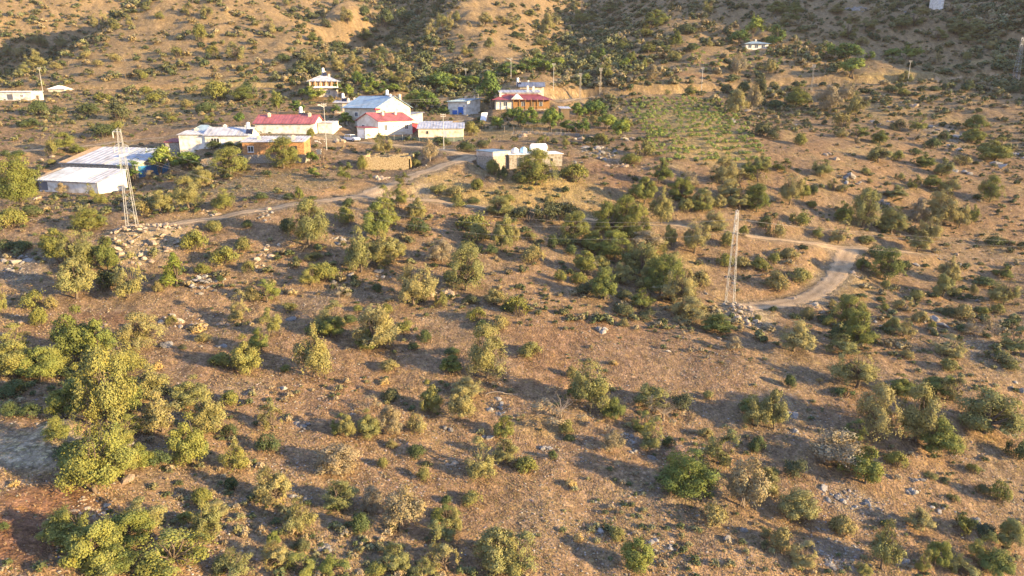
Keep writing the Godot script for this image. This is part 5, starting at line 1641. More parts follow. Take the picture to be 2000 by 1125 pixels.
func build_poles() -> void:
	var p := Vector2(-59.44, -110)
	var left := pylon(p.x, p.y, 15.0, 1.5, 14.0, true, "tall lattice steel pylon on the rubble heap, left side of the slope")
	p = Vector2(35.06, -110)
	var right := pylon(p.x, p.y, 15.2, 1.35, 60.0, false, "narrow lattice steel pylon above pale rubble near the track bend")
	p = Vector2(184.88, -272)
	pylon(p.x, p.y, 15.5, 1.8, 20.0, false, "distant lattice pylon standing on the ridge at the far right")
	for i in 3:
		var a: Vector3 = left[mini(i, left.size() - 1)]
		var b: Vector3 = right[mini(i, right.size() - 1)]
		cable(a, b, 4.6 + 0.5 * i, ["uppermost cable between the two slope pylons", "middle cable between the two slope pylons", "lowest cable between the two slope pylons"][i])
		var q: Array = [164.76, -150, 30.33]
		cable(b, Vector3(q[0], q[2] + 1.5 - 1.3 * i, q[1] + 1.0 * i), 2.6 + 0.5 * i, ["uppermost cable running right from the narrow pylon", "middle cable running right from the narrow pylon", "lowest cable running right from the narrow pylon"][i])
	var tops := []
	for q in [
			[Vector2(23.86, -258), 8.8, "concrete", 10.0, "left one of two ladder-like concrete poles right of the porch house"],
			[Vector2(30.62, -256), 9.4, "concrete", 10.0, "right one of two ladder-like concrete poles beside the road"],
			[Vector2(-36.62, -206), 6.6, "steel", 20.0, "slim pole rising behind the blue-grey gable roof"],
			[Vector2(-0.36, -262), 7.6, "steel", 0.0, "pale pole with street lamp behind the porch house"],
			[Vector2(14.39, -256), 8.4, "steel", 0.0, "slim pole right of the dark roofed back building"],
			[Vector2(-17.12, -275), 6.4, "steel", 0.0, "thin pole among dark orchard trees above the blue-doored house"],
			[Vector2(68.27, -266), 9.6, "steel", 0.0, "white pole beside the back road above the vineyard"],
			[Vector2(106.3, -262), 9.2, "concrete", -10.0, "leaning concrete pole on the road bank below the upper vineyard"],
			[Vector2(112.45, -296), 8.2, "wood", 0.0, "thin wooden pole in the upper vineyard"],
			[Vector2(146.52, -274), 8.6, "steel", 0.0, "tilted white pole in front of the right road cut"],
			[Vector2(-42.05, -164), 10.3, "steel", 30.0, "tall steel pole with lamp beside the village yard"],
			[Vector2(-15.09, -160), 7.9, "steel", 20.0, "steel pole in front of the cream barn"],
			[Vector2(-160.28, -252), 8.2, "steel", 0.0, "slim pole at the upper left beside the white shelter"],
			[Vector2(-138.6, -266), 8.0, "wood", 0.0, "thin pole on the upper left road"],
			[Vector2(-37.44, -140), 5.2, "wood", 0.0, "crooked wooden pole with a dark box, left of the ruin"],
			[Vector2(-39.87, -152), 4.8, "wood", 0.0, "thin wooden pole between brick house and steel lamp pole"],
			[Vector2(-10.85, -236), 6.0, "steel", 0.0, "short lamp pole behind the blue-doored house"]]:
		var at := pole(q[0].x, q[0].y, q[1], q[2], q[3], q[4])
		tops.append(at)
		if "lamp" in q[4]:
			street_lamp_arm(get_child(get_child_count() - 1), q[1])
		if "dark box" in q[4]:
			piece("meter_box", "shade_and_dark_paint", get_child(get_child_count() - 1), Vector3(-0.35, q[1] - 1.0, -0.3), Vector3(0.35, q[1] - 0.1, 0.3))
	var spans := [[0, 1, 0.2, "between the two concrete poles"], [0, 2, 2.2, "toward the blue-grey roof"]]
	for sp in spans:
		for i in 4:
			cable(tops[sp[0]][i], tops[sp[1]][mini(i, tops[sp[1]].size() - 1)], sp[2] + 0.15 * i, ["top", "second", "third", "lowest"][i] + " cable " + sp[3])
	for i in 2:
		cable(tops[2][i], tops[10][i], 0.9, ["left", "right"][i] + " cable from the roof pole to the yard pole")
		cable(tops[1][i], tops[6][i], 1.6, ["lower", "upper"][i] + " cable from concrete pole to white roadside pole")

func build_vineyards() -> void:
	rng.seed = 55
	for f in [[Vector2(37.27, -247.81), Vector2(72.16, -254.17), Vector2(60.33, -167.83), Vector2(32.29, -158.5), 20, 16, "low green grapevine in the fenced vineyard above the bare slope", "vines in the lower vineyard"],
			[Vector2(58.97, -285.1), Vector2(105.08, -290.69), Vector2(114.54, -309.75), Vector2(77.2, -309.09), 7, 11, "low grapevine in the upper vineyard below the orchard house", "vines in the upper vineyard"]]:
		for i in f[4]:
			for j in f[5]:
				if rng.randf() < 0.12:
					continue
				var u: float = (i + rng.randf_range(0.42, 0.58)) / f[4]
				var w: float = (j + rng.randf_range(0.25, 0.75)) / f[5]
				var p: Vector2 = f[0].lerp(f[1], w).lerp(f[3].lerp(f[2], w), u)
				var k: Array = stock.vine[rng.randi() % 3]
				var o := put("grapevine", k[0], M[["L1", "v0", "v0"][rng.randi() % 3]], self)
				var s := rng.randf_range(0.8, 1.45)
				o.position = Vector3(p.x, ground(p.x, p.y), p.y)
				o.rotation.y = rng.randf() * TAU
				o.scale = Vector3(s, s * rng.randf_range(0.8, 1.2), s)
				tag(o, f[6], "vine", f[7])
	# posts of the vineyard fence
	var line := [Vector2(72.51, -252.83), Vector2(63.78, -214.18), Vector2(59.2, -186.47), Vector2(61.02, -173.36)]
	var n := 0
	for i in line.size() - 1:
		for k in 5:
			var p: Vector2 = line[i].lerp(line[i + 1], k / 5.0)
			var b := Buf.new()
			b.tube(Vector3(0, -0.3, 0), Vector3(0, 1.3, 0), 0.05, 0.045, 6)
			var o := put("fence_post", b.mesh(), M.pale_bark, self)
			o.position = Vector3(p.x, ground(p.x, p.y), p.y)
			tag(o, "thin fence post along the right edge of the lower vineyard", "fence post", "fence posts of the vineyard")

func scatter() -> void:
	rng.seed = 909
	# loose stones and tufts of straw: nobody could count them
	var st := []
	var sc := []
	var gr := []
	var gc := []
	var tuft := Buf.new()
	for i in 9:
		var a := i * 2.4
		var foot := Vector3(cos(a), 0, sin(a)) * 0.12 * sqrt(i / 9.0)
		var tip := foot * 3.2 + Vector3(rng.randf_range(-0.1, 0.1), rng.randf_range(0.6, 1.0), rng.randf_range(-0.1, 0.1))
		var side := Vector3(-sin(a), 0, cos(a)) * 0.05
		tuft.tri(foot - side, foot + side, tip, Vector3(cos(a), 0.5, sin(a)))
	for i in 360000:
		var d := 36.0 * exp(rng.randf() * log(190.0 / 36.0))
		var x := (rng.randf() * 2.0 - 1.0) * (0.78 * d + 4.0)
		var road := field(soil.road, x, d) + field(soil.yard, x, d) + field(soil.dust, x, d)
		if road > 0.3:
			continue
		if field(soil.red, x, d) > 0.55 and rng.randf() < 0.85:
			continue
		var grey := maxf(field(soil.grey, x, d), field(soil.pale, x, d))
		var dens := 0.35 + 0.9 * patch.get_noise_2d(x * 1.3 + 50.0, d * 1.3) + grey
		if i % 2 == 0:
			if rng.randf() < dens:
				var s := (0.04 + 0.20 * pow(rng.randf(), 5.0)) * (1.0 + 0.5 * grey)
				st.append(Transform3D(Basis.from_euler(Vector3(rng.randf(), rng.randf() * TAU, rng.randf())).scaled(Vector3(s * 1.2, s * 0.8, s)), Vector3(x, ground(x, -d) + s * 0.15, -d)))
				var t := rng.randf_range(0.30, 0.54)
				sc.append(Color(t, t * rng.randf_range(0.80, 0.95), t * rng.randf_range(0.62, 0.88)))
		else:
			var g := 0.30 + 1.1 * patch.get_noise_2d(x * 0.9 - 90.0, d * 0.9 + 33.0) + field(soil.gold, x, d) - 0.5 * grey
			if rng.randf() < g:
				var s := rng.randf_range(0.10, 0.26)
				gr.append(Transform3D(Basis.from_euler(Vector3(0, rng.randf() * TAU, 0)).scaled(Vector3(s * 1.4, s, s * 1.4)), Vector3(x, ground(x, -d) - 0.02, -d)))
				var t := rng.randf_range(0.75, 1.25)
				gc.append(Color(0.36 * t, 0.26 * t, 0.15 * t) if rng.randf() < 0.85 else Color(0.17 * t, 0.17 * t, 0.06 * t))
	many("loose_stones", rocks[1], M.rock, st, sc, "loose stones strewn over the bare slope", "stones")
	many("dry_grass", tuft.mesh(), M.tuft, gr, gc, "tufts of straw-coloured dry grass on the slope", "grass")
	# small plants, thistles and seedlings between the trees
	var lo := []
	var lc := []
	for i in 50000:
		var d := 36.0 * exp(rng.randf() * log(330.0 / 36.0))
		var x := (rng.randf() * 2.0 - 1.0) * (0.92 * d + 10.0)
		if field(soil.road, x, d) + field(soil.yard, x, d) + field(soil.dust, x, d) > 0.2 or field(soil.red, x, d) > 0.5 or rng.randf() > lerpf(0.10, 0.34, smoothstep(70.0, 160.0, d)) + 0.75 * patch.get_noise_2d(x * 0.8 + 11.0, d * 0.8 - 70.0):
			continue
		var s := 0.12 + 0.5 * pow(rng.randf(), 2.5)
		lo.append(Transform3D(Basis.from_euler(Vector3(0, rng.randf() * TAU, 0)).scaled(Vector3(s, s * rng.randf_range(0.6, 1.1), s)), Vector3(x, ground(x, -d) - 0.03, -d)))
		var t := rng.randf_range(0.7, 1.25)
		var dry := rng.randf()
		lc.append(Color(0.10, 0.115, 0.045) * t if dry < 0.35 else (Color(0.20, 0.185, 0.085) * t if dry < 0.7 else Color(0.33, 0.25, 0.14) * t))
	foliage("scrub", Color.WHITE, 0.25)
	many("low_weeds", stock.weed[0][0], M.scrub, lo, lc, "low weeds and seedlings between the trees", "weeds")
	# scrub on the far hillsides and small plants between the trees
	var wh := [[], [], [], []]
	var wc := [[], [], [], []]
	for i in 54000:
		var d := 95.0 * exp(rng.randf() * log(560.0 / 95.0))
		var x := (rng.randf() * 2.0 - 1.0) * (0.92 * d + 10.0)
		var far := smoothstep(200.0, 300.0, d)
		if field(soil.road, x, d) + field(soil.yard, x, d) > 0.1 or level_at(x, d).x > 0.3 or (field(soil.gold, x, d) > 0.6 and d > 160.0 and x > 30.0):
			continue
		var q := patch.get_noise_2d(x * 0.35 + 7.0, d * 0.35)
		var g := (hill(x + 16.0, d) + hill(x - 16.0, d)) * 0.5 - hill(x, d)
		var scrub_cover := 0.37 + 0.7 * q + 0.22 * clampf(g, -1.5, 3.0) + (0.5 if d > 258.0 and d < 305.0 and x > -85.0 and x < 60.0 else 0.0)
		scrub_cover += far * (0.13 * clampf(hill(x + 10.0, d) - hill(x - 10.0, d), 0.0, 5.0) + (0.4 if x < -165.0 and d > 345.0 else 0.0))  # left back hill gets extra scrub, added to darken its sunlit slope
		if d < 200.0:
			scrub_cover *= 0.30
		if rng.randf() > scrub_cover:
			continue
		var s := (0.45 + 1.1 * pow(rng.randf(), 2.2)) * lerpf(0.6, 1.35, far) * (1.0 + 0.5 * clampf(scrub_cover - 0.6, 0.0, 1.0))
		var k := rng.randi() % 4
		wh[k].append(Transform3D(Basis.from_euler(Vector3(0, rng.randf() * TAU, 0)).scaled(Vector3(s, s * rng.randf_range(0.7, 1.15), s)), Vector3(x, ground(x, -d) - 0.05, -d)))
		var t := rng.randf_range(0.7, 1.2)
		var dry := rng.randf()
		wc[k].append(Color(0.075, 0.092, 0.038) * t if dry < 0.3 else (Color(0.150, 0.150, 0.065) * t if dry < 0.75 else Color(0.25, 0.20, 0.11) * t))
	for k in 4:
		many("hillside_scrub", stock.far_bush[k][0], M.scrub, wh[k], wc[k], "low mixed scrub covering the far hillsides", "scrub")

const PLANTS := [
	["b", -77.93, -109.51, 4.95, 3.29, "low olive-green shrub, nearest one below and left of the white metal shed"],
	["s", -78.13, -114.76, 3.27, 1.8, "dark green shrub, nearest one below and left of the white metal shed"],
	["g", -65.73, -109.01, 5.61, 3.49, "green oak, second one above and left of the rubble heap under the left pylon"],
	["s", -73, -100.56, 3.43, 2.02, "dark green shrub, third one below and left of the white metal shed"],
	["s", -71.04, -101.06, 3.44, 1.52, "dark green shrub left of the rubble heap under the left pylon"],
	["g", -64.01, -97.92, 4.51, 5.27, "green oak left of the rubble heap under the left pylon"],
	["o", -60.81, -97.74, 6.61, 5.65, "pale olive oak left of the rubble heap under the left pylon"],
	["g", -56.94, -97.52, 4.51, 5.25, "green oak below and left of the rubble heap under the left pylon"],
	["s", -55.11, -93.02, 3.71, 3.27, "dark green shrub below and left of the rubble heap under the left pylon"],
	["o", -57.16, -89.79, 5.58, 5.55, "pale olive oak below and left of the rubble heap under the left pylon"],
	["o", -51.21, -91.09, 4.82, 6.3, "pale olive oak left of the bright conifer"],
	["c", -46.56, -95.47, 4.88, 4.66, "bright pointed conifer near the dark grey stone heap"],
	["b", -48.24, -93.36, 1.79, 1.81, "low olive-green shrub, nearest one below and left of the bright conifer"],
	["b", -44.46, -99.16, 2.69, 1.84, "low olive-green shrub above the dark grey stone heap"],
	["s", -41.23, -97.42, 1.55, 1.12, "dark green shrub above and right of the dark grey stone heap"],
	["o", -35.52, -87.73, 3.03, 4.37, "pale olive oak, nearest one below and right of the dark grey stone heap"],
	["b", -47.91, -105.17, 4.24, 3.48, "low olive-green shrub right of the rubble heap under the left pylon"],
	["b", -47.06, -110.63, 3.25, 2.04, "low olive-green shrub above and right of the rubble heap under the left pylon"],
	["b", -42.28, -101.99, 4.41, 3.08, "low olive-green shrub, nearest one above and right of the dark grey stone heap"],
	["b", -40.82, -105.71, 3.13, 2.22, "low olive-green shrub, third one above and right of the dark grey stone heap"],
	["b", -38.24, -100.29, 2.18, 1.92, "low olive-green shrub, second one above and right of the dark grey stone heap"],
	["b", -35.54, -93.34, 2.56, 2.74, "low olive-green shrub, nearest one right of the dark grey stone heap"],
	["s", -42.12, -111.91, 2.04, 1.41, "dark green shrub, second one below and left of the left dirt track"],
	["b", -57.22, -82.12, 2.49, 2.62, "low olive-green shrub, second one below and left of the bright conifer"],
	["b", -60.89, -87.15, 3.58, 2.41, "low olive-green shrub below and left of the rubble heap under the left pylon"],
	["b", -58.56, -86.57, 1.9, 1.89, "low olive-green shrub left of the bright conifer"],
	["y", -62.78, -83.97, 1.58, 4.07, "yellow-green tree below and left of the rubble heap under the left pylon"],
	["g", -47.77, -73.26, 5.52, 6.25, "green oak above the largest yellow-green tree"],
	["y", -45.33, -73.8, 3.8, 5.22, "yellow-green tree, second one above the largest yellow-green tree"],
	["o", -43.03, -78.35, 6.15, 4.28, "pale olive oak below the bright conifer"],
	["b", -42.94, -85.56, 1.66, 1.44, "low olive-green shrub below and left of the dark grey stone heap"],
	["y", -54.28, -73, 4.25, 3.69, "yellow-green tree, fourth one above and left of the largest yellow-green tree"],
	["y", -50.35, -67.36, 4.64, 4.06, "yellow-green tree above the pale excavated bank"],
	["y", -47.88, -68.72, 4.03, 3.75, "yellow-green tree, second one above and left of the largest yellow-green tree"],
	["s", -46.3, -69.04, 2.46, 1.35, "dark green shrub above and left of the largest yellow-green tree"],
	["y", -40.9, -69.92, 6.27, 4.76, "yellow-green tree, nearest one above the largest yellow-green tree"],
	["y", -29.65, -74.76, 4.3, 4.54, "yellow-green tree below the dark grey stone heap"],
	["b", -32.87, -75.81, 3.39, 1.85, "low olive-green shrub, second one below the dark grey stone heap"],
	["t", -39, -73.26, 1.22, 1.11, "straw grass clump above and right of the largest yellow-green tree"],
	["s", -38.56, -78.61, 1.29, 0.68, "dark green shrub below the dark grey stone heap"],
	["b", -37.25, -81.33, 2.26, 1.05, "low olive-green shrub, nearest one below the dark grey stone heap"],
	["t", -39.22, -84.73, 2.78, 1.17, "straw grass clump below the dark grey stone heap"],
	["o", -31.33, -108.28, 7.27, 7.57, "pale olive oak below the left dirt track"],
	["s", -35.58, -111.31, 3.19, 2.58, "dark green shrub, nearest one below and left of the left dirt track"],
	["b", -27.51, -116.02, 3.71, 3.32, "low olive-green shrub below and right of the left dirt track"],
	["s", -28.11, -121.53, 2.51, 1.67, "dark green shrub right of the left dirt track"],
	["g", -22.02, -123.39, 3.93, 4.27, "green oak left of the pale excavation by the track"],
	["g", -19.89, -124.9, 3.32, 4.04, "green oak, nearest one below and left of the pale excavation by the track"],
	["g", -20.63, -118.74, 4.68, 4.63, "green oak, second one below and left of the pale excavation by the track"],
	["y", -21.68, -112.3, 5.48, 6.66, "yellow-green tree below and right of the left dirt track"],
	["o", -22.72, -102.97, 5.08, 7.1, "pale olive oak, nearest one below and right of the left dirt track"],
	["o", -19.74, -105.01, 5.17, 5.94, "pale olive oak, second one below and right of the left dirt track"],
	["o", -18.23, -107.79, 3.97, 3.58, "pale olive oak, second one below the pale excavation by the track"],
	["o", -16.51, -122.32, 4.56, 4.52, "pale olive oak, nearest one below the pale excavation by the track"],
	["s", -15.96, -117.64, 4.59, 2.93, "dark green shrub below the pale excavation by the track"],
	["b", -27.53, -100.37, 5.44, 2.64, "low olive-green shrub, second one below the left dirt track"],
	["y", -28.79, -98.47, 3.36, 3.31, "yellow-green tree, second one right of the dark grey stone heap"],
	["b", -29.71, -104.63, 3.11, 1.37, "low olive-green shrub, nearest one below the left dirt track"],
	["s", -19.39, -98.66, 1.84, 1.36, "dark green shrub below and right of the left dirt track"],
	["d", -24.24, -95.8, 3.28, 2.63, "dry greyish-tan tree right of the dark grey stone heap"],
	["o", -13.51, -95.35, 6.53, 6.42, "pale olive oak, fourth one below the pale excavation by the track"],
	["b", -10.06, -95.24, 2.09, 2.6, "low olive-green shrub, fourth one above the bleached dead branch"],
	["o", -6.91, -100.14, 7.13, 7.31, "pale olive oak, third one below the pale excavation by the track"],
	["b", -8.96, -102.63, 2.79, 2.17, "low olive-green shrub below the pale excavation by the track"],
	["d", -11.41, -108.72, 4.67, 3.88, "dry greyish-tan tree below the pale excavation by the track"],
	["s", -5.81, -96.92, 2.85, 1.21, "dark green shrub, third one above the bleached dead branch"],
	["b", -2.42, -97.08, 3.46, 2.75, "low olive-green shrub, third one above the bleached dead branch"],
	["s", -0.38, -95.1, 2.55, 1.47, "dark green shrub, second one above the bleached dead branch"],
	["y", -33.39, -93.18, 3.78, 3.37, "yellow-green tree, nearest one right of the dark grey stone heap"],
	["b", -29.96, -91.71, 2.52, 1.45, "low olive-green shrub, second one right of the dark grey stone heap"],
	["y", -30.33, -84.34, 2.93, 3.69, "yellow-green tree, nearest one below and right of the dark grey stone heap"],
	["o", -23.55, -88.88, 4.74, 3.64, "pale olive oak right of the dark grey stone heap"],
	["g", -22.92, -85.25, 3.77, 2.78, "green oak below and right of the dark grey stone heap"],
	["s", -24.99, -85.54, 3, 1.69, "dark green shrub below and right of the dark grey stone heap"],
	["o", -17.35, -84.4, 6.66, 5.62, "pale olive oak above and left of the bleached dead branch"],
	["g", -18.08, -84.05, 3.99, 2.43, "green oak, second one above and left of the bleached dead branch"],
	["s", -21.5, -90.01, 2.42, 1.39, "dark green shrub right of the dark grey stone heap"],
	["b", -21.08, -93.28, 1.8, 1.06, "low olive-green shrub, third one right of the dark grey stone heap"],
	["b", -16.95, -92.56, 1.79, 1.55, "low olive-green shrub, second one above and left of the bleached dead branch"],
	["b", -14.04, -88.64, 2.7, 1.6, "low olive-green shrub, nearest one above and left of the bleached dead branch"],
	["s", -11.14, -86, 2.1, 1.83, "dark green shrub, third one above and left of the bleached dead branch"],
	["s", -12.32, -84.1, 1.83, 1.13, "dark green shrub, second one above and left of the bleached dead branch"],
	["y", -29.93, -79.77, 2.79, 3.25, "yellow-green tree, second one below and right of the dark grey stone heap"],
	["b", -4.67, -91.54, 3.03, 2.13, "low olive-green shrub, second one above the bleached dead branch"],
	["s", -3.96, -89.92, 2.19, 1.42, "dark green shrub, nearest one above the bleached dead branch"],
	["b", -1.64, -90.4, 3, 2.1, "low olive-green shrub, nearest one above the bleached dead branch"],
	["s", -7.51, -83.75, 2.28, 0.92, "dark green shrub, nearest one above and left of the bleached dead branch"],
	["b", -13.99, -133.93, 4.23, 1.81, "low olive-green shrub above and right of the pale excavation by the track"],
	["b", -10.98, -133.63, 3.88, 2.16, "low olive-green shrub, nearest one right of the pale excavation by the track"],
	["b", -10.22, -131.31, 3.12, 2.16, "low olive-green shrub, second one right of the pale excavation by the track"],
	["s", -7.3, -131.72, 2.72, 1.49, "dark green shrub right of the pale excavation by the track"],
	["b", -6.63, -136.6, 3.24, 2.25, "low olive-green shrub below and left of the square block building"],
	["b", -0.81, -133.81, 2.83, 1.54, "low olive-green shrub, second one below the square block building"],
	["o", -2.49, -126.65, 5.73, 3.61, "pale olive oak, nearest one below and right of the pale excavation by the track"],
	["b", -7.39, -121.97, 6.5, 3.29, "low olive-green shrub, second one below and right of the pale excavation by the track"],
	["b", -5.83, -117.84, 4.73, 3.29, "low olive-green shrub, third one below and right of the pale excavation by the track"],
	["o", -1.77, -115.25, 4.23, 6.63, "pale olive oak, second one below and right of the pale excavation by the track"],
	["s", -4.09, -113.62, 3.58, 1.73, "dark green shrub, second one below and right of the pale excavation by the track"],
	["s", -7.28, -114.96, 3.01, 1.51, "dark green shrub, nearest one below and right of the pale excavation by the track"],
	["b", -9.68, -127.5, 3.38, 1.42, "low olive-green shrub, nearest one below and right of the pale excavation by the track"],
	["s", 2.85, -142, 7.26, 2.92, "dark green shrub below and left of the flat roof with tanks"],
	["s", 2.86, -126.49, 6.56, 3.04, "dark green shrub, second one below the square block building"],
	["s", 5.77, -127.3, 4.3, 4.19, "dark green shrub, nearest one below the flat roof with tanks"],
	["s", 8.77, -129.17, 8.36, 3.36, "dark green shrub, second one below the flat roof with tanks"],
	["b", 7, -135.44, 2.15, 1.94, "low olive-green shrub, nearest one below the flat roof with tanks"],
	["g", 17.04, -127.07, 6.57, 6.36, "green oak, second one below the stone pile above the bare field"],
	["g", 10.97, -123.42, 6.39, 5.43, "green oak, second one below the flat roof with tanks"],
	["g", 22.07, -125.74, 6.13, 7.84, "green oak above and left of the narrow right pylon"],
	["b", 13.67, -122.17, 4.26, 2.83, "low olive-green shrub, second one below the flat roof with tanks"],
	["y", 17.75, -119, 6.93, 5.53, "yellow-green tree left of the narrow right pylon"],
	["d", 23.28, -122.57, 7.5, 4.51, "dry greyish-tan tree, nearest one left of the narrow right pylon"],
	["o", 21.73, -114.81, 6.72, 6.39, "pale olive oak, third one left of the narrow right pylon"],
	["o", 25.43, -123.52, 5.67, 3.41, "pale olive oak, second one left of the narrow right pylon"],
	["o", 28.81, -126.22, 3.09, 4.33, "pale olive oak, second one above and left of the narrow right pylon"],
	["o", 32.57, -124.81, 6.11, 6.66, "pale olive oak, nearest one above and left of the narrow right pylon"],
	["g", 26.11, -140.04, 5.19, 5.54, "green oak, third one below and right of the stone pile above the bare field"],
	["o", 28.07, -133.34, 5.33, 7.36, "pale olive oak, third one above and left of the narrow right pylon"],
	["g", 33.23, -142.37, 5.65, 4.49, "green oak, fourth one below and right of the stone pile above the bare field"],
	["g", 37.26, -138.9, 4.8, 4.42, "green oak, nearest one above the narrow right pylon"],
	["o", 41.25, -140.91, 3.37, 3.11, "pale olive oak, second one above the narrow right pylon"],
	["b", 33.97, -138.24, 3.67, 2.94, "low olive-green shrub above and left of the narrow right pylon"],
	["g", 49.04, -142.17, 5.66, 5.97, "green oak, second one above the narrow right pylon"],
	["o", 45.3, -141.57, 4.89, 4.51, "pale olive oak, third one above the narrow right pylon"],
	["o", 38.01, -132.87, 6.05, 3.92, "pale olive oak, nearest one above the narrow right pylon"],
	["s", 38.41, -132.03, 3.79, 1.72, "dark green shrub above the narrow right pylon"],
	["b", 39.25, -127.71, 2.75, 3.44, "low olive-green shrub, nearest one above the narrow right pylon"],
	["b", 43.44, -131.55, 2.12, 2.22, "low olive-green shrub, second one above the narrow right pylon"],
	["b", 37.65, -122.19, 3.64, 2.56, "low olive-green shrub, nearest one below and left of the narrow right pylon"],
	["b", 40.53, -122.32, 3.64, 2.24, "low olive-green shrub, nearest one below and right of the narrow right pylon"],
	["b", 43.57, -122.01, 3.97, 2.52, "low olive-green shrub, second one below and right of the narrow right pylon"],
	["s", 49.54, -137.49, 2.86, 2.58, "dark green shrub above and right of the narrow right pylon"],
	["b", 3.36, -112.54, 4.25, 3.16, "low olive-green shrub, fifth one below and right of the pale excavation by the track"],
	["b", 3.03, -120.97, 3.24, 1.63, "low olive-green shrub, fourth one below and right of the pale excavation by the track"],
	["s", 6.81, -119.27, 1.88, 2.59, "dark green shrub, fourth one below the flat roof with tanks"],
	["s", 9.97, -117.55, 2.47, 1.9, "dark green shrub, fifth one below the flat roof with tanks"],
	["d", 12.82, -111.03, 3.43, 2.74, "dry greyish-tan tree, second one above the bare stony slope"],
	["d", 17.86, -113.86, 2.81, 2.53, "dry greyish-tan tree, second one left of the narrow right pylon"],
	["g", 13.95, -103.23, 4.82, 5.59, "green oak, second one above the bare stony slope"],
	["s", 11.2, -104.74, 3.9, 2.05, "dark green shrub above and left of the bare stony slope"],
	["s", 16.38, -99.99, 3.74, 1.68, "dark green shrub, second one above the bare stony slope"],
	["s", 20.08, -99.57, 3.73, 1.5, "dark green shrub, nearest one above the bare stony slope"],
	["g", 23.72, -108.48, 6.06, 7.11, "green oak, second one below and left of the narrow right pylon"],
	["o", 26.24, -106.08, 6.6, 6.55, "pale olive oak below and left of the narrow right pylon"],
	["o", 26.4, -100.38, 6.9, 4.15, "pale olive oak left of the pale rubble at the right pylon"],
	["b", 31.21, -114.14, 4.04, 2.93, "low olive-green shrub, second one below and left of the narrow right pylon"],
	["g", 30.09, -97.4, 4.9, 3.09, "green oak left of the pale rubble at the right pylon"],
	["b", 7.47, -107.55, 2.34, 2.05, "low olive-green shrub, third one above and left of the bare stony slope"],
	["b", 15.8, -95.98, 1.86, 1.35, "low olive-green shrub above the bare stony slope"],
	["b", 0.88, -94.27, 3.89, 3.38, "low olive-green shrub, second one above and left of the bare stony slope"],
	["d", 29.99, -91.14, 2.32, 2.05, "dry greyish-tan tree below the pale rubble at the right pylon"],
	["b", 37.36, -103.28, 1.43, 1.24, "low olive-green shrub above and right of the pale rubble at the right pylon"],
	["b", 2.23, -85.15, 3.56, 2.12, "low olive-green shrub above and right of the bleached dead branch"],
	["o", 0.41, -119.33, 2.19, 3.79, "pale olive oak, third one below and right of the pale excavation by the track"],
	["g", 20.71, -130.55, 5.94, 5.42, "green oak, nearest one below the stone pile above the bare field"],
	["g", 14.86, -120.22, 5.52, 4.26, "green oak left of the narrow right pylon"],
	["o", 25.79, -116.47, 5.74, 4.8, "pale olive oak, nearest one left of the narrow right pylon"],
	["g", 25.82, -111.27, 5.86, 5.94, "green oak, nearest one below and left of the narrow right pylon"],
	["o", 18.02, -111.27, 4.47, 4.01, "pale olive oak, fifth one left of the narrow right pylon"],
	["s", 17.17, -121.02, 3.81, 2.15, "dark green shrub, third one left of the narrow right pylon"],
	["s", 23.13, -113.7, 3.61, 2, "dark green shrub, second one left of the narrow right pylon"],
	["s", 9.14, -121.38, 4.13, 2.14, "dark green shrub, third one below the flat roof with tanks"],
	["b", 14.87, -115.41, 3.74, 2.38, "low olive-green shrub left of the narrow right pylon"],
	["s", 17.12, -105.06, 3.08, 1.6, "dark green shrub, third one above the bare stony slope"],
	["b", 21.44, -110.03, 4.19, 2.79, "low olive-green shrub, fourth one below and left of the narrow right pylon"],
	["g", 11.87, -111.9, 4.48, 4.03, "green oak, third one above the bare stony slope"],
	["s", 26.23, -118.77, 3.76, 1.8, "dark green shrub, nearest one left of the narrow right pylon"],
	["o", 20.46, -116.96, 4.68, 4.57, "pale olive oak, fourth one left of the narrow right pylon"],
	["b", 28.82, -115.43, 3.76, 2.38, "low olive-green shrub, third one below and left of the narrow right pylon"],
	["s", 14.07, -108.39, 3.16, 1.65, "dark green shrub, fourth one above the bare stony slope"],
	["b", 10.52, -108.23, 3.24, 1.97, "low olive-green shrub, nearest one above and left of the bare stony slope"],
	["d", 22.37, -106.73, 3.65, 2.59, "dry greyish-tan tree, nearest one above the bare stony slope"],
	["g", 19.63, -102.42, 4.47, 3.34, "green oak, nearest one above the bare stony slope"],
	["o", 57.48, -147.13, 5.85, 6.94, "pale olive oak, nearest one left of the white rock outcrop"],
	["g", 62.2, -151.78, 4.01, 4.51, "green oak, nearest one left of the white rock outcrop"],
	["s", 65.36, -154.71, 2.79, 2.16, "dark green shrub, nearest one below and left of the white rock outcrop"],
	["o", 71.14, -157.75, 2.5, 2.73, "pale olive oak below and left of the white rock outcrop"],
	["g", 93.5, -164.79, 3.48, 3.24, "green oak, nearest one above and right of the grey scree patch"],
	["g", 97.96, -166.83, 4.83, 3.21, "green oak, second one above and right of the grey scree patch"],
	["o", 100.95, -165.35, 5.67, 3.98, "pale olive oak, second one above and right of the grey scree patch"],
	["g", 109.52, -162.65, 6.46, 6.4, "green oak right of the grey scree patch"],
	["o", 72.16, -144.93, 7.47, 8.55, "pale olive oak, nearest one below and left of the grey scree patch"],
	["g", 68.19, -145.12, 4.64, 4.65, "green oak left of the grey scree patch"],
	["o", 85.47, -158.98, 5.04, 3.44, "pale olive oak, nearest one above and right of the grey scree patch"],
	["o", 79.01, -155.1, 2.88, 3.07, "pale olive oak above and left of the grey scree patch"],
	["o", 78.44, -144.66, 7.03, 5.97, "pale olive oak below the grey scree patch"],
	["d", 87.77, -151.81, 4.45, 5.69, "dry greyish-tan tree right of the grey scree patch"],
	["o", 92.48, -151.4, 7.8, 8.48, "pale olive oak, nearest one right of the grey scree patch"],
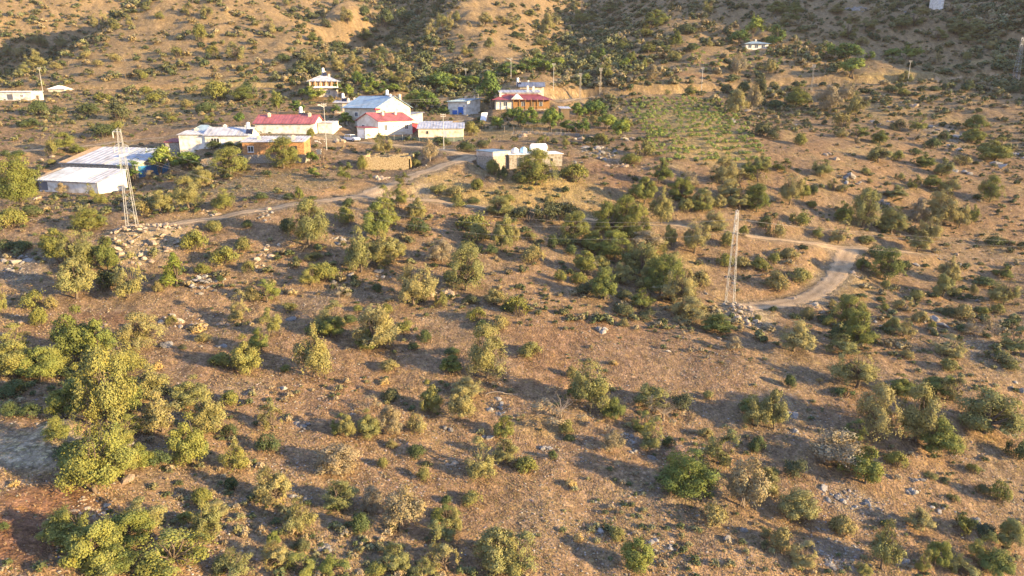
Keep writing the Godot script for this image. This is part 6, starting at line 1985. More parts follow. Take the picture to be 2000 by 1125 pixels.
	["o", 96.31, -151.38, 4.13, 5.13, "pale olive oak, second one right of the grey scree patch"],
	["y", 100.07, -153.1, 2.86, 4.24, "yellow-green tree right of the grey scree patch"],
	["b", 56.99, -140.42, 4.49, 2.93, "low olive-green shrub, second one below and left of the white rock outcrop"],
	["b", 63.01, -148.37, 2.36, 1.75, "low olive-green shrub, nearest one below and left of the white rock outcrop"],
	["b", 60.58, -138.3, 2.96, 2.28, "low olive-green shrub above the dirt track bend"],
	["o", 64.54, -138.54, 4.64, 4.64, "pale olive oak, second one below and left of the grey scree patch"],
	["b", 71.09, -140.17, 4.13, 1.86, "low olive-green shrub below the grey scree patch"],
	["o", 86.28, -144.15, 5.71, 5.62, "pale olive oak, nearest one below and right of the grey scree patch"],
	["s", 82.87, -145.44, 3.41, 1.96, "dark green shrub, nearest one below and right of the grey scree patch"],
	["o", 80.94, -138.9, 4.68, 4.65, "pale olive oak, second one below and right of the grey scree patch"],
	["b", 50.64, -135.29, 3.98, 3.2, "low olive-green shrub above and right of the narrow right pylon"],
	["s", 69.5, -132.4, 4.52, 3, "dark green shrub above and right of the dirt track bend"],
	["g", 67.16, -124.3, 7.28, 6.15, "green oak, second one right of the dirt track bend"],
	["g", 63.71, -125.41, 3.29, 3.34, "green oak, nearest one right of the dirt track bend"],
	["s", 74.27, -130.73, 2.42, 1.8, "dark green shrub, nearest one right of the dirt track bend"],
	["o", 80.49, -127.11, 4.32, 5.06, "pale olive oak, second one right of the dirt track bend"],
	["o", 75.45, -119.83, 4.84, 4.7, "pale olive oak, nearest one right of the dirt track bend"],
	["b", 65.37, -120.6, 1.98, 1.73, "low olive-green shrub, nearest one below and right of the dirt track bend"],
	["b", 69.32, -117.33, 2.89, 1.89, "low olive-green shrub, third one below and right of the dirt track bend"],
	["b", 60.69, -111.02, 1.83, 1.29, "low olive-green shrub, second one below and right of the dirt track bend"],
	["b", 63.96, -111.26, 3.36, 2.02, "low olive-green shrub, fourth one below and right of the dirt track bend"],
	["b", 64.38, -107.15, 2.96, 2.27, "low olive-green shrub, fifth one below and right of the dirt track bend"],
	["b", 65.01, -104.63, 1.45, 1.55, "low olive-green shrub, sixth one below and right of the dirt track bend"],
	["s", 71.61, -111.27, 2.39, 1.79, "dark green shrub below and right of the dirt track bend"],
	["b", 73.35, -110.64, 3.95, 2.83, "low olive-green shrub, seventh one below and right of the dirt track bend"],
	["b", 82.46, -122.49, 1.67, 2.12, "low olive-green shrub right of the dirt track bend"],
	["s", 87.38, -127.11, 4.71, 2.16, "dark green shrub, second one right of the dirt track bend"],
	["g", 94.22, -132.14, 3.67, 2.48, "green oak, third one right of the dirt track bend"],
	["o", 85.08, -118.52, 5.9, 4.89, "pale olive oak, third one right of the dirt track bend"],
	["b", 81.61, -114.46, 2.52, 1.88, "low olive-green shrub, fourth one above the pale rock slab"],
	["b", 78.29, -113.07, 2.18, 1.59, "low olive-green shrub, third one above the pale rock slab"],
	["s", 102.69, -144.73, 3.79, 1.54, "dark green shrub, third one below and right of the grey scree patch"],
	["s", 99.48, -144.97, 3.8, 2.65, "dark green shrub, second one below and right of the grey scree patch"],
	["s", 104.95, -143.57, 2.26, 2.02, "dark green shrub, fourth one below and right of the grey scree patch"],
	["b", 46.84, -124.49, 2.36, 2.41, "low olive-green shrub, nearest one right of the narrow right pylon"],
	["b", 50.44, -126.51, 4.1, 2.29, "low olive-green shrub, second one right of the narrow right pylon"],
	["b", 50.34, -120.53, 4.91, 2.7, "low olive-green shrub left of the dirt track bend"],
	["b", 44.69, -116.26, 4.43, 4.19, "low olive-green shrub, third one below and right of the narrow right pylon"],
	["g", 52.06, -105.09, 6.25, 4.88, "green oak, nearest one below the dirt track bend"],
	["g", 49.84, -97, 5.82, 5.47, "green oak, second one below the dirt track bend"],
	["s", 47.82, -99.3, 2.95, 2.03, "dark green shrub right of the pale rubble at the right pylon"],
	["o", 46.45, -93.52, 5.04, 3.03, "pale olive oak, second one below and right of the pale rubble at the right pylon"],
	["b", 46.21, -106.02, 2.63, 1.99, "low olive-green shrub, nearest one right of the pale rubble at the right pylon"],
	["b", 51.83, -110.79, 1.83, 1.29, "low olive-green shrub below the dirt track bend"],
	["s", 41.1, -107.22, 1.73, 0.94, "dark green shrub above and right of the pale rubble at the right pylon"],
	["o", 39.27, -92.98, 5.59, 4.94, "pale olive oak, nearest one below and right of the pale rubble at the right pylon"],
	["b", 48.59, -103.94, 2.3, 1.71, "low olive-green shrub, second one right of the pale rubble at the right pylon"],
	["o", 57.1, -101.77, 2.89, 2.89, "pale olive oak, nearest one below and right of the dirt track bend"],
	["o", 58.85, -100.95, 3.5, 3.1, "pale olive oak, second one below and right of the dirt track bend"],
	["s", 69.67, -104.49, 2.54, 1.65, "dark green shrub, second one above the pale rock slab"],
	["d", 70.95, -102.93, 4.22, 3.4, "dry greyish-tan tree, second one above the pale rock slab"],
	["d", 73.31, -102.78, 3.89, 3.45, "dry greyish-tan tree, nearest one above the pale rock slab"],
	["s", 79.54, -108.06, 2.91, 1.96, "dark green shrub, third one above the pale rock slab"],
	["o", 73.83, -99.07, 5.02, 3.79, "pale olive oak above the pale rock slab"],
	["o", 62.53, -95.99, 4.88, 3.04, "pale olive oak above and left of the pale rock slab"],
	["b", 55.99, -94.97, 2.39, 1.26, "low olive-green shrub, second one above and left of the pale rock slab"],
	["b", 70.94, -97.15, 2.45, 1.01, "low olive-green shrub, second one above the pale rock slab"],
	["s", -47.98, -63.49, 3.17, 1.65, "dark green shrub, second one above the pale excavated bank"],
	["s", -44.39, -57.97, 2.15, 1.66, "dark green shrub above and left of the pale excavated bank"],
	["s", -42.81, -58.11, 2.16, 1.46, "dark green shrub, nearest one above the pale excavated bank"],
	["y", -36.26, -58.39, 5.96, 8.1, "yellow-green tree, nearest one below the largest yellow-green tree"],
	["g", -37.23, -63.06, 5.34, 4.96, "green oak right of the largest yellow-green tree"],
	["o", -36.77, -67.01, 4.81, 3.52, "pale olive oak above and right of the largest yellow-green tree"],
	["o", -32.44, -59.92, 3.85, 4.16, "pale olive oak below and right of the largest yellow-green tree"],
	["y", -31.67, -48.28, 5.91, 6.06, "yellow-green tree above the lower left stone pile"],
	["g", -34.23, -50.27, 3.5, 2.5, "green oak below and right of the pale excavated bank"],
	["y", -33.61, -55.29, 2.15, 2, "yellow-green tree, second one below the largest yellow-green tree"],
	["g", -34.19, -57.66, 3.22, 2.42, "green oak below and right of the largest yellow-green tree"],
	["o", -32.23, -66.33, 4.78, 3.04, "pale olive oak, nearest one right of the largest yellow-green tree"],
	["o", -28.89, -61.86, 3.97, 4.3, "pale olive oak, second one right of the largest yellow-green tree"],
	["y", -28.1, -56.27, 4.14, 4.72, "yellow-green tree, nearest one below and right of the largest yellow-green tree"],
	["b", -29.08, -67.7, 2.34, 1.53, "low olive-green shrub right of the largest yellow-green tree"],
	["s", -26.78, -61.53, 1.89, 1.64, "dark green shrub, nearest one right of the largest yellow-green tree"],
	["s", -30.47, -54.73, 2.81, 1.42, "dark green shrub below and right of the largest yellow-green tree"],
	["y", -24.5, -56.8, 2.74, 2.94, "yellow-green tree, second one below and right of the largest yellow-green tree"],
	["b", -24.91, -50.76, 2, 1.44, "low olive-green shrub, second one right of the lower left stone pile"],
	["o", -27.23, -45.9, 3.47, 2.2, "pale olive oak, nearest one right of the lower left stone pile"],
	["g", -29.76, -42.04, 3.4, 2.75, "green oak, nearest one below the lower left stone pile"],
	["y", -27.65, -40.28, 4.19, 3.55, "yellow-green tree, nearest one below the lower left stone pile"],
	["g", -26.93, -43.21, 4.25, 2.7, "green oak below and right of the lower left stone pile"],
	["g", -26.08, -40.81, 3.33, 2.24, "green oak, second one below the lower left stone pile"],
	["y", -23.03, -42.36, 5.34, 3.65, "yellow-green tree, nearest one below and right of the lower left stone pile"],
	["o", -22.63, -46.12, 2.68, 3.57, "pale olive oak, second one right of the lower left stone pile"],
	["b", -24.89, -47.78, 1.73, 0.92, "low olive-green shrub, nearest one right of the lower left stone pile"],
	["o", -23.01, -49.2, 2.22, 1.34, "pale olive oak, third one right of the lower left stone pile"],
	["o", -19.58, -43.2, 3.44, 2.07, "pale olive oak below and right of the lower left stone pile"],
	["s", -23.55, -53.4, 1.49, 1.3, "dark green shrub, nearest one right of the lower left stone pile"],
	["t", -37.04, -47.29, 0.86, 0.45, "straw grass clump below the pale excavated bank"],
	["t", -33.71, -48, 0.88, 0.63, "straw grass clump above and left of the lower left stone pile"],
	["s", -34.41, -42.31, 0.75, 0.66, "dark green shrub left of the lower left stone pile"],
	["y", -26.52, -40.23, 2.92, 1.86, "yellow-green tree, second one below the lower left stone pile"],
	["y", -23.52, -41.2, 2.25, 1.43, "yellow-green tree, second one below and right of the lower left stone pile"],
	["g", -40.52, -59.01, 3.76, 3.5, "green oak left of the largest yellow-green tree"],
	["g", -31.26, -53.76, 2.8, 2.61, "green oak, second one below the largest yellow-green tree"],
	["y", -40.9, -63.16, 4.28, 4.27, "yellow-green tree, nearest one above and left of the largest yellow-green tree"],
	["g", -33.17, -52.68, 2.97, 2.77, "green oak, nearest one below the largest yellow-green tree"],
	["y", -31.39, -51.6, 2.7, 2.79, "yellow-green tree above and right of the lower left stone pile"],
	["g", -37.78, -53.73, 2.55, 2.37, "green oak right of the pale excavated bank"],
	["s", -35.78, -51.67, 2.13, 1.27, "dark green shrub below and right of the pale excavated bank"],
	["g", -50.93, -68.45, 4.29, 3.36, "green oak above and left of the largest yellow-green tree"],
	["y", -47.8, -67.21, 4.23, 3.62, "yellow-green tree, third one above and left of the largest yellow-green tree"],
	["o", -22.61, -75.79, 4.71, 6.62, "pale olive oak, second one below and right of the dark grey stone heap"],
	["s", -13.38, -73.03, 2.45, 1.62, "dark green shrub left of the bleached dead branch"],
	["d", -15.3, -69.64, 3.02, 2.37, "dry greyish-tan tree left of the bleached dead branch"],
	["o", -14.32, -65.46, 3.12, 3.04, "pale olive oak, second one below and left of the bleached dead branch"],
	["d", -12.37, -66.62, 2.91, 3.14, "dry greyish-tan tree, nearest one below and left of the bleached dead branch"],
	["g", -17.56, -65.27, 2.08, 2.11, "green oak left of the bleached dead branch"],
	["o", -16.5, -64.81, 2.07, 2.66, "pale olive oak, second one left of the bleached dead branch"],
	["y", -8.78, -71.87, 3.11, 3.95, "yellow-green tree left of the bleached dead branch"],
	["o", -5.53, -70.77, 3.36, 4.16, "pale olive oak, nearest one below and left of the bleached dead branch"],
	["o", -4.73, -75.41, 3.84, 2.44, "pale olive oak, nearest one left of the bleached dead branch"],
	["b", -9.96, -67.8, 2.6, 2.24, "low olive-green shrub, nearest one below and left of the bleached dead branch"],
	["s", -9.41, -63.44, 2.18, 1.42, "dark green shrub, nearest one below and left of the bleached dead branch"],
	["b", -12, -64.25, 1.36, 0.93, "low olive-green shrub, second one below and left of the bleached dead branch"],
	["b", -12.34, -61.2, 1.3, 1.12, "low olive-green shrub, fourth one below and left of the bleached dead branch"],
	["b", -8.44, -60.07, 1.5, 1.53, "low olive-green shrub, third one below and left of the bleached dead branch"],
	["s", -8.14, -62.28, 1.29, 0.65, "dark green shrub, second one below and left of the bleached dead branch"],
	["d", -16.16, -59.16, 4.75, 2.86, "dry greyish-tan tree, second one below and left of the bleached dead branch"],
	["o", -23.58, -64.24, 2.55, 3.35, "pale olive oak, third one right of the largest yellow-green tree"],
	["s", -23.03, -60.79, 2.7, 1.9, "dark green shrub, second one right of the largest yellow-green tree"],
	["o", -14.84, -53.52, 3.28, 2.67, "pale olive oak, third one below and left of the bleached dead branch"],
	["s", -15.06, -53.08, 1.31, 0.93, "dark green shrub, fourth one below and left of the bleached dead branch"],
	["d", -11.95, -53.71, 2.2, 2.72, "dry greyish-tan tree, fourth one below and left of the bleached dead branch"],
	["d", -9.4, -52.52, 3.89, 3.98, "dry greyish-tan tree, third one below and left of the bleached dead branch"],
	["s", -12.31, -50.64, 1.97, 1.95, "dark green shrub, fifth one below and left of the bleached dead branch"],
	["s", -10.02, -51.88, 1.1, 0.55, "dark green shrub, third one below and left of the bleached dead branch"],
	["o", -19.48, -52.36, 3.63, 3.72, "pale olive oak, fourth one right of the lower left stone pile"],
	["o", -16.66, -49.11, 3.24, 3.15, "pale olive oak, sixth one right of the lower left stone pile"],
	["y", -17.91, -46.92, 1.17, 1.29, "yellow-green tree, nearest one right of the lower left stone pile"],
	["s", -15.96, -47.13, 1.51, 1.15, "dark green shrub, second one right of the lower left stone pile"],
	["o", -16.98, -44.84, 2.44, 1.99, "pale olive oak, fifth one right of the lower left stone pile"],
	["g", -5.61, -54.52, 2.69, 2.14, "green oak, second one below the bleached dead branch"],
	["b", -6.65, -54.88, 1.78, 0.88, "low olive-green shrub, third one below the bleached dead branch"],
	["o", -6.09, -50.88, 2.75, 2.47, "pale olive oak, fourth one below the bleached dead branch"],
	["o", -4.81, -52.77, 1.31, 2.97, "pale olive oak, third one below the bleached dead branch"],
	["o", -3.06, -61.58, 3.48, 4.19, "pale olive oak, second one below the bleached dead branch"],
	["s", -5.93, -57.17, 1.2, 0.83, "dark green shrub below the bleached dead branch"],
	["b", -3.69, -57.74, 2.28, 1.29, "low olive-green shrub, second one below the bleached dead branch"],
	["o", -5.23, -48.23, 2.83, 2.57, "pale olive oak, fifth one below the bleached dead branch"],
	["o", -8.83, -47.21, 3.17, 1.91, "pale olive oak, sixth one below the bleached dead branch"],
	["b", -10.29, -46.34, 2.05, 0.82, "low olive-green shrub, third one right of the lower left stone pile"],
	["o", -6.76, -47.19, 2.19, 1.5, "pale olive oak, seventh one below the bleached dead branch"],
	["y", -13.21, -45.31, 2.67, 1.6, "yellow-green tree, third one right of the lower left stone pile"],
	["y", -15.13, -44.66, 2.81, 1.69, "yellow-green tree, second one right of the lower left stone pile"],
	["o", -1.15, -49.17, 4.12, 4.24, "pale olive oak, second one below and left of the big bright oak"],
	["o", -0.85, -64.53, 2.85, 2.81, "pale olive oak, nearest one below the bleached dead branch"],
	["g", -0.9, -68.64, 2.73, 2.71, "green oak, nearest one below the bleached dead branch"],
	["g", -7.05, -79.74, 3.1, 2.41, "green oak, nearest one above and left of the bleached dead branch"],
	["o", -2.87, -79.43, 5.86, 7.1, "pale olive oak above the bleached dead branch"],
	["b", -26.16, -76.7, 1.57, 0.82, "low olive-green shrub below and right of the dark grey stone heap"],
	["b", -14.57, -79.16, 2.7, 1.5, "low olive-green shrub left of the bleached dead branch"],
	["t", -14.78, -76.28, 1.33, 0.73, "straw grass clump left of the bleached dead branch"],
	["b", 7.36, -81.59, 1.68, 1.73, "low olive-green shrub below and left of the bare stony slope"],
	["o", 9.09, -75.12, 5.61, 6.52, "pale olive oak below and left of the bare stony slope"],
	["g", 7.44, -76.72, 2.71, 2.07, "green oak right of the bleached dead branch"],
	["g", 11.48, -74.69, 3.83, 2.42, "green oak below the bare stony slope"],
	["o", 16.62, -77.34, 4.86, 2.98, "pale olive oak below the bare stony slope"],
	["d", 17.33, -75.09, 5.04, 3.8, "dry greyish-tan tree below the bare stony slope"],
	["g", 14.44, -72.46, 2.88, 2.54, "green oak above and left of the big bright oak"],
	["o", 14.87, -70, 3.08, 3.94, "pale olive oak above and left of the big bright oak"],
	["s", 17.17, -70.92, 1.7, 1.22, "dark green shrub above the big bright oak"],
	["s", 20.09, -77.48, 3.13, 2.17, "dark green shrub below and right of the bare stony slope"],
	["b", 23.67, -79.85, 1.65, 1, "low olive-green shrub below and right of the bare stony slope"],
	["d", 5.19, -73.1, 6.05, 3.64, "dry greyish-tan tree right of the bleached dead branch"],
	["b", 5.92, -71.07, 2.23, 1.66, "low olive-green shrub below and right of the bleached dead branch"],
	["d", 10.47, -68.51, 2.74, 2.42, "dry greyish-tan tree above and left of the big bright oak"],
	["s", 6.23, -69.66, 1.43, 0.73, "dark green shrub, nearest one below and right of the bleached dead branch"],
	["s", 4.17, -66.09, 1.14, 1.12, "dark green shrub, second one below and right of the bleached dead branch"],
	["b", 1.45, -63.83, 2.93, 1.8, "low olive-green shrub, nearest one below the bleached dead branch"],
	["t", 5.68, -62.27, 1.32, 0.99, "straw grass clump left of the big bright oak"],
	["p", 17.48, -67.42, 3.11, 1.93, "withered pink bush on the stony slope"],
	["G", 17.83, -62.75, 6.62, 5.01, "big bright-green oak on the stony slope"],
	["b", 18.85, -59.21, 3.42, 2.26, "low olive-green shrub below the big bright oak"],
	["o", 22.82, -68.14, 4.11, 4.55, "pale olive oak, nearest one above and right of the big bright oak"],
	["d", 22.98, -62.45, 4.59, 5.55, "dry greyish-tan tree below and right of the big bright oak"],
	["o", 25.5, -64.83, 3.17, 3.11, "pale olive oak right of the big bright oak"],
	["b", 21.7, -72.81, 2.04, 1.22, "low olive-green shrub above the big bright oak"],
	["s", 27.1, -71.49, 2.21, 2.18, "dark green shrub above and right of the big bright oak"],
	["o", 28.38, -75.28, 3.88, 4.06, "pale olive oak, second one above and right of the big bright oak"],
	["g", 28.3, -77.23, 3.96, 2.51, "green oak above and right of the big bright oak"],
	["b", 9.36, -55.83, 1.83, 1.14, "low olive-green shrub below and left of the big bright oak"],
	["t", 5.8, -54.87, 1.02, 0.74, "straw grass clump below and left of the big bright oak"],
	["y", 10.69, -52.18, 3.29, 3.25, "yellow-green tree below the big bright oak"],
	["o", 0.62, -49.49, 3.74, 4.41, "pale olive oak, nearest one below and left of the big bright oak"],
	["b", 23.73, -58.23, 1.07, 1.18, "low olive-green shrub, third one below and left of the lower right limestone outcrop"],
	["s", 23.24, -56.76, 0.81, 1.2, "dark green shrub, second one below and left of the lower right limestone outcrop"],
	["t", 18.95, -53.95, 0.85, 0.58, "straw grass clump below the big bright oak"],
	["t", 12.91, -84.8, 1.23, 0.85, "straw grass clump below and left of the bare stony slope"],
	["o", 44.05, -84.91, 6.94, 5.07, "pale olive oak, third one below and right of the pale rubble at the right pylon"],
	["s", 41.8, -82.62, 3.05, 1.22, "dark green shrub left of the pale rock slab"],
	["o", 41.75, -74.61, 5.93, 7.18, "pale olive oak, second one left of the pale rock slab"],
	["g", 50.1, -84.38, 4.29, 2.73, "green oak left of the pale rock slab"],
	["g", 55.21, -85.87, 5.03, 3.03, "green oak above and left of the pale rock slab"],
	["o", 56.94, -84.42, 3.31, 3.98, "pale olive oak, nearest one left of the pale rock slab"],
	["o", 47.12, -75.36, 5.99, 7.57, "pale olive oak below and left of the pale rock slab"],
	["g", 48.24, -73.61, 5, 5.06, "green oak below and left of the pale rock slab"],
	["o", 56.88, -78.54, 8.38, 5.7, "pale olive oak below the pale rock slab"],
	["b", 51.33, -75.09, 2.9, 2.22, "low olive-green shrub below and left of the pale rock slab"],
	["s", 58.55, -74.85, 3.08, 2.4, "dark green shrub below the pale rock slab"],
	["o", 30.12, -74.81, 3.27, 5.13, "pale olive oak, third one above and right of the big bright oak"],
	["d", 36.17, -70.45, 6.5, 3.91, "dry greyish-tan tree above the lower right limestone outcrop"],
	["g", 39.07, -74.67, 3.27, 2.56, "green oak, second one above the lower right limestone outcrop"],
	["g", 37.42, -67.49, 5.19, 3.99, "green oak, nearest one above the lower right limestone outcrop"],
	["b", 42.39, -70.83, 2.76, 1.84, "low olive-green shrub, nearest one above and right of the lower right limestone outcrop"],
	["s", 30.25, -68.01, 3.06, 2.15, "dark green shrub above and left of the lower right limestone outcrop"],
	["b", 27.61, -67.9, 1.45, 0.99, "low olive-green shrub, nearest one right of the big bright oak"],
	["o", 28.56, -62.1, 4.33, 3.27, "pale olive oak left of the lower right limestone outcrop"],
	["b", 51.44, -71.4, 1.78, 1.26, "low olive-green shrub below the pale rock slab"],
	["b", 52.08, -67.64, 2.43, 2.65, "low olive-green shrub, third one right of the lower right limestone outcrop"],
	["s", 50.69, -68.31, 1.67, 1.19, "dark green shrub, nearest one right of the lower right limestone outcrop"],
	["b", 46.58, -66.69, 1.68, 0.92, "low olive-green shrub, nearest one right of the lower right limestone outcrop"],
	["b", 45.69, -69.7, 1.74, 0.69, "low olive-green shrub, second one above and right of the lower right limestone outcrop"],
	["s", 47.18, -69.28, 1.21, 0.79, "dark green shrub above and right of the lower right limestone outcrop"],
	["o", 40.22, -62.21, 2.83, 2.53, "pale olive oak, nearest one below and right of the lower right limestone outcrop"],
	["b", 45.11, -62.34, 2.27, 2.25, "low olive-green shrub, second one right of the lower right limestone outcrop"],
	["s", 47.6, -62.53, 2.66, 1.32, "dark green shrub, second one right of the lower right limestone outcrop"],
	["o", 49.49, -61.74, 3.59, 3.53, "pale olive oak right of the lower right limestone outcrop"],
	["b", 31.9, -60.35, 2.85, 2.25, "low olive-green shrub, nearest one below and left of the lower right limestone outcrop"],
	["s", 31.48, -60.93, 1.3, 1.39, "dark green shrub, nearest one below and left of the lower right limestone outcrop"],
	["s", 36.99, -61.8, 1.53, 0.85, "dark green shrub below and right of the lower right limestone outcrop"],
	["o", 34.29, -56.6, 3.56, 5.25, "pale olive oak below the lower right limestone outcrop"],
	["y", 45.37, -59.17, 2.73, 3.36, "yellow-green tree, second one below and right of the lower right limestone outcrop"],
	["g", 45.77, -57.97, 3.66, 2.73, "green oak, second one below and right of the lower right limestone outcrop"],
	["y", 38.16, -57, 1.68, 2.69, "yellow-green tree, nearest one below and right of the lower right limestone outcrop"],
	["g", 39.78, -57.95, 2.67, 3.01, "green oak, nearest one below and right of the lower right limestone outcrop"],
	["o", 42.22, -57.66, 3.39, 2.04, "pale olive oak, second one below and right of the lower right limestone outcrop"],
	["b", 24.71, -57.13, 2.51, 2.46, "low olive-green shrub, second one below and left of the lower right limestone outcrop"],
	["o", 25.97, -55.65, 3.03, 2.47, "pale olive oak below and left of the lower right limestone outcrop"],
	["y", 31.88, -55.68, 1.88, 1.14, "yellow-green tree below the lower right limestone outcrop"],
	["b", 26.84, -65.01, 1.4, 1.21, "low olive-green shrub, second one right of the big bright oak"],
	["s", 34.89, -83.18, 1.67, 2.03, "dark green shrub below and right of the pale rubble at the right pylon"],
	["t", 39.6, -85.12, 0.99, 0.77, "straw grass clump below and right of the pale rubble at the right pylon"],
	["b", 60.38, -92.24, 2.83, 1.8, "low olive-green shrub, nearest one above and left of the pale rock slab"],
	["s", 69.49, -95.87, 4.12, 1.66, "dark green shrub, nearest one above the pale rock slab"],
	["b", 70.47, -94.28, 3.22, 1.46, "low olive-green shrub, nearest one above the pale rock slab"],
	["g", 4.56, -141.04, 10.13, 7.39, "green oak, nearest one below the flat roof with tanks"],
	["b", 12.53, -145.87, 6.76, 3.81, "low olive-green shrub below and right of the flat roof with tanks"],
	["b", 26.29, -158.86, 5.19, 2.41, "low olive-green shrub, nearest one right of the stone pile above the bare field"],
	["b", 21.41, -175.54, 4.63, 3.09, "low olive-green shrub, nearest one above the stone pile above the bare field"],
	["s", 18.75, -176.91, 3.59, 2.06, "dark green shrub above and left of the stone pile above the bare field"],
	["b", 29.84, -164.85, 5.37, 4.2, "low olive-green shrub, second one right of the stone pile above the bare field"],
	["L", 2.11, -199.91, 4.44, 4.37, "leafy orchard tree, second one below the porch house"],
	["L", 5.45, -207.49, 3.76, 3.72, "leafy orchard tree, nearest one below and right of the porch house"],
	["L", 9.9, -194.05, 5.1, 6.58, "leafy orchard tree, third one below and right of the porch house"],
	["L", 7, -199.3, 4.02, 3.96, "leafy orchard tree, second one below and right of the porch house"],
	["L", 19.38, -216.99, 4.8, 4.75, "leafy orchard tree right of the porch house"],
	["L", 24.98, -223.05, 7.62, 5.75, "leafy orchard tree, second one above the stone pile above the bare field"],
	["L", 18.53, -191.39, 4.64, 4.17, "leafy orchard tree, nearest one above and left of the stone pile above the bare field"],
	["L", 15.09, -195.02, 4.34, 3.08, "leafy orchard tree, second one above and left of the stone pile above the bare field"],
	["L", 25.76, -198.03, 6, 4.3, "leafy orchard tree, nearest one above the stone pile above the bare field"],
	["L", 27.22, -183.71, 5.21, 5.1, "leafy orchard tree above and right of the stone pile above the bare field"],
	["d", 30.05, -220.04, 3.98, 3.05, "dry greyish-tan tree above the stone pile above the bare field"],
	["b", 23.01, -204.77, 3.3, 2.84, "low olive-green shrub, second one above the stone pile above the bare field"],
	["s", 10.26, -176.07, 2.14, 1.38, "dark green shrub above the flat roof with tanks"],
	["b", 12.79, -172.2, 2.45, 2.04, "low olive-green shrub above and right of the flat roof with tanks"],
	["g", 62.07, -256.98, 4.62, 3.55, "green oak above the lower vineyard"],
	["o", 68.31, -224.43, 7.66, 8.04, "pale olive oak above and right of the lower vineyard"],
	["d", 77.55, -236.11, 5.69, 8.96, "dry greyish-tan tree above and right of the lower vineyard"],
	["s", 76.96, -263.99, 4.74, 3.12, "dark green shrub, fourth one below the orchard house"],
	["s", 82.2, -261.48, 5.22, 4.13, "dark green shrub, second one below the orchard house"],
	["s", 65.35, -190.11, 6.15, 4.1, "dark green shrub, nearest one right of the lower vineyard"],
	["g", 30.78, -147.97, 4.38, 5.31, "green oak, nearest one below and right of the stone pile above the bare field"],
	["o", 44.86, -151.57, 7.04, 6.26, "pale olive oak, nearest one below and right of the lower vineyard"],
	["g", 52.37, -158.31, 4.67, 4.05, "green oak below and right of the lower vineyard"],
	["d", 37.13, -147.7, 4.38, 3.46, "dry greyish-tan tree below the lower vineyard"],
	["b", 53.93, -256.62, 3.07, 2.02, "low olive-green shrub, second one above the lower vineyard"],
	["g", 25.93, -142.6, 4.54, 3.62, "green oak, second one below and right of the stone pile above the bare field"],
	["g", 34.67, -143.62, 4.88, 3.93, "green oak below the lower vineyard"],
	["o", 37.73, -139.95, 5.67, 4.35, "pale olive oak, fourth one above the narrow right pylon"],
	["o", 44.59, -145.47, 5.25, 4.26, "pale olive oak, fifth one above the narrow right pylon"],
	["g", 49.23, -143.19, 5.8, 5.35, "green oak, third one above the narrow right pylon"],
	["o", 48.45, -151.58, 5.45, 4.13, "pale olive oak, second one below and right of the lower vineyard"],
	["g", 53.74, -156.24, 5.28, 4.28, "green oak, third one left of the white rock outcrop"],
	["o", 56.97, -162.92, 5.14, 3.82, "pale olive oak, second one left of the white rock outcrop"],
	["s", 33.2, -141.52, 2.64, 1.55, "dark green shrub above and left of the narrow right pylon"],
	["L", 1.1, -210.16, 4.23, 3.76, "leafy orchard tree, nearest one below the porch house"],
	["L", 13.13, -202.17, 3.67, 3.62, "leafy orchard tree, fourth one below and right of the porch house"],
	["b", 31.21, -197.26, 4.38, 2.31, "low olive-green shrub above and right of the stone pile above the bare field"],
	["b", 7.71, -174.63, 3.19, 2.05, "low olive-green shrub above the flat roof with tanks"],
	["s", 68.58, -188.69, 4.97, 3.71, "dark green shrub, second one right of the lower vineyard"],
	["b", 73.45, -184.58, 4.12, 3.64, "low olive-green shrub above and left of the white rock outcrop"],
	["s", 87.99, -244.84, 5.89, 3.38, "dark green shrub, fifth one below the orchard house"],
	["g", 95.58, -246.9, 9.4, 7.34, "green oak below and right of the orchard house"],
	["d", 102.59, -237.64, 9.06, 8.99, "dry greyish-tan tree, second one below and left of the right road cut"],
	["o", 108.94, -232.28, 7.47, 7.86, "pale olive oak below and left of the right road cut"],
	["b", 97.66, -215.4, 5.65, 5.12, "low olive-green shrub, second one above the white rock outcrop"],
	["d", 115.13, -252.56, 7.07, 6.51, "dry greyish-tan tree, nearest one below and left of the right road cut"],
	["s", 132.46, -258.67, 5.68, 3.05, "dark green shrub below and left of the right road cut"],
	["b", 135.14, -254.94, 4.58, 3.02, "low olive-green shrub below and left of the right road cut"],
	["s", 149.26, -260.84, 4.68, 2.04, "dark green shrub, nearest one below and right of the right road cut"],
	["s", 160.41, -260.52, 4.67, 2.56, "dark green shrub, third one below and right of the right road cut"],
	["s", 144.17, -250.32, 2.5, 1.48, "dark green shrub below the right road cut"],
	["s", 148.69, -233.66, 2.82, 1.85, "dark green shrub above and right of the upper right rock outcrop"],
	["b", 90, -198.51, 3.82, 2.33, "low olive-green shrub, nearest one above the white rock outcrop"],
	["g", 95.28, -199.99, 6.08, 3.92, "green oak above the white rock outcrop"],
	["d", 92.72, -195.08, 2.38, 2.32, "dry greyish-tan tree above the white rock outcrop"],
	["g", 100.69, -198.56, 5.64, 4.3, "green oak left of the upper right rock outcrop"],
	["o", 91.37, -179.57, 6.6, 4.91, "pale olive oak above and right of the white rock outcrop"],
	["b", 97.98, -183.06, 3.36, 3.07, "low olive-green shrub, second one above and right of the white rock outcrop"],
	["s", 114.99, -216.49, 5.25, 3.84, "dark green shrub left of the upper right rock outcrop"],
	["y", 120.11, -216, 5.68, 5.58, "yellow-green tree left of the upper right rock outcrop"],
	["d", 114.17, -205.97, 5.43, 3.63, "dry greyish-tan tree left of the upper right rock outcrop"],
	["s", 116.1, -199.97, 4.47, 3.54, "dark green shrub, nearest one below and left of the upper right rock outcrop"],
	["s", 123.71, -207.85, 3.8, 3.71, "dark green shrub below the upper right rock outcrop"],
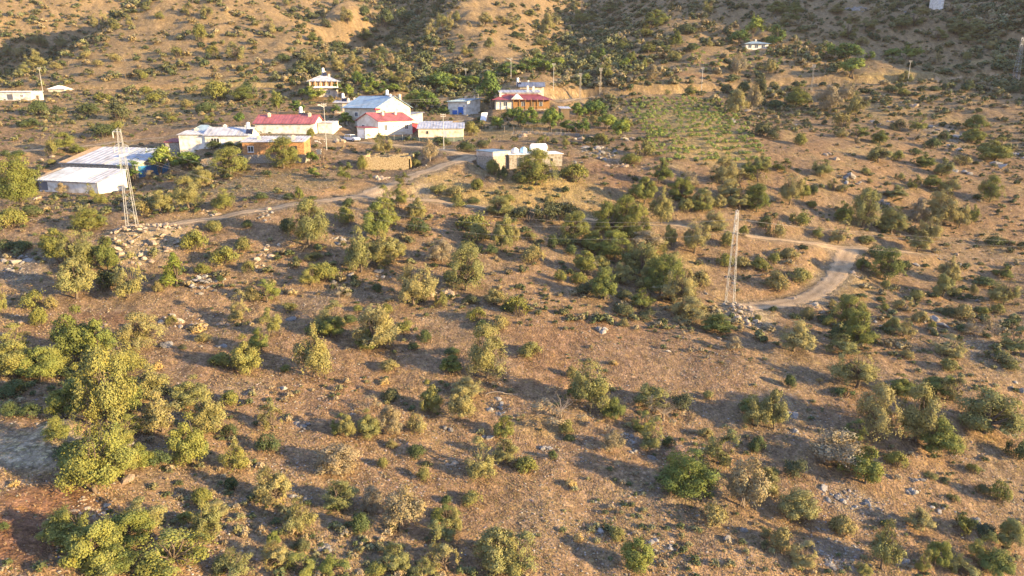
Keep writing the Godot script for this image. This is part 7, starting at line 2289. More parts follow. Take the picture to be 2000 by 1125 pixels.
	["g", 139.66, -220.66, 8.03, 4.98, "green oak above and right of the upper right rock outcrop"],
	["g", 132.99, -209.65, 7.24, 4.5, "green oak, nearest one below and right of the upper right rock outcrop"],
	["g", 130.17, -194.18, 10.69, 6.63, "green oak, second one below and right of the upper right rock outcrop"],
	["b", 116.91, -187.6, 5.75, 3.24, "low olive-green shrub below the upper right rock outcrop"],
	["s", 107.15, -191.74, 3.52, 2.24, "dark green shrub, second one below and left of the upper right rock outcrop"],
	["g", 103.85, -180.32, 6.28, 3.89, "green oak below the upper right rock outcrop"],
	["o", 105.75, -176.02, 5.56, 4.48, "pale olive oak below the upper right rock outcrop"],
	["g", 62.18, -163.57, 4.82, 3.17, "green oak, second one left of the white rock outcrop"],
	["o", 70.79, -163.67, 5.86, 4.14, "pale olive oak above and left of the white rock outcrop"],
	["d", 71.38, -170.71, 1.4, 2.05, "dry greyish-tan tree above and left of the white rock outcrop"],
	["b", 73.36, -157.53, 3.34, 2.07, "low olive-green shrub below the white rock outcrop"],
	["s", 65.23, -154.24, 2.23, 2.34, "dark green shrub, second one below and left of the white rock outcrop"],
	["b", 83.39, -169.18, 2.85, 1.75, "low olive-green shrub, nearest one above and right of the white rock outcrop"],
	["b", 91.73, -169.7, 2.51, 1.94, "low olive-green shrub above the grey scree patch"],
	["b", 82, -164.02, 2.08, 1.23, "low olive-green shrub right of the white rock outcrop"],
	["g", -46.8, -146.64, 7.79, 6.61, "green oak below the brick house"],
	["L", -41.67, -148.97, 3.05, 2.64, "leafy orchard tree below and right of the brick house"],
	["L", -38.55, -140, 2.36, 1.92, "leafy orchard tree above the left dirt track"],
	["y", -31.17, -135.96, 3.44, 3.5, "yellow-green tree below and left of the roofless ruin"],
	["b", -31.01, -148.58, 2.81, 3.16, "low olive-green shrub left of the roofless ruin"],
	["o", -28.91, -162.88, 5.64, 4.47, "pale olive oak above the roofless ruin"],
	["d", -16.82, -150.22, 4.29, 4.46, "dry greyish-tan tree below the cream barn"],
	["o", -20.18, -151.26, 3.4, 2.67, "pale olive oak right of the roofless ruin"],
	["s", -10.19, -159.8, 4.86, 2.45, "dark green shrub below and right of the cream barn"],
	["s", -17.11, -172.88, 4.9, 2.06, "dark green shrub below the cream barn"],
	["b", -10.82, -191.95, 4.27, 4.18, "low olive-green shrub, nearest one right of the cream barn"],
	["b", -8.49, -201.24, 2.84, 1.98, "low olive-green shrub, second one right of the cream barn"],
	["s", -6.77, -166.34, 4.05, 1.7, "dark green shrub above and left of the square block building"],
	["g", -20.24, -134.28, 3.12, 2.36, "green oak above and left of the pale excavation by the track"],
	["s", -44.04, -124.63, 2.58, 1.6, "dark green shrub left of the left dirt track"],
	["s", -39.05, -124.52, 2.57, 1.35, "dark green shrub above and left of the left dirt track"],
	["y", -37.05, -124.2, 1.85, 2.75, "yellow-green tree above and left of the left dirt track"],
	["s", -35.17, -125.15, 2.07, 0.89, "dark green shrub above the left dirt track"],
	["b", -31.01, -130.79, 1.38, 0.73, "low olive-green shrub above and right of the left dirt track"],
	["b", -47.31, -170.77, 2.42, 2.72, "low olive-green shrub below and right of the long red-roofed house"],
	["t", -36.1, -181.04, 2.57, 1.41, "straw grass clump below and left of the white red-roofed house"],
	["y", -31.65, -173.76, 3.18, 2.74, "yellow-green tree below the white red-roofed house"],
	["s", -6.88, -136.77, 3.1, 2.02, "dark green shrub below and left of the square block building"],
	["b", -3.86, -144.05, 3.34, 3.33, "low olive-green shrub, nearest one below the square block building"],
	["s", -2.04, -142.33, 2.34, 3.28, "dark green shrub, nearest one below the square block building"],
	["g", -84.83, -123.17, 8.07, 9.25, "green oak, nearest one left of the white metal shed"],
	["g", -99.85, -139.65, 1.77, 3.1, "green oak, second one left of the white metal shed"],
	["s", -77.9, -114.42, 3.09, 1.64, "dark green shrub, second one below and left of the white metal shed"],
	["b", -78.47, -109.93, 5.16, 2.8, "low olive-green shrub, second one below and left of the white metal shed"],
	["g", -65.73, -109.36, 5.32, 3.28, "green oak, nearest one above and left of the rubble heap under the left pylon"],
	["b", -72.15, -124.37, 2.89, 2.1, "low olive-green shrub below and right of the white metal shed"],
	["y", -80.31, -135.91, 2.02, 2.73, "yellow-green tree below and right of the white metal shed"],
	["L", -78.67, -148.43, 5.63, 4.35, "leafy orchard tree right of the left lattice pylon"],
	["L", -80.01, -157.82, 8.38, 5.2, "leafy orchard tree, nearest one above and right of the left lattice pylon"],
	["L", -73.98, -151.76, 6.38, 5.99, "leafy orchard tree, second one above and right of the left lattice pylon"],
	["L", -67.4, -149.86, 6.3, 3.81, "leafy orchard tree below and left of the white two-winged house"],
	["o", -54.86, -120.37, 6.4, 5.66, "pale olive oak, second one below and right of the left lattice pylon"],
	["o", -58.62, -117.68, 4.26, 3.93, "pale olive oak, nearest one below and right of the left lattice pylon"],
	["b", -60.67, -116.21, 3.71, 3.09, "low olive-green shrub below the left lattice pylon"],
	["o", -60.13, -137.31, 4.93, 4.31, "pale olive oak below the white two-winged house"],
	["g", -48.98, -120.34, 4.61, 3.75, "green oak left of the left dirt track"],
	["y", -56.71, -143.6, 9.06, 5.82, "yellow-green tree below the white two-winged house"],
	["d", -88.73, -140.25, 2.38, 2.21, "dry greyish-tan tree below and left of the white metal shed"],
	["y", -104.7, -169.82, 6.91, 4.29, "yellow-green tree above the white metal shed"],
	["b", -105.2, -164.64, 3.36, 4.26, "low olive-green shrub, second one above and left of the white metal shed"],
	["g", -101.64, -168.64, 3.43, 2.13, "green oak above the white metal shed"],
	["g", -94.57, -166.61, 4.75, 2.95, "green oak above and left of the left lattice pylon"],
	["s", -111.89, -163.73, 3.34, 1.56, "dark green shrub, nearest one above and left of the white metal shed"],
	["s", -113.94, -162.44, 2.98, 1.56, "dark green shrub, second one above and left of the white metal shed"],
	["b", -101.84, -158.94, 2.6, 1.21, "low olive-green shrub, nearest one above and left of the white metal shed"],
	["d", -74.91, -148.41, 2.82, 2.02, "dry greyish-tan tree right of the left lattice pylon"],
	["b", -95.87, -239.13, 9.93, 6.79, "low olive-green shrub below and left of the left road cut"],
	["s", -86.42, -240.61, 6.92, 6.09, "dark green shrub below the left road cut"],
	["s", -112.83, -209.55, 8.09, 5.29, "dark green shrub, second one above the left lattice pylon"],
	["s", -104.86, -186.82, 7.86, 3.46, "dark green shrub, nearest one above the left lattice pylon"],
	["b", -115.87, -237.64, 6.08, 3.37, "low olive-green shrub, third one above and left of the white two-winged house"],
	["b", -131.5, -235.99, 6.79, 3.72, "low olive-green shrub right of the far left barn"],
	["s", -139.85, -216.34, 6.26, 4.81, "dark green shrub below and right of the far left barn"],
	["s", -131.97, -199.82, 6.44, 2.71, "dark green shrub below the far left barn"],
	["s", -125.91, -218.43, 7.02, 3.44, "dark green shrub right of the far left barn"],
	["s", -91.55, -218.27, 6.3, 3.45, "dark green shrub, nearest one above the white two-winged house"],
	["b", -102.02, -229.96, 4.42, 2.91, "low olive-green shrub, second one above and left of the white two-winged house"],
	["b", -105.47, -194.16, 4.39, 3.06, "low olive-green shrub above the left lattice pylon"],
	["b", -125.5, -252.53, 4.83, 2.78, "low olive-green shrub, nearest one left of the left road cut"],
	["b", -130.79, -315.18, 6.92, 7.38, "low olive-green shrub, third one above and left of the left road cut"],
	["o", -144.89, -341, 5.31, 6.35, "pale olive oak, third one left of the sunlit left hill"],
	["o", -137.55, -340.98, 6.37, 6.35, "pale olive oak, second one left of the sunlit left hill"],
	["b", -135.56, -270.93, 6.02, 4.25, "low olive-green shrub, second one left of the left road cut"],
	["b", -133.97, -299.66, 5.67, 4.68, "low olive-green shrub, second one above and left of the left road cut"],
	["b", -121.23, -302.95, 5.73, 4.73, "low olive-green shrub, nearest one above and left of the left road cut"],
	["o", -109.22, -296.75, 8.43, 7.43, "pale olive oak above the left road cut"],
	["o", -260.72, -414.75, 9.12, 9.07, "pale olive oak, fifth one above the far left barn"],
	["o", -251.3, -417.93, 7.88, 7.83, "pale olive oak, nearest one above and right of the far left barn"],
	["o", -244.02, -440.75, 5.5, 7.55, "pale olive oak, second one above and right of the far left barn"],
	["o", -241.68, -445.88, 4.86, 6.94, "pale olive oak, third one above and right of the far left barn"],
	["o", -173.16, -328.88, 6.16, 5.1, "pale olive oak, fourth one above and right of the far left barn"],
	["o", -167.87, -331.22, 4.13, 5.15, "pale olive oak, nearest one above and left of the left road cut"],
	["o", -165.89, -344.35, 4.27, 4.26, "pale olive oak, second one above and left of the left road cut"],
	["o", -271.38, -402.47, 6.34, 6.3, "pale olive oak, fourth one above the far left barn"],
	["o", -188.9, -294.33, 8.34, 8.28, "pale olive oak, second one above the far left barn"],
	["o", -263.65, -399.94, 8.84, 7.51, "pale olive oak, third one above the far left barn"],
	["o", -184.56, -280.92, 6.24, 5.29, "pale olive oak, nearest one above the far left barn"],
	["b", -262.58, -384.84, 8.55, 6.04, "low olive-green shrub above the far left barn"],
	["b", -174.51, -284.1, 5.4, 3.55, "low olive-green shrub, nearest one above and right of the far left barn"],
	["b", -170.3, -298.73, 5.65, 3.72, "low olive-green shrub, third one above and right of the far left barn"],
	["b", -156.07, -292.89, 5.55, 3.66, "low olive-green shrub, fourth one above and right of the far left barn"],
	["b", -156.92, -337.1, 5.24, 3.12, "low olive-green shrub, fourth one above and left of the left road cut"],
	["b", -158.8, -285.59, 5.42, 2.67, "low olive-green shrub, second one above and right of the far left barn"],
	["o", -106.13, -332.22, 6.23, 7.76, "pale olive oak, nearest one left of the sunlit left hill"],
	["o", -116.94, -504.7, 4.69, 7.04, "pale olive oak above and right of the sunlit left hill"],
	["s", -100.08, -405.54, 6.32, 5.03, "dark green shrub above and right of the sunlit left hill"],
	["o", -89.51, -412.41, 9.01, 9.61, "pale olive oak above and left of the left hillside gully"],
	["s", -84.3, -433.1, 7.4, 6.03, "dark green shrub above and left of the left hillside gully"],
	["g", -81.21, -410.68, 9.66, 7.02, "green oak below and left of the left hillside gully"],
	["s", -91.81, -390.19, 12.27, 6.04, "dark green shrub below and right of the sunlit left hill"],
	["g", -88.31, -333.7, 5.23, 4.68, "green oak below and right of the sunlit left hill"],
	["o", -79.33, -294.19, 9.3, 5.97, "pale olive oak above and left of the two-storey house"],
	["s", -91.14, -297.48, 7.04, 3.7, "dark green shrub below and left of the sunlit left hill"],
	["g", -81.09, -283.93, 7.2, 4.47, "green oak above and left of the two-storey house"],
	["o", -67.44, -287.72, 7.29, 6.78, "pale olive oak above the two-storey house"],
	["o", -62.82, -293.32, 6.04, 5.52, "pale olive oak, second one above and right of the two-storey house"],
	["o", -59.42, -283.21, 4.04, 3.56, "pale olive oak, nearest one above and right of the two-storey house"],
	["o", -52.48, -295.36, 4.21, 5.58, "pale olive oak below the left hillside gully"],
	["d", -49.08, -299.65, 4.74, 5.18, "dry greyish-tan tree below the left hillside gully"],
	["b", -48.23, -282.86, 4.04, 3.11, "low olive-green shrub, nearest one right of the two-storey house"],
	["o", -39.9, -269.33, 8.57, 5.93, "pale olive oak right of the two-storey house"],
	["o", -48.24, -322.73, 6.1, 4.53, "pale olive oak, second one below and right of the left hillside gully"],
	["o", -48.76, -351.52, 4.97, 4.94, "pale olive oak, nearest one below and right of the left hillside gully"],
	["o", -50.62, -385.18, 6.63, 4.78, "pale olive oak, nearest one right of the left hillside gully"],
	["o", -38.04, -348.95, 7.65, 8.7, "pale olive oak, second one right of the left hillside gully"],
	["o", -32.99, -357.14, 7.25, 8.33, "pale olive oak, third one right of the left hillside gully"],
	["o", -28.66, -351.65, 4.94, 6.57, "pale olive oak, fourth one right of the left hillside gully"],
	["o", -49.31, -423.4, 5.93, 5.25, "pale olive oak above and right of the left hillside gully"],
	["o", -26.83, -367.07, 4.57, 5.7, "pale olive oak, fifth one right of the left hillside gully"],
	["s", -72.15, -432.16, 12.13, 10.05, "dark green shrub, nearest one above and right of the left hillside gully"],
	["s", -63.88, -440.46, 13.71, 10.21, "dark green shrub, second one above and right of the left hillside gully"],
	["s", -56.39, -321.23, 7.08, 4.5, "dark green shrub, second one below the left hillside gully"],
	["s", -67.54, -412.77, 9.06, 5.76, "dark green shrub, nearest one below and right of the left hillside gully"],
	["s", -53.44, -349.02, 8.21, 4.87, "dark green shrub, second one below and right of the left hillside gully"],
	["s", -76.2, -406.46, 8.95, 5.05, "dark green shrub, nearest one below the left hillside gully"],
	["b", -144.41, -486.95, 6.04, 4.51, "low olive-green shrub above and left of the sunlit left hill"],
	["b", -93.42, -329.71, 3.1, 2.56, "low olive-green shrub below and left of the sunlit left hill"],
	["L", -68.78, -256.64, 6.14, 4.45, "leafy orchard tree, nearest one below and left of the two-storey house"],
	["L", -55.66, -267.98, 5.12, 4.65, "leafy orchard tree, second one right of the two-storey house"],
	["L", -45.46, -260.06, 4.15, 3.28, "leafy orchard tree, fifth one right of the two-storey house"],
	["L", -65.72, -244.77, 6.69, 4.87, "leafy orchard tree, second one below and left of the two-storey house"],
	["L", -59.62, -250.38, 5.04, 4.64, "leafy orchard tree, nearest one below and right of the two-storey house"],
	["L", -54.58, -247.24, 3.91, 5.3, "leafy orchard tree, second one below and right of the two-storey house"],
	["L", -55, -265.18, 4.94, 4.9, "leafy orchard tree, nearest one right of the two-storey house"],
	["L", -50.74, -254.81, 4.76, 3.62, "leafy orchard tree, third one right of the two-storey house"],
	["L", -49.01, -259.36, 4.47, 4.43, "leafy orchard tree, fourth one right of the two-storey house"],
	["L", -44.43, -255.12, 4.4, 3.99, "leafy orchard tree, sixth one right of the two-storey house"],
	["y", -46.78, -233.74, 3.04, 3.35, "yellow-green tree above and left of the white red-roofed house"],
	["L", -31.63, -234.55, 6.77, 5.7, "leafy orchard tree above and right of the white red-roofed house"],
	["L", -26.21, -230.61, 7.66, 6.93, "leafy orchard tree left of the blue-doored house"],
	["L", -21.41, -228.77, 4.3, 2.67, "leafy orchard tree below and left of the blue-doored house"],
	["o", -18.6, -233.52, 3.71, 3.68, "pale olive oak left of the blue-doored house"],
	["L", -45.05, -198.79, 4.62, 3.68, "leafy orchard tree left of the white red-roofed house"],
	["L", -52.74, -220.14, 3.18, 2.84, "leafy orchard tree below the two-storey house"],
	["y", -59.18, -239.19, 2.41, 2.74, "yellow-green tree below the two-storey house"],
	["L", -70.7, -247.26, 3.56, 3.17, "leafy orchard tree, third one below and left of the two-storey house"],
	["g", -40.51, -267.82, 6.9, 5.31, "green oak right of the two-storey house"],
	["L", -24.72, -270.3, 9.68, 6, "leafy orchard tree, second one above and left of the blue-doored house"],
	["L", -28.53, -267.99, 7.68, 4.76, "leafy orchard tree, third one above and left of the blue-doored house"],
	["L", -17.29, -269.96, 6.96, 4.58, "leafy orchard tree, second one above the blue-doored house"],
	["b", -48.85, -286.45, 3.68, 2.42, "low olive-green shrub, second one right of the two-storey house"],
	["L", -40.88, -256.95, 4.43, 3.28, "leafy orchard tree above the white red-roofed house"],
	["P", -66.65, -208, 4.35, 7.31, "slender poplar above the long red-roofed house"],
	["L", -63.01, -213.49, 4.8, 3.73, "leafy orchard tree above and right of the long red-roofed house"],
	["y", -78.69, -191.16, 3.7, 3.34, "yellow-green tree above the white two-winged house"],
	["L", -69.95, -187.9, 3.64, 3.28, "leafy orchard tree above and right of the white two-winged house"],
	["b", -94.18, -202.15, 3.26, 1.91, "low olive-green shrub, nearest one above and left of the white two-winged house"],
	["s", -92.92, -222.43, 6.77, 2.84, "dark green shrub, second one above the white two-winged house"],
	["g", -86.68, -238.48, 8.01, 4.97, "green oak below the left road cut"],
	["s", -65.46, -159.2, 3.89, 1.96, "dark green shrub below the white two-winged house"],
	["s", -62.26, -159.18, 3.63, 1.97, "dark green shrub, nearest one below and right of the white two-winged house"],
	["s", -59.81, -159.98, 2.6, 2.01, "dark green shrub, second one below and right of the white two-winged house"],
	["L", -6.45, -231.14, 8.23, 11.87, "leafy orchard tree above and right of the blue-doored house"],
	["L", -3.76, -200.53, 3.96, 3.9, "leafy orchard tree, second one below and left of the porch house"],
	["L", 0, -209.4, 4.87, 3.69, "leafy orchard tree, nearest one below and left of the porch house"],
	["L", -25.84, -266.19, 9.42, 5.84, "leafy orchard tree, nearest one above and left of the blue-doored house"],
	["L", -19.71, -266.51, 8.49, 5.27, "leafy orchard tree, nearest one above the blue-doored house"],
	["y", 35, -277.89, 6.87, 7.79, "yellow-green tree, nearest one below and right of the shaded upper gully"],
	["L", 27.21, -276.67, 3.91, 3.39, "leafy orchard tree above and right of the porch house"],
	["L", -13.67, -269.22, 7.14, 4.43, "leafy orchard tree, third one above the blue-doored house"],
	["L", -0.83, -269.29, 8.54, 5.3, "leafy orchard tree, nearest one above the porch house"],
	["L", 5.93, -276.28, 8.26, 5.12, "leafy orchard tree, second one above the porch house"],
	["L", 11.92, -277.92, 7.83, 4.85, "leafy orchard tree, third one above the porch house"],
	["o", -19.99, -311.02, 4.41, 4.93, "pale olive oak above the blue-doored house"],
	["o", -10.15, -319.01, 5.65, 5.04, "pale olive oak, second one left of the shaded upper gully"],
	["o", 17.57, -391.43, 8.94, 10.28, "pale olive oak, second one above and left of the shaded upper gully"],
	["o", 23.24, -418.95, 5.88, 6.59, "pale olive oak, nearest one above and left of the shaded upper gully"],
	["o", -1.5, -370.33, 9.1, 5.79, "pale olive oak, nearest one left of the shaded upper gully"],
	["o", -12.55, -363.21, 8.91, 6.32, "pale olive oak, third one left of the shaded upper gully"],
	["g", 42.21, -466.3, 13.88, 9.73, "green oak, nearest one above and right of the shaded upper gully"],
	["d", 36.63, -359.14, 8.24, 5.11, "dry greyish-tan tree below and right of the shaded upper gully"],
	["g", 44.05, -376.16, 7.29, 5.25, "green oak, nearest one right of the shaded upper gully"],
	["s", 29.94, -365.09, 7.09, 3.81, "dark green shrub below and right of the shaded upper gully"],
	["g", 14.42, -356.02, 7.55, 4.98, "green oak below and left of the shaded upper gully"],
	["g", 19.61, -340.58, 6.03, 6.6, "green oak below the shaded upper gully"],
	["L", 11.49, -292.74, 10.4, 6.45, "leafy orchard tree below and left of the shaded upper gully"],
	["L", 18.11, -297.18, 6.87, 4.26, "leafy orchard tree below the shaded upper gully"],
	["L", 36.34, -307.85, 6.56, 5.42, "leafy orchard tree, nearest one below and right of the shaded upper gully"],
	["L", 43.92, -291.23, 5.19, 5.15, "leafy orchard tree, second one below and right of the shaded upper gully"],
	["s", -15.72, -292.57, 5.73, 4.64, "dark green shrub, second one above the blue-doored house"],
	["s", -9.47, -296.29, 4.74, 4.18, "dark green shrub above and left of the porch house"],
	["s", -26.54, -291.79, 6.24, 3.59, "dark green shrub, nearest one above the blue-doored house"],
	["y", 52.02, -292.62, 3.12, 4.66, "yellow-green tree, second one below and right of the shaded upper gully"],
	["d", 51.68, -273.79, 6.36, 5.82, "dry greyish-tan tree above the lower vineyard"],
	["g", 56.36, -308.86, 6.57, 4.88, "green oak, sixth one right of the shaded upper gully"],
	["g", 48.03, -300.69, 5.34, 4.77, "green oak below and right of the shaded upper gully"],
	["g", 66.74, -360, 9.48, 6.26, "green oak, fourth one right of the shaded upper gully"],
	["g", 48.56, -331.15, 7.61, 5.8, "green oak, second one right of the shaded upper gully"],
	["g", 63.14, -498.2, 13.05, 8.09, "green oak, third one above and right of the shaded upper gully"],
	["g", 50.75, -487.58, 10.24, 6.77, "green oak, second one above and right of the shaded upper gully"],
	["s", 1.82, -355.53, 7.51, 3.7, "dark green shrub left of the shaded upper gully"],
	["b", -5.99, -368.51, 7.1, 4.48, "low olive-green shrub left of the shaded upper gully"],
	["b", 9.46, -405.05, 7.79, 4.21, "low olive-green shrub above and left of the shaded upper gully"],
	["L", 97.96, -324.41, 8.82, 6.72, "leafy orchard tree above and left of the orchard house"],
	["L", 106.52, -331.31, 10.37, 8.93, "leafy orchard tree above the orchard house"],
	["c", 108.46, -339.87, 4.25, 9.21, "pointed bright conifer above the orchard house"],
	["L", 112.92, -319.53, 8.7, 9.98, "leafy orchard tree below and left of the tiny white hut"],
	["b", 64.83, -300.17, 6.94, 4.37, "low olive-green shrub left of the orchard house"],
	["d", 87.43, -286.41, 7.26, 9.02, "dry greyish-tan tree below and left of the orchard house"],
	["o", 99.04, -286.47, 4.85, 5.41, "pale olive oak below the orchard house"],
	["o", 82.96, -316.24, 3.97, 3.95, "pale olive oak left of the orchard house"],
	["d", 95.61, -343.86, 7.16, 4.97, "dry greyish-tan tree above and left of the orchard house"],
	["o", 97.9, -374.66, 6.98, 8.52, "pale olive oak above and left of the orchard house"],
	["s", 93.22, -366.36, 3.8, 3.79, "dark green shrub above and left of the orchard house"],
	["g", 69, -315.51, 6.61, 7.23, "green oak, second one left of the orchard house"],
	["g", 89.32, -325.34, 4.76, 3.37, "green oak, nearest one left of the orchard house"],
	["b", 61.81, -257.56, 3.84, 3.26, "low olive-green shrub, nearest one above the lower vineyard"],
	["s", 76.47, -263.11, 4.48, 3.32, "dark green shrub above and right of the lower vineyard"],
	["s", 82.04, -262.08, 5.02, 3.86, "dark green shrub, nearest one below the orchard house"],
	["s", 86.64, -257.37, 6.03, 7.08, "dark green shrub, third one below the orchard house"],
	["b", 95.9, -271.01, 4.6, 3.41, "low olive-green shrub below the orchard house"],
	["b", 120.79, -317.12, 3.99, 2.63, "low olive-green shrub below the tiny white hut"],
	["g", 62.6, -311.79, 5.89, 3.88, "green oak, third one left of the orchard house"],
	["g", 56.98, -312.06, 6.55, 4.06, "green oak, fifth one right of the shaded upper gully"],
	["g", 69.83, -364.22, 12.11, 7.51, "green oak, seventh one right of the shaded upper gully"],
	["g", 61.78, -347.39, 8.69, 5.39, "green oak, third one right of the shaded upper gully"],
	["s", 78.07, -339.06, 11.29, 4.74, "dark green shrub, second one left of the orchard house"],
	["s", 73.42, -306.92, 4.51, 3.83, "dark green shrub, nearest one left of the orchard house"],
	["L", 76.36, -310.06, 3.9, 3.22, "leafy orchard tree left of the orchard house"],
	["o", 114.73, -379.46, 7.85, 4.87, "pale olive oak above the orchard house"],
	["g", 136.44, -365.75, 9.85, 6.11, "green oak, second one above the tiny white hut"],
	["g", 128.73, -370.28, 10.73, 6.65, "green oak above and left of the tiny white hut"],
	["g", 129.44, -350.95, 10.21, 6.51, "green oak, nearest one above the tiny white hut"],
	["b", 125.71, -347.31, 5.78, 3.58, "low olive-green shrub above and left of the tiny white hut"],
	["L", 126.16, -301.13, 6.97, 6.92, "leafy orchard tree below and right of the tiny white hut"],
	["L", 134.72, -298.01, 12.53, 7.77, "leafy orchard tree below and left of the upper right rocky knoll"],
	["L", 141.99, -297.23, 4.38, 3.72, "leafy orchard tree below the upper right rocky knoll"],
	["L", 154.19, -303.32, 7.01, 4.41, "leafy orchard tree above and left of the right road cut"],
	["L", 163.18, -306.67, 8.38, 6.38, "leafy orchard tree above the right road cut"],
	["o", 174.75, -306.15, 3.86, 5.13, "pale olive oak, nearest one above and right of the right road cut"],
	["b", 184.57, -302.97, 4.46, 3.79, "low olive-green shrub left of the distant ridge pylon"],
	["o", 197.31, -308.14, 5.82, 5.13, "pale olive oak, nearest one above and left of the distant ridge pylon"],
	["g", 146.61, -326.76, 8.19, 7.46, "green oak below and left of the upper right rocky knoll"],
	["b", 148.17, -317.89, 6.65, 3.94, "low olive-green shrub below the upper right rocky knoll"],
	["g", 184.01, -324.38, 8.81, 6.04, "green oak above the right road cut"],
	["o", 193.28, -327.54, 8.89, 7.47, "pale olive oak, second one above and right of the right road cut"],
	["o", 198.24, -324.8, 12.21, 9.42, "pale olive oak, fourth one above and left of the distant ridge pylon"],
	["o", 193.39, -317.99, 7.32, 4.61, "pale olive oak, third one above and left of the distant ridge pylon"],
	["o", 205.65, -320.71, 6.03, 3.98, "pale olive oak, second one above and left of the distant ridge pylon"],
	["o", 227.7, -340.13, 7.04, 4.36, "pale olive oak above the distant ridge pylon"],
	["b", 222.5, -365.96, 5.29, 3, "low olive-green shrub above and left of the distant ridge pylon"],
	["L", 128.05, -278.28, 11.77, 7.3, "leafy orchard tree left of the right road cut"],
	["o", 147.26, -276.82, 5.27, 5.23, "pale olive oak left of the right road cut"],
	["g", 185, -282.84, 4.18, 4.75, "green oak below and left of the distant ridge pylon"],
	["s", 168.96, -279.21, 4.14, 2.03, "dark green shrub right of the right road cut"],
	["s", 161.39, -261.65, 5.56, 3.84, "dark green shrub, second one below and right of the right road cut"],
	["s", 170.55, -259.75, 3.31, 2.46, "dark green shrub below and left of the distant ridge pylon"],
	["s", 170.92, -255.03, 3.26, 2.14, "dark green shrub, third one below the distant ridge pylon"],
	["s", 172.93, -253.83, 3.78, 2.67, "dark green shrub, second one below the distant ridge pylon"],
	["s", 175.41, -254.13, 3.24, 3.76, "dark green shrub, nearest one below the distant ridge pylon"],
	["g", 181.11, -339.25, 9.17, 6.3, "green oak right of the upper right rocky knoll"],
	["o", 174.69, -338.55, 9.86, 6.28, "pale olive oak, nearest one right of the upper right rocky knoll"],
	["o", 159.25, -339.59, 9.19, 5.7, "pale olive oak below and left of the upper right rocky knoll"],
	["o", 192.42, -354.39, 8.08, 5.1, "pale olive oak, second one right of the upper right rocky knoll"],
	["o", 173.83, -361.43, 7.48, 5.2, "pale olive oak above the upper right rocky knoll"],
	["o", 185.87, -367.56, 8.36, 6.05, "pale olive oak above and right of the upper right rocky knoll"],
	["o", 158.77, -351.75, 8.03, 4.98, "pale olive oak, nearest one above and left of the upper right rocky knoll"],
	["o", 157.76, -366.63, 8.34, 5.17, "pale olive oak, second one above and left of the upper right rocky knoll"],
]
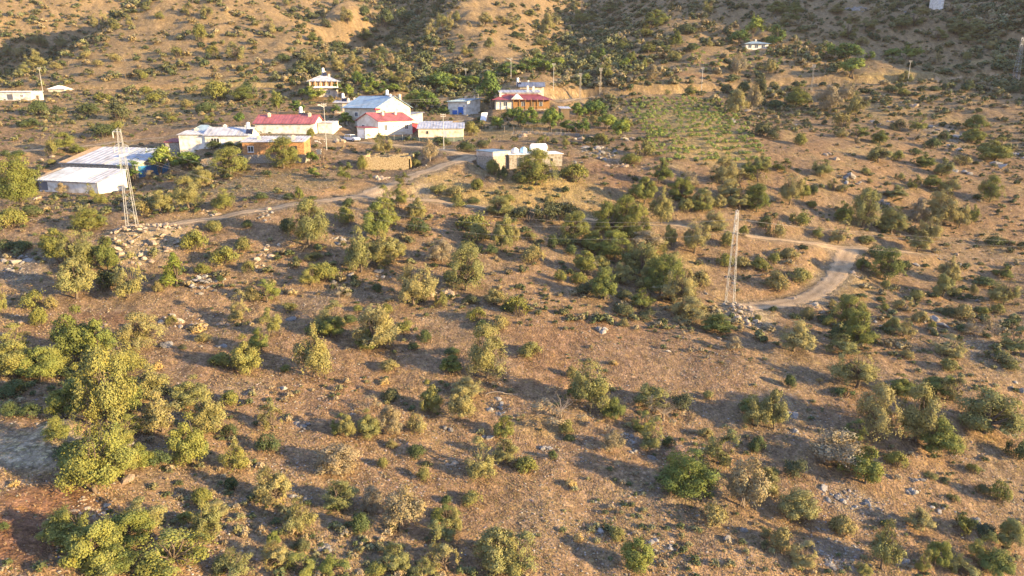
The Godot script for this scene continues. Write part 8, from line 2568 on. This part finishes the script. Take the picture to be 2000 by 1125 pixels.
const ROCKS := [
	["rubble_heap", "rubble heap", -55.76, -105.8, 5.42, 5.98, 0.9, 190, 0.72, "w", "heap of tan rubble above the rubble heap under the left pylon"],
	["rubble_heap", "rubble heap", -43.02, -96.56, 2.35, 2.98, 0.5, 55, 0.62, "g", "heap of grey rubble forming the dark grey stone heap"],
	["rock_outcrop", "rocks", -41.88, -86.36, 3.04, 2.1, 0, 20, 0.98, "w", "tan limestone rocks, second one below the dark grey stone heap"],
	["rock_outcrop", "rocks", -69.87, -97.02, 2.23, 2.69, 0, 22, 0.9, "g", "grey limestone rocks left of the rubble heap under the left pylon"],
	["boulder", -50.2, -83.54, 0.5, "w", "single tan boulder, second one below and left of the bright conifer"],
	["boulder", -47.68, -83.93, 0.84, "w", "single tan boulder, nearest one below and left of the bright conifer"],
	["boulder", -59.21, -81.68, 0.65, "w", "single tan boulder above and left of the largest yellow-green tree"],
	["boulder", -69.47, -95.34, 0.56, "w", "single tan boulder left of the rubble heap under the left pylon"],
	["boulder", -50.2, -82.55, 0.56, "w", "single tan boulder, third one below and left of the bright conifer"],
	["rock_outcrop", "rocks", -61.64, -83.7, 0.59, 0.85, 0, 4, 0.61, "w", "tan limestone rocks above and left of the largest yellow-green tree"],
	["rock_outcrop", "rocks", -41.01, -79.55, 0.57, 1.24, 0, 3, 0.84, "g", "grey limestone rocks, third one below the dark grey stone heap"],
	["rock_outcrop", "rocks", -37.16, -87.19, 0.92, 0.82, 0, 6, 0.61, "w", "tan limestone rocks, nearest one below the dark grey stone heap"],
	["rock_outcrop", "rocks", -50.4, -118.69, 2.01, 1.6, 0, 8, 1.1, "w", "tan limestone rocks above and right of the rubble heap under the left pylon"],
	["rock_outcrop", "rocks", -36.9, -80.46, 0.48, 0.82, 0, 2, 0.77, "g", "grey limestone rocks, nearest one below the dark grey stone heap"],
	["rock_outcrop", "rocks", -34.99, -80.89, 0.58, 0.82, 0, 3, 0.69, "g", "grey limestone rocks, second one below the dark grey stone heap"],
	["rock_outcrop", "rocks", -27.42, -110.7, 1.77, 1.36, 0, 12, 0.78, "g", "grey limestone rocks, nearest one below the left dirt track"],
	["rock_outcrop", "rocks", -37.11, -104.69, 1.8, 4.08, 0, 28, 0.89, "w", "tan limestone rocks above and right of the dark grey stone heap"],
	["rock_outcrop", "rocks", -24.89, -100.99, 1.75, 1.42, 0, 10, 0.86, "g", "grey limestone rocks, second one below the left dirt track"],
	["rock_outcrop", "rocks", -19.17, -102.96, 1.43, 1.34, 0, 12, 0.69, "g", "grey limestone rocks below and right of the left dirt track"],
	["rock_outcrop", "rocks", -12.13, -119.48, 1.22, 1.11, 0, 5, 0.9, "g", "grey limestone rocks below the pale excavation by the track"],
	["rock_outcrop", "rocks", -9.75, -98.13, 2.28, 1.39, 0, 8, 1.09, "w", "tan limestone rocks above the bleached dead branch"],
	["rock_outcrop", "rocks", -28.68, -89.4, 0.52, 0.81, 0, 2, 0.8, "g", "grey limestone rocks below and right of the dark grey stone heap"],
	["rock_outcrop", "rocks", -41.19, -118.11, 2, 1, 0, 6, 1, "w", "tan limestone rocks left of the left dirt track"],
	["rubble_heap", "rubble heap", 35.69, -105, 2.58, 5.44, 0.6, 85, 0.7, "w", "heap of tan rubble above and left of the pale rubble at the right pylon"],
	["rock_outcrop", "rocks", 37.28, -117.71, 0.68, 1.35, 0, 8, 0.59, "w", "tan limestone rocks below the narrow right pylon"],
	["rock_outcrop", "rocks", 32.08, -112.27, 0.65, 1.41, 0, 3, 0.96, "w", "tan limestone rocks above and left of the pale rubble at the right pylon"],
	["rock_outcrop", "rocks", 12.55, -93.43, 0.99, 0.69, 0, 4, 0.72, "g", "grey limestone rocks above and left of the bare stony slope"],
	["boulder", 20.76, -89.15, 0.54, "w", "single tan boulder right of the bare stony slope"],
	["rock_outcrop", "rocks", 28.97, -94.99, 0.45, 0.69, 0, 3, 0.56, "w", "tan limestone rocks below and left of the pale rubble at the right pylon"],
	["boulder", 17.29, -102.87, 0.61, "w", "single tan boulder above the bare stony slope"],
	["rock_outcrop", "rocks", 61.15, -123.93, 0.57, 2.88, 0, 6, 0.91, "w", "tan limestone rocks below and right of the dirt track bend"],
	["rock_outcrop", "rocks", 48.95, -110.42, 1.94, 2.04, 0, 16, 0.86, "w", "tan limestone rocks below and left of the dirt track bend"],
	["rock_outcrop", "rocks", 56.7, -104.92, 0.99, 1.25, 0, 4, 0.96, "g", "grey limestone rocks below the dirt track bend"],
	["rock_outcrop", "rocks", 65.78, -107.39, 2.52, 1.93, 0, 8, 1.35, "g", "grey limestone rocks below and right of the dirt track bend"],
	["rock_outcrop", "rocks", 81.98, -118.05, 1.24, 1.54, 0, 2, 1.69, "g", "grey limestone rocks, third one right of the dirt track bend"],
	["rock_outcrop", "rocks", 83.95, -137.83, 1.42, 1.29, 0, 8, 0.83, "g", "grey limestone rocks, nearest one right of the dirt track bend"],
	["rock_outcrop", "rocks", 86.6, -136.77, 1.88, 1.65, 0, 8, 1.08, "g", "grey limestone rocks, second one right of the dirt track bend"],
	["boulder", 77.56, -132.92, 1.04, "g", "single grey boulder right of the dirt track bend"],
	["boulder", 89.14, -139.59, 0.82, "w", "single tan boulder below and right of the grey scree patch"],
	["rock_outcrop", "rocks", 46.55, -113.86, 0.93, 0.69, 0, 3, 0.8, "w", "tan limestone rocks above and right of the pale rubble at the right pylon"],
	["rock_outcrop", "rocks", 77.32, -163.28, 2.19, 2.66, 0, 6, 1.71, "g", "grey limestone rocks forming the white rock outcrop"],
	["rock_outcrop", "rocks", 81.72, -154.82, 1.96, 2.86, 0, 22, 0.87, "g", "grey limestone rocks forming the grey scree patch"],
	["rock_outcrop", "rocks", 128.08, -218.66, 2.12, 4.24, 0, 14, 1.39, "g", "grey limestone rocks, nearest one left of the upper right rock outcrop"],
	["rock_outcrop", "rocks", 131.7, -217.13, 2.1, 8.54, 0, 20, 1.64, "g", "grey limestone rocks forming the upper right rock outcrop"],
	["rock_outcrop", "rocks", 111.45, -223.65, 1.18, 3.89, 0, 5, 1.66, "g", "grey limestone rocks, third one left of the upper right rock outcrop"],
	["rock_outcrop", "rocks", 116.74, -226.08, 0.99, 2.14, 0, 4, 1.26, "g", "grey limestone rocks, second one left of the upper right rock outcrop"],
	["rock_outcrop", "rocks", 141.05, -201.25, 1.43, 3.36, 0, 8, 1.34, "g", "grey limestone rocks, third one below and right of the upper right rock outcrop"],
	["rock_outcrop", "rocks", 128.26, -188.94, 2.02, 3.66, 0, 8, 1.67, "g", "grey limestone rocks, second one below and right of the upper right rock outcrop"],
	["rock_outcrop", "rocks", 113.57, -181.79, 1.95, 3.21, 0, 8, 1.53, "g", "grey limestone rocks, second one below the upper right rock outcrop"],
	["rock_outcrop", "rocks", 124.23, -203.5, 1.44, 2.75, 0, 6, 1.41, "g", "grey limestone rocks, nearest one below the upper right rock outcrop"],
	["rock_outcrop", "rocks", 76.86, -148.44, 0.81, 2.83, 0, 8, 0.93, "g", "grey limestone rocks below the grey scree patch"],
	["boulder", 83.07, -213.12, 1.43, "g", "single grey boulder above and left of the white rock outcrop"],
	["rock_outcrop", "rocks", 122.35, -241.76, 1.27, 1.85, 0, 3, 1.53, "w", "tan limestone rocks below and left of the right road cut"],
	["rock_outcrop", "rocks", 131.86, -243.9, 2.55, 4.47, 0, 9, 1.95, "w", "tan limestone rocks above and left of the upper right rock outcrop"],
	["rock_outcrop", "rocks", 78.6, -177.02, 1.41, 2.39, 0, 4, 1.59, "w", "tan limestone rocks above the white rock outcrop"],
	["rubble_heap", "rubble heap", 20.31, -165.99, 4.27, 5.17, 0.5, 80, 0.91, "g", "heap of grey rubble forming the stone pile above the bare field"],
	["rock_outcrop", "rocks", 22.53, -158.25, 2.82, 3.22, 0, 32, 0.92, "w", "tan limestone rocks below and right of the stone pile above the bare field"],
	["rock_outcrop", "rocks", 28.97, -182.48, 1.93, 4.18, 0, 10, 1.56, "w", "tan limestone rocks above and right of the stone pile above the bare field"],
	["rock_outcrop", "rocks", 62.68, -209.07, 1.65, 4.94, 0, 5, 2.21, "g", "grey limestone rocks, nearest one right of the lower vineyard"],
	["boulder", 75.51, -235.14, 1.82, "w", "single tan boulder above and right of the lower vineyard"],
	["rock_outcrop", "rocks", 77.17, -231.05, 1.41, 4.42, 0, 4, 2.16, "g", "grey limestone rocks, second one right of the lower vineyard"],
	["rock_outcrop", "rocks", 1.99, -187.97, 2.48, 3.97, 0, 16, 1.36, "w", "tan limestone rocks above and left of the flat roof with tanks"],
	["rock_outcrop", "rocks", 18.14, -183.63, 2.43, 4.55, 0, 10, 1.82, "w", "tan limestone rocks above and left of the stone pile above the bare field"],
	["rock_outcrop", "rocks", 13.91, -156.35, 1.39, 1.18, 0, 6, 0.91, "g", "grey limestone rocks below and left of the stone pile above the bare field"],
	["rock_outcrop", "rocks", -25.62, -140.36, 1.38, 2.16, 0, 10, 0.95, "w", "tan limestone rocks below the roofless ruin"],
	["rock_outcrop", "rocks", -40.39, -115.88, 1.47, 1.87, 0, 26, 0.56, "g", "grey limestone rocks left of the left dirt track"],
	["rock_outcrop", "rocks", -8.05, -151.09, 0.81, 2.12, 0, 3, 1.31, "w", "tan limestone rocks left of the square block building"],
	["rock_outcrop", "rocks", -41.25, -171.68, 1.82, 1.49, 0, 6, 1.17, "w", "tan limestone rocks below and left of the white red-roofed house"],
	["rock_outcrop", "rocks", -30.84, -46.25, 1.28, 1.32, 0, 22, 0.48, "w", "tan limestone rocks forming the lower left stone pile"],
	["rock_outcrop", "rocks", -31.93, -44.42, 0.75, 0.63, 0, 12, 0.35, "w", "tan limestone rocks below and left of the lower left stone pile"],
	["boulder", -30.7, -50.82, 0.92, "w", "single tan boulder above and right of the lower left stone pile"],
	["rock_outcrop", "rocks", -33.19, -56.68, 0.51, 0.65, 0, 4, 0.5, "g", "grey limestone rocks below the largest yellow-green tree"],
	["rock_outcrop", "rocks", -14.78, -47.61, 0.97, 1.32, 0, 14, 0.52, "g", "grey limestone rocks, second one right of the lower left stone pile"],
	["rock_outcrop", "rocks", -17.86, -53.92, 0.66, 0.86, 0, 6, 0.53, "g", "grey limestone rocks, nearest one right of the lower left stone pile"],
	["rock_outcrop", "rocks", -1.4, -74.18, 1.31, 2.01, 0, 18, 0.66, "g", "grey limestone rocks, nearest one below the bleached dead branch"],
	["rock_outcrop", "rocks", -2.95, -68.92, 1.03, 0.84, 0, 8, 0.57, "g", "grey limestone rocks, second one below the bleached dead branch"],
	["rock_outcrop", "rocks", -18.02, -62.43, 0.93, 0.65, 0, 9, 0.45, "w", "tan limestone rocks, second one below and left of the bleached dead branch"],
	["rock_outcrop", "rocks", -21.14, -65.67, 0.97, 1.07, 0, 8, 0.62, "g", "grey limestone rocks, second one right of the largest yellow-green tree"],
	["rock_outcrop", "rocks", -25.37, -72.63, 0.64, 0.62, 0, 4, 0.55, "g", "grey limestone rocks, nearest one right of the largest yellow-green tree"],
	["rock_outcrop", "rocks", -16.8, -69.95, 0.52, 1.13, 0, 4, 0.66, "g", "grey limestone rocks left of the bleached dead branch"],
	["rock_outcrop", "rocks", -6, -63.51, 0.86, 0.79, 0, 6, 0.58, "w", "tan limestone rocks, nearest one below and left of the bleached dead branch"],
	["rock_outcrop", "rocks", -7.06, -69.18, 0.62, 0.53, 0, 4, 0.49, "g", "grey limestone rocks below and left of the bleached dead branch"],
	["rock_outcrop", "rocks", 12.77, -71.41, 1.38, 1, 0, 16, 0.51, "g", "grey limestone rocks, second one above and left of the big bright-green oak"],
	["rock_outcrop", "rocks", 3.43, -67.28, 1.01, 0.96, 0, 9, 0.57, "g", "grey limestone rocks below and right of the bleached dead branch"],
	["rock_outcrop", "rocks", 21.21, -70.82, 0.95, 0.58, 0, 6, 0.53, "g", "grey limestone rocks above the big bright-green oak"],
	["rock_outcrop", "rocks", 14.42, -68.62, 2.06, 0.58, 0, 9, 0.63, "g", "grey limestone rocks, nearest one above and left of the big bright-green oak"],
	["rock_outcrop", "rocks", 17.68, -60.52, 0.56, 0.61, 0, 3, 0.58, "g", "grey limestone rocks, nearest one below the big bright-green oak"],
	["rock_outcrop", "rocks", 8.01, -60.97, 0.56, 0.42, 0, 3, 0.48, "g", "grey limestone rocks left of the big bright-green oak"],
	["rock_outcrop", "rocks", 11.16, -61.75, 0.57, 0.51, 0, 2, 0.65, "g", "grey limestone rocks, nearest one below and left of the big bright-green oak"],
	["rock_outcrop", "rocks", 13.52, -55.62, 1.3, 0.95, 0, 12, 0.56, "g", "grey limestone rocks, second one below the big bright-green oak"],
	["rock_outcrop", "rocks", 20.8, -58.89, 1.09, 0.76, 0, 6, 0.64, "g", "grey limestone rocks below and right of the big bright-green oak"],
	["rock_outcrop", "rocks", 8.2, -56.27, 0.7, 0.45, 0, 3, 0.56, "g", "grey limestone rocks, second one below and left of the big bright-green oak"],
	["boulder", 19.78, -57.25, 0.76, "g", "single grey boulder below the big bright-green oak"],
	["rock_outcrop", "rocks", 1.19, -66.24, 0.6, 0.63, 0, 4, 0.53, "g", "grey limestone rocks, third one below the bleached dead branch"],
	["rock_outcrop", "rocks", 32.28, -65.55, 1, 0.84, 0, 9, 0.53, "g", "grey limestone rocks, second one left of the lower right limestone outcrop"],
	["rock_outcrop", "rocks", 35.04, -64.9, 1.79, 1.08, 0, 16, 0.6, "g", "grey limestone rocks, nearest one left of the lower right limestone outcrop"],
	["rock_outcrop", "rocks", 29.56, -57, 0.98, 1.26, 0, 16, 0.48, "g", "grey limestone rocks, second one below the lower right limestone outcrop"],
	["rock_outcrop", "rocks", 32.93, -58.82, 0.92, 0.55, 0, 6, 0.5, "g", "grey limestone rocks, nearest one below the lower right limestone outcrop"],
	["rock_outcrop", "rocks", 36.76, -57.88, 0.73, 0.57, 0, 4, 0.56, "g", "grey limestone rocks, second one below and right of the lower right limestone outcrop"],
	["rock_outcrop", "rocks", 42, -67.07, 1.02, 0.77, 0, 9, 0.51, "g", "grey limestone rocks, nearest one right of the lower right limestone outcrop"],
	["rock_outcrop", "rocks", 44.62, -65.4, 1.5, 0.61, 0, 9, 0.55, "g", "grey limestone rocks, second one right of the lower right limestone outcrop"],
	["rock_outcrop", "rocks", 47.26, -64.3, 0.99, 0.52, 0, 4, 0.62, "g", "grey limestone rocks, third one right of the lower right limestone outcrop"],
	["rock_outcrop", "rocks", 49.88, -86.98, 1.27, 0.9, 0, 6, 0.76, "g", "grey limestone rocks left of the pale rock slab"],
	["rock_outcrop", "rocks", 65.85, -91.73, 1.74, 0.6, 0, 2, 1.25, "w", "tan limestone rocks above the pale rock slab"],
	["rock_outcrop", "rocks", 69.28, -90.63, 1.33, 0.99, 0, 4, 0.99, "g", "grey limestone rocks above and right of the pale rock slab"],
	["rock_outcrop", "rocks", 43.76, -68.87, 1.04, 0.52, 0, 6, 0.52, "g", "grey limestone rocks above and right of the lower right limestone outcrop"],
	["rock_outcrop", "rocks", 33.35, -77.56, 0.57, 0.43, 0, 2, 0.61, "g", "grey limestone rocks above and right of the big bright-green oak"],
	["rock_outcrop", "rocks", 32.6, -74.2, 1.11, 0.75, 0, 6, 0.65, "g", "grey limestone rocks above and left of the lower right limestone outcrop"],
	["rock_outcrop", "rocks", 30.24, -60.49, 0.56, 0.46, 0, 3, 0.51, "g", "grey limestone rocks below and left of the lower right limestone outcrop"],
	["rock_outcrop", "rocks", 36.98, -64.29, 0.59, 0.48, 0, 3, 0.53, "g", "grey limestone rocks, nearest one below and right of the lower right limestone outcrop"],
	["rock_outcrop", "rocks", 169.24, -373.52, 5.04, 5.72, 0, 11, 2.6, "g", "grey limestone rocks above and left of the upper right rocky knoll"],
	["rock_outcrop", "rocks", 189.07, -375.56, 2.7, 14, 0, 9, 2.6, "g", "grey limestone rocks above and right of the upper right rocky knoll"],
	["boulder", 191.19, -305.08, 1.66, "w", "single tan boulder left of the distant ridge pylon"],
	["boulder", -104.17, -163.39, 0.99, "w", "single tan boulder, nearest one above and left of the white metal shed"],
	["boulder", -105.57, -161.64, 0.88, "w", "single tan boulder, second one above and left of the white metal shed"],
	["rock_outcrop", "rocks", -89.53, -133.55, 0.72, 1.7, 0, 3, 1.11, "w", "tan limestone rocks below and left of the white metal shed"],
]
